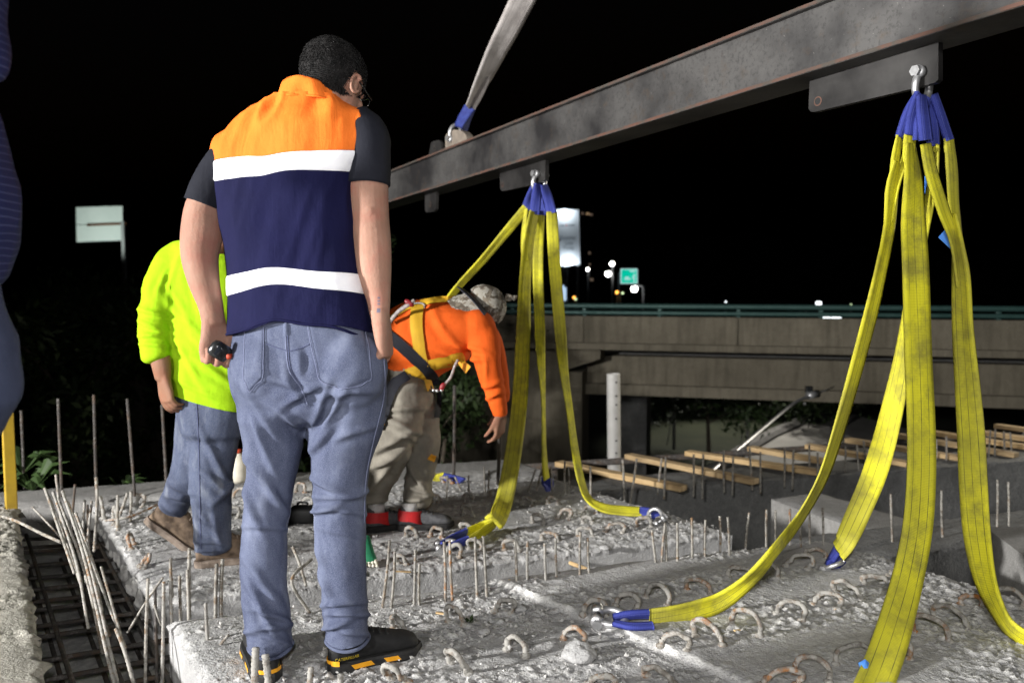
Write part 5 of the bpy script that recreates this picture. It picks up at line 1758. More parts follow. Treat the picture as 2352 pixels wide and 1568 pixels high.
def head_shells(c, R, ear=True):
    c = Vector(c)
    q = lambda x, y, z: c + R @ Vector((x, y, z))
    S = [ell(q(0, -.010, .030), (.076, .096, .088), R, 24, 16), ell(q(0, .026, -.030), (.061, .068, .080), R, 20, 14),
         ell(q(0, .046, -.082), (.043, .043, .032), R), ell(q(0, .080, .020), (.048, .018, .013), R),
         ell(q(.036, .068, -.020), (.022, .020, .018), R), ell(q(-.036, .068, -.020), (.022, .020, .018), R)]
    a, b_, d = q(0, .090, .008), q(0, .108, -.018), q(0, .112, -.030)
    S.append(stube([(*a, .007, .007), (*b_, .010, .010), (*d, .014, .011)], 3, 10))
    S.append(ell(q(0, .092, -.058), (.022, .010, .008), R))
    if ear:
        for s in (-1, 1):
            Re = R @ Matrix.Rotation(math.radians(-22 * s), 3, 'Z')
            S.append(ell(q(.077 * s, -.004, -.012), (.006, .013, .025), Re))
            ring = []
            for k in range(10):
                an = math.radians(-50 + k * 32)
                v = Re @ Vector((.004 * s, -.015 * math.sin(an) - .001, .027 * math.cos(an)))
                ring.append(q(.081 * s, -.005, -.012) + v)
            S.append(tube(ring, .0046, 8))
    return S

def head_details(c, R, root, brow=True):
    c = Vector(c)
    q = lambda x, y, z: c + R @ Vector((x, y, z))
    for s in (-1, 1):
        mb = MB(); mb.add(*ell(q(.031 * s, .080, -.001), (.012, .011, .010), R)); e = mb.build('eye', 'eye_white', root, True)
        mb = MB(); mb.add(*ell(q(.031 * s, .089, -.001), (.005, .003, .005), R)); mb.build('iris', 'eye_dark', e, True)
        mb = MB(); mb.tube(catmull([q(.012 * s, .097, .018), q(.032 * s, .095, .023), q(.050 * s, .080, .017)], 4), .0035, 6); mb.build('eyebrow', 'hair_black', root, True)
    mb = MB(); mb.add(*ell(q(0, .099, -.058), (.019, .005, .0055), R)); mb.build('lips', 'lip', root, True)

def hair(c, R, root, seed=1, strands=5200, length=.020, keep=None, mat='hair_black'):
    c = np.array(tuple(c)); Rm = np.array(R)
    rr = np.random.default_rng(seed)
    if keep is None:
        # hairline in head space: above the ears, down to the nape, off the face
        keep = lambda L: (L[:, 2] > -.080 + .62 * np.clip(L[:, 1] + .035, 0, 1) * 1.0) & (L[:, 1] < .062 + .5 * np.clip(L[:, 2] - .03, 0, 1)) & ~((np.abs(L[:, 0]) > .06) & (L[:, 1] > -.022) & (L[:, 2] < .022))
    n, m = 96, 64
    th = np.linspace(.001, math.pi - .001, m)[:, None]; ph = np.linspace(0, 2 * math.pi, n, endpoint=False)[None, :]
    L = np.stack([(np.sin(th) * np.cos(ph)), (np.sin(th) * np.sin(ph)), np.cos(th) * np.ones_like(ph)], -1).reshape(-1, 3)
    Lr = L * np.array([.080, .100, .093]) + np.array([0, -.010, .029])
    k_ = keep(Lr)
    disp = .006 * (fbm(Lr * 55, seed, 3) - .35) + .007 * (fbm(Lr * 22, seed + 4, 2) - .4)
    top = np.clip((Lr[:, 2] - .0) / .08, .15, 1)
    Lr = Lr + L * (disp * top)[:, None]
    W = c + Lr @ Rm.T
    F = []
    for i in range(m - 1):
        for j in range(n):
            q = (i * n + j, (i + 1) * n + j, (i + 1) * n + (j + 1) % n, i * n + (j + 1) % n)
            if all(k_[v] for v in q): F.append(q)
    mb = MB(); mb.add(W, F)
    o = mb.build('hair', mat, root, True)
    idx = np.nonzero(k_)[0]
    sel = rr.choice(idx, strands)
    V, F = [], []
    for s in sel:
        p = W[s]; nn = Rm @ L[s]
        t = rr.normal(size=3); t -= nn * t.dot(nn); t /= np.linalg.norm(t) + 1e-9
        flow = np.array([math.sin(p[0] * 60 + p[2] * 40), math.cos(p[1] * 70), math.sin(p[2] * 80 + 1)])
        flow -= nn * flow.dot(nn)
        d = nn * .38 + t * .35 + flow * .35 + np.array([0, 0, -.35])
        ln = length * (.5 + .8 * rr.random()) * (.35 + .65 * top[s])
        sd = np.cross(d, rr.normal(size=3)); sd /= np.linalg.norm(sd) + 1e-9
        w = .0011
        mid = p + d * ln * .55
        tip = p + d * ln * .8 + (flow * .6 + t * .4) * ln * .5
        o0 = len(V)
        V += [p - sd * w, p + sd * w, mid - sd * w * .8, mid + sd * w * .8, tip]
        F += [(o0, o0 + 1, o0 + 3, o0 + 2), (o0 + 2, o0 + 3, o0 + 4)]
    mb = MB(); mb.add(V, F)
    tag(mb.build('strands', mat, o, True, fix=False), kind='stuff')
    return o

def hand_shells(w, d, n, ts, curl=(55, 60, 65, 65), sc=1.0, thumb=(35, 30), spread=4, tclose=.35):
    """w wrist, d towards the fingers, n out of the palm, ts towards the thumb; curl in degrees at each knuckle"""
    w = Vector(w); d = Vector(d).normalized(); n = Vector(n); n = (n - d * n.dot(d)).normalized(); ts = Vector(ts); ts = (ts - d * ts.dot(d) - n * ts.dot(n)).normalized()
    S = []
    pl = .092 * sc
    rows = [(*(w - d * .01), .028 * sc, .020 * sc), (*(w + d * .025 * sc), .034 * sc, .019 * sc), (*(w + d * .06 * sc), .042 * sc, .016 * sc), (*(w + d * pl), .041 * sc, .0125 * sc)]
    S.append(stube(rows, 5, 18, ts, 2.6))
    S.append(ell(w + d * .042 * sc + ts * .026 * sc + n * .009 * sc, (.016 * sc, .016 * sc, .028 * sc)))
    lens = (.074, .083, .077, .060)
    for k, (off, L_) in enumerate(zip((.031, .0105, -.0105, -.031), lens)):
        p = w + d * (pl - .006 - .005 * (k == 3)) * 1.0 + ts * off * sc
        dirv = (d + ts * math.tan(math.radians(spread * (1.5 - k) / 1.5))).normalized()
        ang = 0
        pts = [(*(p - d * .02 * sc), .0098 * sc, .0098 * sc), (*p, .0100 * sc, .0100 * sc)]
        for j, fr in enumerate((.44, .31, .25)):
            ang += curl[k] * (1.0, 1.15, .7)[j]
            a = math.radians(ang)
            dv = dirv * math.cos(a) + n * math.sin(a)
            seg = L_ * fr * sc
            p = p + dv * seg
            r = (.0094, .0085, .0072)[j] * sc * (1, 1, 1, .9)[k]
            pts.append((*p, r, r))
        S.append(stube(pts, 4, 12, ts))
    b_ = w + d * .022 * sc + ts * .026 * sc + n * .004 * sc
    a1 = math.radians(thumb[0])
    dv = (d * math.cos(a1) + ts * math.sin(a1) + n * tclose).normalized()
    p1 = b_ + dv * .046 * sc
    a2 = math.radians(thumb[0] - thumb[1])
    dv2 = (d * math.cos(a2) + ts * math.sin(a2) + n * (tclose * 1.8)).normalized()
    p2 = p1 + dv2 * .033 * sc
    p3 = p2 + (dv2 + n * .35).normalized() * .026 * sc
    S.append(stube([(*b_, .015 * sc, .013 * sc), (*p1, .0112 * sc, .0112 * sc), (*p2, .0105 * sc, .0100 * sc), (*p3, .0085 * sc, .0078 * sc)], 4, 12, n))
    return S

def shoe(heel, ang, parent, upper='shoe_black', sole='sole_black', L_=.30, pitch=0.0, ankle=.115, roll=0.0, hs=1.25, accents=False, text=None, lace='rubber', tongue=True, Wf=1.0):
    """heel: point on the ground under the heel; ang: heading from +X; pitch lifts the heel about the toe"""
    heel = Vector(heel)
    k = L_ / .30
    R = Matrix.Rotation(ang, 3, 'Z') @ Matrix.Rotation(pitch, 3, 'Y') @ Matrix.Rotation(roll, 3, 'X')
    piv = Vector((.22 * k, 0, 0))
    def T(p):
        p = Vector(p)
        base = Matrix.Rotation(ang, 3, 'Z') @ piv
        return heel + base + R @ (p - piv)
    xs = [.0, .018, .05, .09, .135, .18, .225, .262, .287, .300]
    wd = [.018, .030, .036, .036, .037, .043, .047, .044, .032, .010]
    ht = [.060, .088, .098, .102, .096, .084, .072, .065, .054, .034]
    ht = [h * hs for h in ht]; ankle = ankle * (1 + (hs - 1) * .6)
    ns = 20
    V, F = [], []
    for x, w, h in zip(xs, wd, ht):
        for j in range(ns):
            a = 2 * math.pi * j / ns
            c, s = math.cos(a), math.sin(a)
            z = .022 + (h - .022) * (.5 + .5 * math.copysign(abs(s) ** .75, s))
            inn = 1 - .22 * max(0, s) ** 1.5
            V.append(T((x * k, w * Wf * k * math.copysign(abs(c) ** .8, c) * inn + .006 * math.sin(x / .3 * 3.1), z * k)))
    for i in range(len(xs) - 1):
        for j in range(ns):
            F.append((i * ns + j, i * ns + (j + 1) % ns, (i + 1) * ns + (j + 1) % ns, (i + 1) * ns + j))
    F.append(tuple(range(ns))[::-1]); F.append(tuple(range((len(xs) - 1) * ns, len(xs) * ns)))
    shells = [(V, F)]
    col = [(.040, .045, .075 * hs, .036), (.046, .047, .095 * hs, .037), (.050, .047, ankle, .038)]
    rows = []
    for (x, a, z, b_) in col:
        p = T((x * k + .01, 0, z * k)); rows.append((*p, a * k, b_ * k))
    shells.append(stube(rows, 4, 18, R @ Vector((1, 0, 0))))
    me = remesh(shells, .0055, 3)
    up = link_mesh('shoe', me, upper, parent, True)
    # sole
    xs2 = np.linspace(-.008, .308, 22)
    w2 = np.interp(xs2, xs, wd) * Wf + .007
    w2[0] *= .55; w2[-1] *= .8
    out = [(x * k, w * k + .006 * math.sin(x / .3 * 3.1)) for x, w in zip(xs2, w2)] + [(x * k, -w * k + .006 * math.sin(x / .3 * 3.1)) for x, w in zip(xs2[::-1], w2[::-1])]
    m = len(out)
    V, F = [], []
    lev = [(0.0, .93), (.006, 1.0), (.024, 1.02), (.032, .96)]
    cx0 = .15 * k
    for z, sc in lev:
        for x, y in out:
            rise = .010 * max(0, (x / k - .24) / .06) ** 1.5 if z < .01 else .004 * max(0, (x / k - .24) / .06)
            V.append(T((cx0 + (x - cx0) * (1 - (1 - sc) * .3), y * sc, (z + rise) * k)))
    for i in range(len(lev) - 1):
        for j in range(m):
            F.append((i * m + j, i * m + (j + 1) % m, (i + 1) * m + (j + 1) % m, (i + 1) * m + j))
    F.append(tuple(range(m))[::-1]); F.append(tuple(range((len(lev) - 1) * m, len(lev) * m)))
    mb = MB(); mb.add(V, F); so = mb.build('sole', sole, up)
    if tongue:
        for j in range(4):
            x = .115 + j * .024
            z = float(np.interp(x, xs, ht)) + .002
            pts = [T((x * k, -.022 * k, (z - .010) * k)), T((x * k, 0, (z + .001) * k)), T(((x + .012) * k, .022 * k, (z - .012) * k))]
            mb = MB(); mb.tube(catmull(pts, 4), .0024, 6); mb.build('lace', lace, up, True)
    bv = bvh_of(me)
    if accents:
        for s in (-1, 1):
            for x0, x1 in ((.062, .128), (.168, .214)):
                V, F = [], []
                n_ = 8
                for j in range(n_ + 1):
                    x = x0 + (x1 - x0) * j / n_
                    w = (float(np.interp(x, xs, wd)) * Wf + .007) * 1.02 * k + .0012
                    for z, dx in ((.010, .008), (.0255, -.004)):
                        V.append(T(((x + dx) * k, s * w + .006 * math.sin(x / .3 * 3.1), z * k)))
                F = [(2 * j, 2 * j + 1, 2 * j + 3, 2 * j + 2) for j in range(n_)]
                mb = MB(); mb.add(V, F); mb.build('sole_insert', 'shoe_accent', up, fix=False)
        # heel clip and toe mesh in the same yellow
        V, F = [], []
        for j in range(9):
            a = math.radians(110 + j * 17.5)
            for z in (.028, .044):
                V.append(T(((.036 + .042 * math.cos(a)) * k, .040 * k * math.sin(a), z * k)))
        F = [(2 * j, 2 * j + 1, 2 * j + 3, 2 * j + 2) for j in range(8)]
        mb = MB(); mb.add(V, F); mb.build('heel_clip', 'shoe_accent', up, fix=False)
    if text:
        tm = text_mesh(text, .0175 * k)
        a = co(tm)
        for s in (-1, 1):
            V, ok = [], True
            for v in a:
                # lettering runs from the heel forward on each side
                lx = (.050 + v[0] * .80 * (1 if s < 0 else -1)) * k
                o = T((lx, s * .12, (.040 + v[1]) * k)); dr = (R @ Vector((0, -s, 0))).normalized()
                loc, nn, i_, di = bv.ray_cast(o, dr)
                if loc is None: loc = o + dr * (.12 - .03)
                V.append(loc - dr * .0012)
            m2 = tm.copy(); setco(m2, np.array([tuple(v) for v in V])); link_mesh('lettering', m2, 'shoe_print', up)
    return up

def patch(bv, corners, nu, nv, off, name, mat, parent, th=.003, tip=None):
    """cloth patch laid on a surface: corners in the picture (tl, tr, br, bl)"""
    tl, tr, br, bl = (np.array(c, float) for c in corners)
    V = []; last = None
    for j in range(nv + 1):
        for i in range(nu + 1):
            u, v = i / nu, j / nv
            pb = bl * (1 - u) + br * u
            if tip:
                tp = np.array(tip[:2], float)
                pb = bl * (1 - u / tip[2]) + tp * (u / tip[2]) if u < tip[2] else tp * (1 - (u - tip[2]) / (1 - tip[2])) + br * ((u - tip[2]) / (1 - tip[2]))
            p = (tl * (1 - u) + tr * u) * (1 - v) + pb * v
            loc, nn = cast(bv, *p)
            if loc is None:
                loc, nn = last if last else (P(p[0], p[1], 2.3), Vector((0, -1, 0)))
            last = (loc, nn)
            e = min(i, nu - i, j, nv - j)
            V.append(loc + nn * (off if e > 0 else 0.0003))
    F = [(j * (nu + 1) + i, j * (nu + 1) + i + 1, (j + 1) * (nu + 1) + i + 1, (j + 1) * (nu + 1) + i) for j in range(nv) for i in range(nu)]
    mb = MB(); mb.add(V, F)
    return mb.build(name, mat, parent, True, fix=False)

def seam(bv, pts, r, name, mat, parent, off=.0008, n=10):
    A = catmull(pts, n)
    W = []
    for p in A:
        loc, nn = cast(bv, *p[:2])
        if loc is not None: W.append(loc + nn * off)
    if len(W) < 3: return None
    mb = MB(); mb.tube(W, r, 5)
    return mb.build(name, mat, parent, True)

def strap_on(bv, pts, wpx, name, mat, parent, off=.005, n=8, th=.003):
    """webbing strap wrapped on a body along a line in the picture"""
    A = catmull(pts, n)
    V, uv = [], []
    L_ = 0; lastp = None
    lastc = None
    for i in range(len(A)):
        t = A[min(i + 1, len(A) - 1)][:2] - A[max(i - 1, 0)][:2]
        t = t / (np.linalg.norm(t) + 1e-9)
        s = np.array([-t[1], t[0]])
        rowp = []
        for k in range(5):
            q = A[i][:2] + s * wpx * (k / 4 - .5)
            loc, nn = cast(bv, *q)
            rowp.append((q, loc, nn))
        good = [r_ for r_ in rowp if r_[1] is not None]
        for q, loc, nn in rowp:
            if loc is None:
                if good:
                    loc = P(q[0], q[1], good[0][1].y + .004); nn = good[0][2]
                elif lastc is not None:
                    loc = P(q[0], q[1], lastc.y); nn = Vector((0, -1, 0))
                else:
                    loc = P(q[0], q[1], 4.1); nn = Vector((0, -1, 0))
            lastc = loc
            V.append(loc + nn * off)
        c = V[-3]
        if lastp is not None: L_ += (c - lastp).length
        lastp = c
        uv += [(k / 4, L_) for k in range(5)]
    F = [(i * 5 + k, i * 5 + k + 1, (i + 1) * 5 + k + 1, (i + 1) * 5 + k) for i in range(len(A) - 1) for k in range(4)]
    me = bpy.data.meshes.new(name)
    me.from_pydata([tuple(v) for v in V], [], F); me.update()
    ul = me.uv_layers.new(name='UVMap')
    li = np.empty(len(me.loops), dtype=np.int64); me.loops.foreach_get('vertex_index', li)
    ul.data.foreach_set('uv', np.array(uv, dtype=np.float32)[li].ravel())
    return link_mesh(name, me, mat, parent, True)

def folds(me, spec, seed=0):
    """cloth folds: list of (x, y, length px, angle deg in the picture, width px, height m)"""
    a = co(me)
    # picture coordinates of every vertex
    d = a - np.array(tuple(_C))
    dep = d @ np.array(tuple(_F))
    px = CX + FPX * d[:, 0] / dep
    py = CY - FPX * (d @ np.array(tuple(_U))) / dep
    nz = nrm(me)
    facing = np.clip(-(nz * d).sum(1) / np.linalg.norm(d, axis=1) * 2.0 + .35, 0, 1)
    h = np.zeros(len(a))
    for x, y, ln, an, w, hh in spec:
        an = math.radians(an)
        u = (px - x) * math.cos(an) + (py - y) * math.sin(an)
        v = -(px - x) * math.sin(an) + (py - y) * math.cos(an)
        v = v + 6 * np.sin(u / ln * 3 + x)
        taper = np.exp(-(u / (ln * .5)) ** 2 * 1.2)
        prof = np.exp(-(v / w) ** 2) - .55 * np.exp(-((v - 1.9 * w) / (1.1 * w)) ** 2)
        h += hh * taper * prof
    push(me, np.clip(h, -.022, .022) * facing)

def wrinkle(me, amp, freq, stretch, seed):
    a = co(me)
    s = np.array(stretch)
    p = a * freq * s
    p = p + .6 * np.stack([vnoise(a * freq * .7, seed + 1), vnoise(a * freq * .7 + 9, seed + 2), vnoise(a * freq * .7 + 5, seed + 3)], 1)
    push(me, amp * (ridged(p, seed) - .5) + amp * .4 * (fbm(a * freq * 3, seed + 8, 2) - .5))

# ------------------------------------------------------------------ 1. man in the orange and navy vest
MY = 2.280
man = empty('person', G(690, 1545, 0), 'man seen from behind in orange and navy reflective vest and blue jeans', 'person')
# jeans
pel = [rw(694, 728, MY, 150, .118), rw(697, 775, MY, 163, .130), rw(705, 830, MY, 178, .142), rw(712, 880, MY, 178, .138), rw(718, 918, MY, 166, .120)]
legL = [rw(628, 880, MY, 88, .105), rw(626, 950, MY, 78, .098), rw(628, 1050, MY, 63, .082), rw(615, 1150, MY, 53, .073), rw(608, 1250, MY, 52, .070), rw(606, 1320, MY, 54, .068), rw(612, 1400, MY - .015, 53, .066), rw(618, 1452, MY - .025, 51, .064), rw(622, 1482, MY - .03, 50, .063)]
legR = [rw(796, 880, MY, 92, .105), rw(797, 950, MY, 90, .100), rw(786, 1015, MY, 79, .088), rw(780, 1100, MY, 64, .076), rw(782, 1200, MY, 59, .072), rw(788, 1300, MY, 53, .068), rw(793, 1400, MY, 52, .066), rw(796, 1440, MY, 50, .064), rw(798, 1466, MY, 50, .064)]
bL, bR = P(617, 845, MY - .065), P(800, 850, MY - .065)
sh = [stube(pel, 6, 28, sup=2.3), stube(legL, 6, 24), stube(legR, 6, 24), ell(bL, (.105, .085, .105)), ell(bR, (.108, .085, .108))]
jm = remesh(sh, .0068, 10)
cut(jm, P(700, 1479, MY), Vector((.025, 0, -.213)))
wrinkle(jm, .005, 9, (1, 1, 1.6), 4)
fs = []
rf = random.Random(3)
# drag lines on the left thigh and knee, stacking at the ankles, creases under the seat
fs += [(600, 1010, 150, 62, 9, .010), (585, 1085, 150, 60, 9, .011), (632, 1130, 120, 55, 8, .009), (575, 1160, 120, 62, 8, .010), (655, 960, 120, 38, 8, .007), (600, 950, 130, 50, 9, .007)]
fs += [(605, 1215, 150, 2, 6, .005), (600, 1330, 130, 45, 9, .009), (600, 1395, 120, 55, 9, .010), (630, 1420, 110, 20, 7, .010), (612, 1445, 120, -12, 7, .010), (618, 1468, 110, 12, 6, .008)]
fs += [(735, 930, 120, -62, 8, .009), (760, 950, 140, -55, 9, .009), (740, 1000, 120, -48, 8, .007), (700, 905, 120, -35, 8, .007), (820, 990, 130, -25, 8, .005)]
fs += [(745, 1110, 110, 20, 8, .009), (740, 1165, 100, -10, 7, .010), (770, 1140, 140, -6, 7, .006), (800, 1180, 150, 3, 6, .006), (835, 1125, 90, -15, 7, .008), (795, 1225, 130, 5, 6, .004)]
fs += [(745, 1330, 110, 62, 8, .010), (735, 1270, 100, 78, 8, .008), (775, 1390, 140, -10, 7, .010), (805, 1412, 130, 8, 7, .011), (765, 1432, 110, -14, 6, .010), (815, 1448, 110, 4, 6, .008)]
fs += [(640, 870, 140, 20, 9, .006), (800, 905, 150, -8, 9, .006), (700, 830, 60, 75, 8, -.006), (690, 880, 90, 62, 8, -.008)]
folds(jm, [(a, b, c, d, e, h * 1.55) for a, b, c, d, e, h in fs])
solidify(jm, .003)
jeans = link_mesh('jeans', jm, 'denim_mid', man, True)
jb = bvh_of(jm)
# back pockets, seams, waistband, belt loops
patch(jb, [(563, 759), (608, 745), (604, 866), (561, 868)], 16, 26, .0042, 'back_pocket', 'denim_mid', jeans, tip=(574, 899, .3))
patch(jb, [(706, 745), (836, 757), (852, 868), (734, 872)], 22, 26, .0042, 'back_pocket', 'denim_mid', jeans, tip=(795, 895, .5))
for pts in ([(608, 745), (606, 800), (604, 866), (574, 899), (561, 868), (563, 800), (565, 760)], [(706, 745), (716, 800), (734, 872), (782, 893), (826, 886), (852, 868), (846, 800), (836, 758)]):
    P2 = []
    for a, b_ in zip(pts[:-1], pts[1:]):
        P2 += [a, ((a[0] + b_[0]) / 2, (a[1] + b_[1]) / 2)]
    P2.append(pts[-1])
    seam(jb, P2, .0011, 'stitching', 'stitch', jeans, .0042, 4)
seam(jb, [(655, 742), (657, 790), (664, 850), (690, 890), (707, 930)], .0014, 'centre_seam', 'stitch', jeans)
seam(jb, [(660, 742), (662, 790), (669, 850), (694, 886)], .0014, 'centre_seam', 'seam_dark', jeans)
seam(jb, [(612, 790), (640, 800), (662, 806)], .0014, 'yoke_seam', 'seam_dark', jeans)
seam(jb, [(666, 806), (690, 800), (712, 790)], .0014, 'yoke_seam', 'seam_dark', jeans)
seam(jb, [(880, 810), (884, 870), (878, 930), (858, 1010), (840, 1100), (836, 1200)], .0014, 'side_seam', 'stitch', jeans)
seam(jb, [(760, 752), (700, 745), (655, 744), (610, 748), (570, 756)], .0016, 'waist_seam', 'stitch', jeans)
patch(jb, [(650, 735), (664, 735), (664, 772), (651, 772)], 3, 8, .0055, 'belt_loop', 'denim_mid', jeans)
# hem rings
for pts, y in ((legL, 1484), (legR, 1468)):
    r_ = pts[-1]
    mb = MB(); V = []
    for k in range(28):
        a = 2 * math.pi * k / 28
        V.append(Vector((r_[0] + math.cos(a) * r_[3] * 1.0, r_[1] + math.sin(a) * r_[4] * 1.0, r_[2] - .004 + .006 * math.sin(a * 2 + 1))))
    V.append(V[0])
    mb.tube(V, .0055, 6); mb.build('hem', 'denim_mid', jeans, True)

# vest: rings given as centre x, half width (px), half depth (m), distance at each picture height
VR = np.array([(200, 718, 66, .066, 2.265), (214, 716, 78, .070, 2.265), (226, 713, 96, .076, 2.268), (242, 712, 122, .084, 2.270), (258, 708, 145, .094, 2.272), (285, 696, 164, .106, 2.275), (312, 685, 175, .113, 2.280),
               (345, 676, 173, .120, 2.280), (400, 667, 158, .125, 2.280), (500, 671, 154, .125, 2.280), (600, 681, 152, .126, 2.280), (680, 689, 155, .131, 2.280), (740, 694, 160, .139, 2.280), (800, 698, 168, .146, 2.280)])
_vt = catmull(VR, 12)
def vest_pt(y, th, off=0.0):
    y = np.asarray(y, float)
    g = lambda k: np.interp(y, _vt[:, 0], _vt[:, k])
    cxp, hw, hd, Yc = g(1), g(2), g(3), g(4)
    c, s = np.cos(th), np.sin(th)
    ex = 2 / 2.5
    cc = np.sign(c) * np.abs(c) ** ex; ss = np.sign(s) * np.abs(s) ** ex
    X = (cxp - CX) / FPX * Yc + (hw * Yc / FPX) * cc
    Yw = Yc + hd * ss
    # height so that the back of the vest sits at that picture height
    Yb = Yc - hd * .92
    v = (CY - y) / FPX
    cp, sp_ = math.cos(PITCH), math.sin(PITCH)
    tt = Yb / (cp + v * sp_)
    Z = CAM_H + tt * (-sp_ + v * cp)
    p = np.stack([X, Yw, Z], -1)
    # cloth: soft vertical folds, stronger on the yoke
    yk = np.clip((365 - y) / 120, 0, 1)
    q = np.stack([X * 26 + (Z - 1.6) * 8 * np.sign(X + .25), Yw * 26, Z * 3.2], -1).reshape(-1, 3)
    f1 = (ridged(q, 5).reshape(y.shape) - .5) * (.0200 * yk + .0050)
    q2 = np.stack([X * 9, Yw * 9, Z * 5], -1).reshape(-1, 3)
    f2 = (fbm(q2, 8, 3).reshape(y.shape) - .5) * .012
    q3 = np.stack([X * 6, Yw * 6, Z * 16 + X * 6], -1).reshape(-1, 3)
    f3 = (ridged(q3, 12).reshape(y.shape) - .5) * .006 * np.clip((y - 560) / 100, 0, 1)
    nx = np.stack([cc / (hw * Yc / FPX) , ss / hd, np.zeros_like(cc)], -1)
    nx /= np.linalg.norm(nx, axis=-1, keepdims=True) + 1e-9
    return p + nx * (f1 + f2 + f3 + off)[..., None], X
def xpx(y, th):
    g = lambda k: np.interp(y, _vt[:, 0], _vt[:, k])
    c = np.cos(th)
    return g(1) + g(2) * np.sign(c) * np.abs(c) ** (2 / 2.5)
NT = 160
TH = np.linspace(0, 2 * np.pi, NT, endpoint=False)
xm = lambda y: xpx(np.full(NT, float(y)), TH)
def yt1(x): return 366 - (x - 515) * .084 + 5 * np.exp(-((x - 640) / 30) ** 2)
def yb1(x): return yt1(x) + 45 + 3 * np.sin(x / 40)
def yt2(x): return 617 + 17 * ((x - 688) / 153) ** 2 + 3 * np.sin(x / 28)
def yb2(x): return yt2(x) + 38 + 9 * ((x - 688) / 153) ** 2
def yhem(x): return 737 + 40 * (np.abs(x - 690) / 155) ** 1.8 + 4 * np.sin(x / 22)
def vband(f0, f1_, xref, rows, off, name, mat, parent, lip=0.0):
    x = xm(xref)
    y0, y1 = f0(x), f1_(x)
    V = []
    rr_ = []
    for j in range(rows + 1):
        v = j / rows
        e = 0 if (lip and j in (0, rows)) else 1
        pts, _ = vest_pt(y0 * (1 - v) + y1 * v, TH, off * (1 if e else .15))
        rr_.append(pts)
    V = np.concatenate(rr_)
    F = [(j * NT + i, j * NT + (i + 1) % NT, (j + 1) * NT + (i + 1) % NT, (j + 1) * NT + i) for j in range(rows) for i in range(NT)]
    mb = MB(); mb.add(V, F)
    return mb.build(name, mat, parent, True)
vest = vband(lambda x: x * 0 + 212, yt1, 360, 44, 0, 'vest', 'vest_orange', man)
vband(yt1, yhem, 560, 90, 0, 'vest_lower', 'vest_navy', vest)
vband(yt1, yb1, 380, 10, .0030, 'reflective_strip', 'reflective', vest, 1)
vband(yt2, yb2, 640, 10, .0030, 'reflective_strip', 'reflective', vest, 1)
# hem fold of the vest
hv, _ = vest_pt(yhem(xm(760)), TH, -.001)
mb = MB(); mb.tube([Vector(p) for p in hv] + [Vector(hv[0])], .004, 6); mb.build('vest_hem', 'vest_navy', vest, True)
# stand collar
V = []
nC = 72
for j in range(9):
    v = j / 8
    for i in range(nC):
        a = 2 * math.pi * i / nC
        c, s = math.cos(a), math.sin(a)
        x = 714 + (80 - 12 * v) * c
        ybot = 232 + .10 * (x - 700) + 6 * max(0, -c)
        ytop = 187 + (.26 * max(0, x - 706)) + .45 * max(0, 672 - x)
        ypx = ybot * (1 - v) + ytop * v
        wob = .004 * math.sin(a * 5 + v * 3) + .003 * math.sin(a * 9)
        p = P(x, ypx, MY - .015 + .0)
        V.append(Vector((p.x, MY - .008 + (.088 - .014 * v + wob) * s * 1.0, p.z + (.03 * s if s > 0 else 0) * .3)))
F = [(j * nC + i, j * nC + (i + 1) % nC, (j + 1) * nC + (i + 1) % nC, (j + 1) * nC + i) for j in range(8) for i in range(nC)]
mb = MB(); mb.add(V, F); cme = mb.mesh(); solidify(cme, .006)
link_mesh('collar', cme, 'vest_orange', vest, True)
mb = MB(); mb.tube([V[i] + Vector((0, 0, 0)) for i in range(nC)] + [V[0]], .003, 6); mb.build('collar_seam', 'vest_orange', vest, True)
# armhole piping
# t-shirt sleeves
def sleeve(rows, name, mat, parent, slant=None, seed=0, amp=.003):
    A = catmull(rows, 8)
    pts = [Vector(a[:3]) for a in A]; rad = [(a[3], a[4]) for a in A]
    e = pts[-1]; dr = (pts[-1] - pts[-2]).normalized()
    pts += [e + dr * .0005, e - dr * .012]; rad += [(rad[-1][0] * .93, rad[-1][1] * .93), (rad[-1][0] * .90, rad[-1][1] * .90)]
    V, F = tube(pts, rad, 32, (1, 0, 0))
    mb = MB(); mb.add(V, F)
    me = mb.mesh()
    bm = bmesh.new(); bm.from_mesh(me); bmesh.ops.recalc_face_normals(bm, faces=bm.faces); bm.to_mesh(me); bm.free()
    wrinkle(me, amp, 14, (1, 1, 2), seed)
    return link_mesh(name, me, mat, parent, True)
tee = sleeve([rw(585, 350, 2.280, 42, .068), rw(540, 362, 2.275, 44, .072), rw(509, 395, 2.270, 46, .070), rw(485, 437, 2.265, 46, .066), rw(471, 472, 2.260, 46, .062)], 't_shirt_sleeve', 'tee_black', man, seed=3)
sleeve([rw(812, 285, 2.280, 48, .070), rw(840, 312, 2.275, 51, .074), rw(846, 345, 2.270, 50, .072), rw(846, 385, 2.265, 50, .068), rw(845, 424, 2.260, 50, .064)], 't_shirt_sleeve', 'tee_black', man, seed=6)
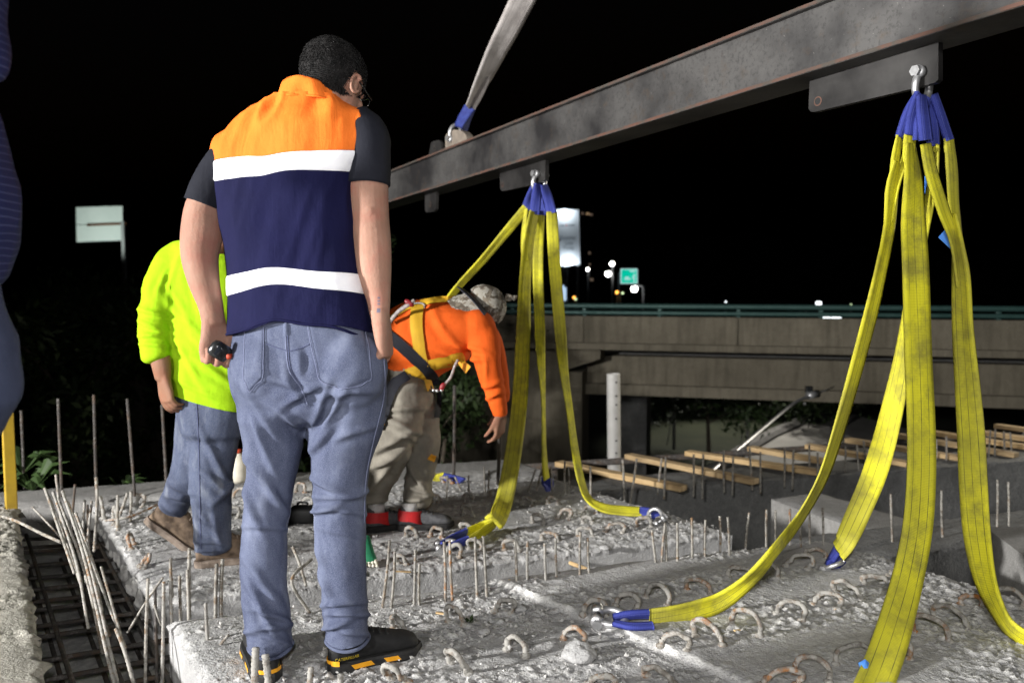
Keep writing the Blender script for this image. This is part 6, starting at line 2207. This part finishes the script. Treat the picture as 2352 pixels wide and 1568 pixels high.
# body: head, neck, arms and hands in one skin
RH = Matrix.Rotation(math.radians(-24), 3, 'Z') @ Matrix.Rotation(math.radians(-25), 3, 'X')
HC = P(764, 195, MY + .01)
bs = head_shells(HC, RH)
nb = P(722, 262, MY + .0)
nk0 = HC + RH @ Vector((0, -.028, -.055))
bs.append(stube([(*nk0, .056, .060), (*(nk0.lerp(nb, .5) + Vector((.004, .022, 0))), .054, .052), (*(nb + Vector((.0, .03, 0))), .052, .050)], 5, 20))
bs.append(stube([rw(705, 290, MY + .01, 60, .045), rw(690, 340, MY, 125, .07), rw(672, 450, MY, 120, .08), rw(690, 690, MY, 120, .09)], 5, 20))
bs.append(stube([rw(585, 360, 2.290, 30, .04), rw(520, 398, 2.275, 38, .050), rw(474, 468, 2.260, 42, .052), rw(465, 528, 2.255, 47, .055), rw(459, 585, 2.245, 42, .050), rw(468, 645, 2.230, 35, .042), rw(484, 702, 2.220, 28, .031), rw(490, 742, 2.215, 26, .027)], 6, 22))
bs.append(stube([rw(815, 310, 2.280, 35, .045), rw(843, 360, 2.270, 44, .052), rw(845, 420, 2.265, 46, .054), rw(849, 495, 2.260, 44, .050), rw(855, 560, 2.250, 43, .048), rw(860, 625, 2.240, 39, .044), rw(869, 685, 2.230, 28, .031), rw(872, 722, 2.225, 23, .026)], 6, 22))
bs.append(ell(P(848, 488, 2.232), (.026, .024, .032)))           # elbow
bs.append(ell(P(447, 540, 2.240), (.024, .03, .03)))
wL = P(491, 742, 2.215); wR = P(873, 722, 2.225)
bs += hand_shells(wL, (.06, .02, -1), (.62, -.78, 0), (.78, .62, 0), (48, 62, 70, 72), 1.08, (42, 24), 3, .55)
bs += hand_shells(wR, (.14, -.02, -1), (-.97, .08, -.1), (.08, .97, 0), (42, 50, 54, 58), 1.2, (20, 20), 3, .5)
bme = remesh(bs, .0034, 2)
body = link_mesh('body', bme, 'skin_light', man, True)
head_details(HC, RH, man)
hair(HC, RH, man, 3, 15000, .016)
bb_ = bvh_of(bme)
# forearm tattoo
for y in (686, 693, 700):
    patch(bb_, [(867, y - 4), (873, y - 4), (873, y), (867, y)], 3, 2, .0004, 'tattoo', 'tattoo', man)
patch(bb_, [(866, 708), (874, 708), (873, 718), (865, 718)], 3, 3, .0004, 'tattoo', 'tattoo', man)
# glasses: temple arm, rim and lens
q = lambda x, y, z: HC + RH @ Vector((x, y, z))
gls = MB(); gls.tube([q(.080, -.020, .006), q(.079, .02, .006), q(.073, .085, .004)], .0022, 6)
gls.tube([q(-.080, -.020, .006), q(-.079, .02, .006), q(-.073, .085, .004)], .0022, 6)
for s in (-1, 1):
    gls.tube([q(s * (.037 + .029 * math.cos(t)), .098 - .012 * abs(math.cos(t)) , -.002 + .020 * math.sin(t)) for t in np.linspace(0, 2 * math.pi, 21)], .0019, 6)
gls.tube([q(-.010, .104, .004), q(0, .108, .006), q(.010, .104, .004)], .0019, 6)
gls.build('glasses', 'black_plastic', man, True)
# beard shadow along the jaw
# device in the left hand (a thing of its own)
dv = empty('handheld_device', P(503, 806, 2.170), 'small black rounded device held in the left hand of the man in the vest', 'device')
dc = P(505, 806, 2.175)
mb = MB(); mb.box(dc, (.058, .034, .046), Matrix.Rotation(math.radians(38), 3, 'Y') @ Matrix.Rotation(math.radians(20), 3, 'Z'), .014); mb.build('case', 'black_plastic', dv, True)
mb = MB(); mb.box(dc + Vector((0, -.017, .002)), (.030, .006, .016), Matrix.Rotation(math.radians(-50), 3, 'Y'), .003); mb.build('button_panel', 'glass_dark', dv, True)
mb = MB(); mb.box(dc + Vector((.026, .0, -.014)), (.012, .026, .014), None, .004); mb.build('red_end', 'red_cap', dv, True)
# shoes
shoe(G(618, 1570, .002), math.radians(112), man, accents=True, text='CATERPILLAR', L_=.28, Wf=1.15)
shoe(G(756, 1543, .002), math.radians(30), man, accents=True, text='CATERPILLAR', L_=.272, hs=1.2)

# ------------------------------------------------------------------ 2. worker in the yellow shirt
YY = 3.52
yel = empty('person', G(470, 1300, zM), 'worker in bright yellow long sleeved shirt, jeans and brown boots walking on the girder', 'person')
tor = [rw(462, 560, YY, 40, .06), rw(458, 585, YY, 75, .085), rw(466, 625, YY, 92, .105), rw(474, 700, YY, 93, .115), rw(481, 800, YY, 93, .122), rw(487, 880, YY, 92, .125), rw(492, 935, YY, 88, .122)]
armL = [rw(425, 590, YY, 45, .065), rw(388, 620, YY - .02, 43, .068), rw(366, 690, YY - .06, 42, .066), rw(352, 745, YY - .09, 36, .060), rw(355, 790, YY - .11, 33, .052), rw(359, 818, YY - .12, 33, .050)]
armR = [rw(520, 600, YY + .12, 42, .06), rw(580, 650, YY + .2, 38, .055), rw(600, 740, YY + .22, 34, .05), rw(610, 800, YY + .2, 30, .045)]
ym = remesh([stube(tor, 6, 26, sup=2.3), stube(armL, 6, 20), stube(armR, 6, 18), ell(P(420, 600, YY), (.09, .08, .075))], .0085, 7)
cut(ym, P(470, 915, YY), Vector((-.28, 0, -1)))
wrinkle(ym, .008, 8, (1, 1, 1.8), 21)
folds(ym, [(a, b, c, d, e, h * 1.0) for a, b, c, d, e, h in [(352, 720, 90, 25, 5, .012), (350, 745, 90, 15, 5, .012), (352, 770, 90, 5, 5, .012), (355, 792, 80, -5, 5, .012), (440, 750, 160, 50, 7, .010), (470, 790, 170, 45, 7, .010), (430, 830, 150, 55, 7, .010), (480, 850, 180, 30, 7, .009),
          (400, 640, 120, 100, 6, .008), (450, 660, 150, 75, 7, .008), (450, 890, 140, 20, 6, .008), (500, 700, 160, 65, 7, .008), (520, 760, 150, 40, 7, .008), (410, 700, 110, 60, 6, .008), (375, 650, 90, 110, 6, .007)]])
solidify(ym, .004)
shirt = link_mesh('shirt', ym, 'hivis_yellow', yel, True)
yj = [stube([rw(492, 890, YY, 84, .112), rw(490, 935, YY, 82, .118), rw(488, 985, YY, 74, .11)], 5, 22),
      stube([rw(500, 940, YY, 62, .10), rw(492, 1010, YY, 56, .085), rw(484, 1090, YY - .04, 50, .078), rw(486, 1165, YY - .03, 45, .07), rw(487, 1215, YY - .02, 43, .064), rw(489, 1254, YY - .02, 42, .062)], 6, 20),
      stube([rw(462, 940, YY + .04, 55, .09), rw(450, 1010, YY + .05, 48, .08), rw(438, 1075, YY + .05, 43, .075), rw(416, 1125, YY + .12, 37, .064), rw(398, 1162, YY + .17, 34, .058)], 6, 20)]
yjm = remesh(yj, .0085, 6)
wrinkle(yjm, .006, 10, (1, 1, 1.3), 33)
folds(yjm, [(470, 990, 120, 70, 7, .008), (500, 1060, 130, 55, 8, .012), (480, 1100, 120, 30, 7, .010), (520, 1120, 100, -50, 7, .010), (470, 1180, 120, 60, 7, .010), (500, 1215, 110, 70, 7, .009), (485, 1250, 100, 10, 5, .012), (480, 1266, 100, -10, 5, .010),
           (420, 1120, 80, 30, 6, .010), (410, 1150, 80, 20, 6, .010), (400, 1172, 70, 25, 5, .009)])
link_mesh('jeans', yjm, 'denim_dark', yel, True)
jb2 = bvh_of(yjm)
seam(jb2, [(452, 925), (456, 1000), (458, 1080), (460, 1180), (462, 1260)], .0022, 'side_seam', 'seam_dark', yel)
RY = Matrix.Rotation(math.radians(-70), 3, 'Z') @ Matrix.Rotation(math.radians(-35), 3, 'X')
YH = P(558, 520, YY + .04)
ys = head_shells(YH, RY)
nkb = P(480, 590, YY)
nk0 = YH + RY @ Vector((0, -.03, -.05))
ys.append(stube([(*nk0, .056, .058), (*nk0.lerp(nkb, .5), .056, .058), (*nkb, .066, .066)], 5, 18))
ys.append(stube([rw(470, 600, YY, 40, .06), rw(480, 750, YY, 60, .08), rw(488, 880, YY, 60, .08)], 5, 16))
ys.append(stube([rw(420, 600, YY, 28, .045), rw(375, 670, YY - .05, 28, .045), rw(354, 745, YY - .09, 25, .042), rw(364, 800, YY - .11, 24, .040), rw(371, 840, YY - .12, 22, .034), rw(375, 868, YY - .12, 19, .026)], 6, 18))
ys.append(stube([rw(530, 610, YY + .12, 26, .04), rw(590, 690, YY + .2, 24, .04), rw(610, 800, YY + .2, 22, .035), rw(622, 850, YY + .18, 18, .026)], 6, 16))
ys += hand_shells(P(376, 866, YY - .12), (.12, 0, -1), (.55, .8, 0), (-.75, .55, 0), (20, 24, 28, 30), 1.08, (18, 10), 5, .3)
ys += hand_shells(P(622, 848, YY + .18), (.2, 0, -1), (-.6, .2, 0), (0, 1, 0), (30, 30, 34, 36), 1.05, (25, 15), 4, .3)
ybm = remesh(ys, .0055, 4)
link_mesh('body', ybm, 'skin_dark', yel, True)
head_details(YH, RY, yel)
hair(YH, RY, yel, 8, 1500, .012)
shoe(G(450, 1302, zM + .002), math.radians(22), yel, 'boot_brown', 'sole_brown', .275, hs=1.6, ankle=.15, lace='sole_brown')
shoe(G(312, 1262, zM + .002), math.radians(8), yel, 'boot_brown', 'sole_brown', .285, hs=1.6, pitch=math.radians(38), ankle=.15, lace='sole_brown')

# ------------------------------------------------------------------ 3. bending worker in orange with the harness
OY = 4.07
orr = empty('person', G(930, 1215, zM), 'worker bending forward in orange shirt, khaki trousers and yellow harness', 'person')
UPV = (0, 0, 1)
ot = [rw(872, 812, OY, 66, .165), rw(905, 796, OY, 74, .175), rw(950, 780, OY, 88, .180), rw(1005, 770, OY, 86, .185), rw(1060, 758, OY, 66, .190), rw(1105, 752, OY, 42, .150), rw(1120, 752, OY, 30, .09)]
oarm = [rw(1085, 752, OY - .08, 42, .07), rw(1112, 780, OY - .14, 37, .062), rw(1120, 835, OY - .17, 31, .054), rw(1133, 885, OY - .17, 26, .048), rw(1143, 922, OY - .17, 21, .040), rw(1149, 950, OY - .17, 17, .034)]
oarm2 = [rw(1090, 750, OY + .12, 40, .07), rw(1120, 790, OY + .2, 36, .06), rw(1138, 850, OY + .22, 30, .05), rw(1150, 920, OY + .2, 22, .04)]
om = remesh([stube(ot, 6, 28, UPV), stube(oarm, 6, 20), stube(oarm2, 6, 18), ell(P(1096, 758, OY - .1), (.09, .09, .10)), ell(P(960, 815, OY), (.16, .15, .14))], .0095, 7)
cut(om, P(880, 868, OY), Vector((-.75, 0, -.75)))
wrinkle(om, .007, 7, (1.2, 1, 1.2), 44)
folds(om, [(a, b, c, d, e, h * 1.5) for a, b, c, d, e, h in [(1060, 815, 110, 8, 6, .012), (1030, 830, 120, 4, 6, .010), (1075, 800, 80, 20, 6, .010), (1100, 900, 90, 60, 6, .008), (1130, 880, 60, -10, 5, .010), (1138, 910, 50, -10, 5, .010), (930, 850, 90, 25, 6, .012), (915, 865, 80, 20, 5, .012), (905, 845, 80, 25, 5, .010), (960, 750, 120, 80, 8, .005), (1010, 730, 150, 65, 9, .006), (1040, 780, 130, 40, 8, .007), (1115, 850, 70, 75, 5, .007)]])
oshirt = link_mesh('shirt', om, 'shirt_orange', orr, True)
ob = bvh_of(om)
ok_ = [stube([rw(905, 830, OY, 58, .155), rw(925, 870, OY, 66, .160), rw(938, 915, OY, 64, .155)], 5, 22, UPV),
       stube([rw(925, 890, OY - .07, 62, .11), rw(915, 960, OY - .12, 56, .105), rw(898, 1020, OY - .14, 52, .10), rw(874, 1080, OY - .08, 45, .09), rw(853, 1135, OY + .0, 37, .08), rw(840, 1180, OY + .06, 32, .07)], 6, 22),
       stube([rw(950, 890, OY + .08, 48, .10), rw(968, 960, OY + .0, 42, .10), rw(972, 1030, OY - .02, 37, .09), rw(961, 1110, OY + .02, 33, .074), rw(958, 1152, OY + .0, 32, .07)], 6, 20)]
okm = remesh(ok_, .0095, 6)
wrinkle(okm, .012, 9, (1, 1, 1.9), 51)
folds(okm, [(a, b, c, d, e, h * 1.5) for a, b, c, d, e, h in [(930, 940, 120, 5, 7, .012), (920, 980, 130, 15, 8, .014), (905, 1015, 130, -20, 8, .016), (890, 1050, 120, -35, 8, .016), (880, 1090, 110, -40, 8, .014), (940, 1000, 90, 20, 7, .012), (960, 1090, 90, 60, 7, .014), (965, 1125, 80, 10, 5, .012), (960, 1142, 80, -5, 5, .012), (870, 1150, 90, -20, 6, .012)]])
link_mesh('trousers', okm, 'khaki', orr, True)
obk = bvh_of(okm)
# head, arms and hands
RO = Matrix.Rotation(math.radians(-88), 3, 'Z') @ Matrix.Rotation(math.radians(-52), 3, 'X')
OH = P(1106, 714, OY - .02)
os_ = head_shells(OH, RO)
nk0 = OH + RO @ Vector((0, -.03, -.06)); nkb = P(1070, 748, OY)
os_.append(stube([(*nk0, .056, .058), (*nk0.lerp(nkb, .5), .058, .06), (*nkb, .07, .07)], 5, 18))
os_.append(stube([rw(900, 800, OY, 40, .11), rw(1000, 775, OY, 50, .12), rw(1080, 755, OY, 40, .12)], 5, 16, UPV))
os_.append(stube([rw(1090, 760, OY - .1, 24, .045), rw(1122, 835, OY - .17, 22, .042), rw(1138, 900, OY - .17, 18, .034), rw(1150, 955, OY - .17, 14, .028)], 6, 16))
os_.append(stube([rw(1090, 755, OY + .12, 24, .045), rw(1138, 850, OY + .22, 20, .038), rw(1152, 930, OY + .2, 13, .026)], 6, 16))
os_ += hand_shells(P(1149, 950, OY - .17), (-.02, .0, -1), (-.85, .5, 0), (-.5, -.85, 0), (24, 28, 30, 34), 1.0, (22, 14), 4, .35)
os_ += hand_shells(P(1152, 930, OY + .2), (0, 0, -1), (-.8, -.5, 0), (-.5, .8, 0), (24, 28, 30, 34), 1.0, (22, 14), 4, .35)
obm = remesh(os_, .006, 4)
link_mesh('body', obm, 'skin_dark', orr, True)
head_details(OH, RO, orr)
# camouflage cap with a wide dark brim and neck cloth
q = lambda x, y, z: OH + RO @ Vector((x, y, z))
V, F = ell((0, -.008, .033), (.086, .106, .100), None, 36, 22)
a = np.array([tuple(v) for v in V])
a = a + (a - np.array([0, -.008, .035])) * (.10 * (fbm(a * 26, 3, 3) - .5))[:, None]
kp = a[:, 2] > .008
Vw = [q(*v) for v in a]
F = [f for f in F if all(kp[i] for i in f)]
mb = MB(); mb.add(Vw, F)
hat = mb.build('cap', 'camo', orr, True)
V, F = [], []
nB = 48
for j, (rx, ry, z) in enumerate(((.086, .104, .014), (.112, .134, .006), (.132, .158, -.006), (.135, .162, -.012), (.130, .156, -.010), (.108, .130, -.002), (.084, .102, .008))):
    for i in range(nB):
        t = 2 * math.pi * i / nB
        V.append(q(rx * math.cos(t), -.008 + ry * math.sin(t), z + .012 * math.cos(2 * t) * (rx / .15)))
F = [(j * nB + i, j * nB + (i + 1) % nB, (j + 1) * nB + (i + 1) % nB, (j + 1) * nB + i) for j in range(6) for i in range(nB)]
mb = MB(); mb.add(V, F); mb.build('brim', 'hat_brim', hat, True)
mb = MB(); mb.add(*stube([(*q(0, .02, .135), .020, .014), (*q(0, .045, .160), .016, .010), (*q(0, .05, .182), .004, .004)], 4, 10)); mb.build('knot', 'camo', hat, True)
V, F = [], []
for j in range(6):
    for i in range(17):
        t = math.radians(180 + i * 180 / 16)
        rr_ = .088 + j * .006 + .004 * math.sin(i * 2.2 + j)
        V.append(q(rr_ * math.cos(t), -.008 + rr_ * 1.2 * math.sin(t), .0 - j * .020))
F = [(j * 17 + i, j * 17 + i + 1, (j + 1) * 17 + i + 1, (j + 1) * 17 + i) for j in range(5) for i in range(16)]
mb = MB(); mb.add(V, F); mb.build('neck_cloth', 'camo', hat, True, fix=False)

# harness (worn, so a part of the figure): straps follow the shirt and trousers
hs = strap_on(ob, [(961, 697), (957, 740), (963, 800), (972, 850), (972, 885)], 27, 'harness', 'harness_yellow', orr, .008)
strap_on(ob, [(965, 699), (1000, 692), (1035, 690), (1062, 692), (1080, 697)], 13, 'shoulder_strap', 'harness_yellow', hs, .009)
strap_on(ob, [(955, 702), (930, 712), (905, 728), (880, 745)], 10, 'shoulder_strap', 'harness_yellow', hs, .009)
strap_on(ob, [(985, 838), (1010, 832), (1040, 826), (1065, 818)], 25, 'chest_strap', 'harness_yellow', hs, .008)
strap_on(ob, [(880, 762), (905, 780), (935, 805), (968, 835), (990, 862), (1000, 885)], 26, 'hip_strap', 'harness_black', hs, .010)
strap_on(ob, [(930, 862), (945, 854), (962, 846)], 24, 'hip_pad', 'harness_yellow', hs, .010)
strap_on(obk, [(975, 850), (978, 875), (984, 895)], 15, 'leg_strap_upper', 'harness_yellow', hs, .014)
strap_on(obk, [(935, 862), (910, 880), (895, 910), (882, 950), (868, 985)], 25, 'leg_strap', 'harness_black', hs, .012)
strap_on(obk, [(982, 890), (1000, 900), (1002, 930), (998, 960)], 12, 'leg_strap', 'harness_black', hs, .014)
strap_on(obk, [(866, 955), (874, 965), (882, 975)], 14, 'leg_buckle', 'shoe_accent', hs, .016)
strap_on(obk, [(984, 1046), (991, 1050), (996, 1052)], 12, 'knee_clip', 'shoe_accent', hs, .012)
# loose strap end
mb = MB(); mb.poly_prism([P(1049, 830, OY - .12), P(1061, 822, OY - .12), P(1081, 842, OY - .13), P(1069, 858, OY - .13)], (0, .004, 0)); mb.build('strap_end', 'shoe_accent', hs)
# dorsal ring and lanyard
c0, n0 = cast(ob, 962, 702)
c0 = c0 if c0 else P(962, 702, OY - .15)
mb = MB()
mb.tube([c0 + Vector((.030 * math.cos(t), -.012, .014 * math.sin(t))) for t in np.linspace(0, 2 * math.pi, 15)], .0045, 8); mb.build('dorsal_ring', 'galv_steel', hs, True)
mb = MB(); mb.tube(catmull([P(952, 690, OY - .19), P(938, 700, OY - .2), P(915, 716, OY - .19), P(895, 740, OY - .17)], 5), .010, 10); mb.build('lanyard', 'rope_white', hs, True)
mb = MB(); mb.add(*ell(P(940, 696, OY - .20), (.026, .010, .014), Matrix.Rotation(math.radians(35), 3, 'Y'))); mb.build('lanyard_hook', 'hook_red', hs, True)
mb = MB(); mb.tube(catmull([P(1052, 826, OY - .15), P(1044, 842, OY - .16), P(1034, 868, OY - .17), P(1014, 890, OY - .17)], 5), .0065, 10); mb.build('lanyard', 'rope_white', hs, True)
mb = MB(); mb.add(*ell(P(1016, 888, OY - .18), (.012, .009, .022), Matrix.Rotation(math.radians(25), 3, 'Y'))); mb.build('lanyard_hook', 'hook_red', hs, True)
for x, y in ((996, 896), (1004, 897), (1014, 896)):
    mb = MB(); mb.add(*ell(P(x, y, OY - .18), (.008, .008, .008))); mb.build('buckle_stud', 'galv_steel', hs, True)
# shoes: grey soles, red collars
def red_shoe(heel, ang):
    u = shoe(heel, ang, orr, 'shoe_grey', 'sole_black', .272, hs=1.12, lace='rubber', ankle=.10)
    R_ = Matrix.Rotation(ang, 3, 'Z')
    V, F = [], []
    for j, (z, k) in enumerate(((.050, 1.12), (.070, 1.09), (.092, 1.0))):
        for i in range(20):
            t = 2 * math.pi * i / 20
            zz_ = z - (.026 * max(0, math.cos(t)) if j == 0 else (-.010 * abs(math.sin(t * .5)) if j == 2 else 0))
            V.append(Vector(heel) + R_ @ Vector((.062 + .058 * k * math.cos(t), .0395 * k * math.sin(t), zz_)))
    F = [(j * 20 + i, j * 20 + (i + 1) % 20, (j + 1) * 20 + (i + 1) % 20, (j + 1) * 20 + i) for j in range(2) for i in range(20)]
    mb = MB(); mb.add(V, F); mb.build('ankle_collar', 'shoe_red', u, True, fix=False)
    mb = MB(); mb.tube([Vector(heel) + R_ @ Vector((.06, 0, .09)), Vector(heel) + R_ @ Vector((.06, 0, .135))], [(.042, .036), (.040, .034)], 16, side=R_ @ Vector((1, 0, 0))); mb.build('sock', 'sock_white', u, True)
red_shoe(G(914, 1216, zM + .002), math.radians(8))
red_shoe(G(838, 1222, zM + .002), math.radians(25))
# tool in his hand: a thin dark rod reaching the girder
mb = MB(); t0, t1 = P(1148, 968, OY - .17), G(1143, 1112, zM)
mb.tube([t0, P(1147, 1040, OY + .25), Vector((t1.x, t1.y, zM))], .010, 8)
tag(mb.build('steel_bar_tool', 'rebar_dark'), 'thin dark bar held downwards by the worker in orange', 'tool')

# ------------------------------------------------------------------ 4. man cut off by the left edge
LYY = 1.46
LDX = -30
lm = empty('person', Vector((P(-190, 800, LYY).x, LYY, 0)), 'person in navy striped shirt and jeans cut off by the left edge', 'person')
lt = [rw(-245, -190, LYY, 110, .09), rw(-262, -140, LYY, 165, .11), rw(-268, -60, LYY, 180, .125), rw(-274, 90, LYY, 180, .13), rw(-262, 210, LYY, 196, .14), rw(-248, 300, LYY, 218, .15), rw(-244, 380, LYY, 240, .155), rw(-242, 450, LYY, 251, .16), rw(-243, 520, LYY, 250, .16), rw(-248, 580, LYY, 236, .15), rw(-256, 625, LYY, 208, .135)]
la = [rw(-105, -120, LYY - .02, 70, .07), rw(-75, -30, LYY - .03, 68, .07), rw(-60, 60, LYY - .04, 62, .066), rw(-58, 140, LYY - .06, 60, .062)]
la2 = [rw(-400, -120, LYY - .02, 70, .07), rw(-430, -30, LYY - .03, 68, .07), rw(-445, 60, LYY - .04, 62, .066), rw(-450, 140, LYY - .06, 60, .062)]
lsm = remesh([stube(lt, 6, 28, sup=2.3), stube(la, 6, 20), stube(la2, 6, 20), ell(P(-120, -110, LYY), (.08, .09, .08)), ell(P(-380, -110, LYY), (.08, .09, .08))], .0075, 7)
wrinkle(lsm, .007, 8, (1, 1, 1.6), 61)
link_mesh('shirt', lsm, 'shirt_striped', lm, True)
lj = [stube([rw(-245, 600, LYY, 200, .13), rw(-238, 700, LYY, 212, .135), rw(-226, 800, LYY, 236, .145), rw(-222, 880, LYY, 246, .145), rw(-228, 950, LYY, 218, .13)], 5, 26, sup=2.3),
      stube([rw(-116, 900, LYY, 124, .115), rw(-150, 1050, LYY, 106, .10), rw(-130, 1300, LYY, 90, .08), rw(-135, 1600, LYY, 80, .07), rw(-135, 1950, LYY, 72, .065)], 6, 22),
      stube([rw(-320, 900, LYY, 128, .115), rw(-320, 1050, LYY, 112, .10), rw(-315, 1300, LYY, 90, .08), rw(-315, 1600, LYY, 80, .07), rw(-315, 1950, LYY, 72, .065)], 6, 22)]
ljm = remesh(lj, .009, 6)
wrinkle(ljm, .007, 8, (1, 1, 1.4), 63)
link_mesh('jeans', ljm, 'denim_navy', lm, True)
RL = Matrix.Rotation(math.radians(-10), 3, 'Z') @ Matrix.Rotation(math.radians(-15), 3, 'X')
LH = P(-245, -330, LYY + .03)
l_s = head_shells(LH, RL)
nk0 = LH + RL @ Vector((0, -.02, -.06)); nkb = P(-250, -150, LYY)
l_s.append(stube([(*nk0, .056, .058), (*nk0.lerp(nkb, .5), .058, .06), (*nkb, .07, .07)], 5, 18))
l_s.append(stube([rw(-250, -120, LYY, 100, .07), rw(-245, 300, LYY, 140, .09), rw(-235, 560, LYY, 150, .1)], 5, 16))
for sx, x0, x1, x2 in ((1, -50, -30, -120), (-1, -395, -418, -330)):
    l_s.append(stube([rw(x0 - 30, -60, LYY - .03, 48, .045), rw(x1 - 30, 120, LYY - .06, 46, .045), rw((x1 + x2) / 2 - 30, 210, LYY + .10, 42, .04), rw(x2 - 30, 230, LYY + .22, 30, .03)], 6, 16))
    l_s += hand_shells(P(x2 - 30, 231, LYY + .22), (-.3 * sx, .9, .1), (-.6 * sx, -.2, -.5), (0, .2, 1), (30, 34, 38, 40), 1.0, (28, 14), 4, .3)
lbm = remesh(l_s, .006, 4)
link_mesh('body', lbm, 'skin_light', lm, True)
head_details(LH, RL, lm)
hair(LH, RL, lm, 12, 900, .014)
shoe(Vector((P(-135, 1950, LYY).x - .02, LYY - .06, .015)), math.radians(80), lm, 'boot_brown', 'sole_brown')
shoe(Vector((P(-315, 1950, LYY).x - .02, LYY - .06, .015)), math.radians(95), lm, 'boot_brown', 'sole_brown')
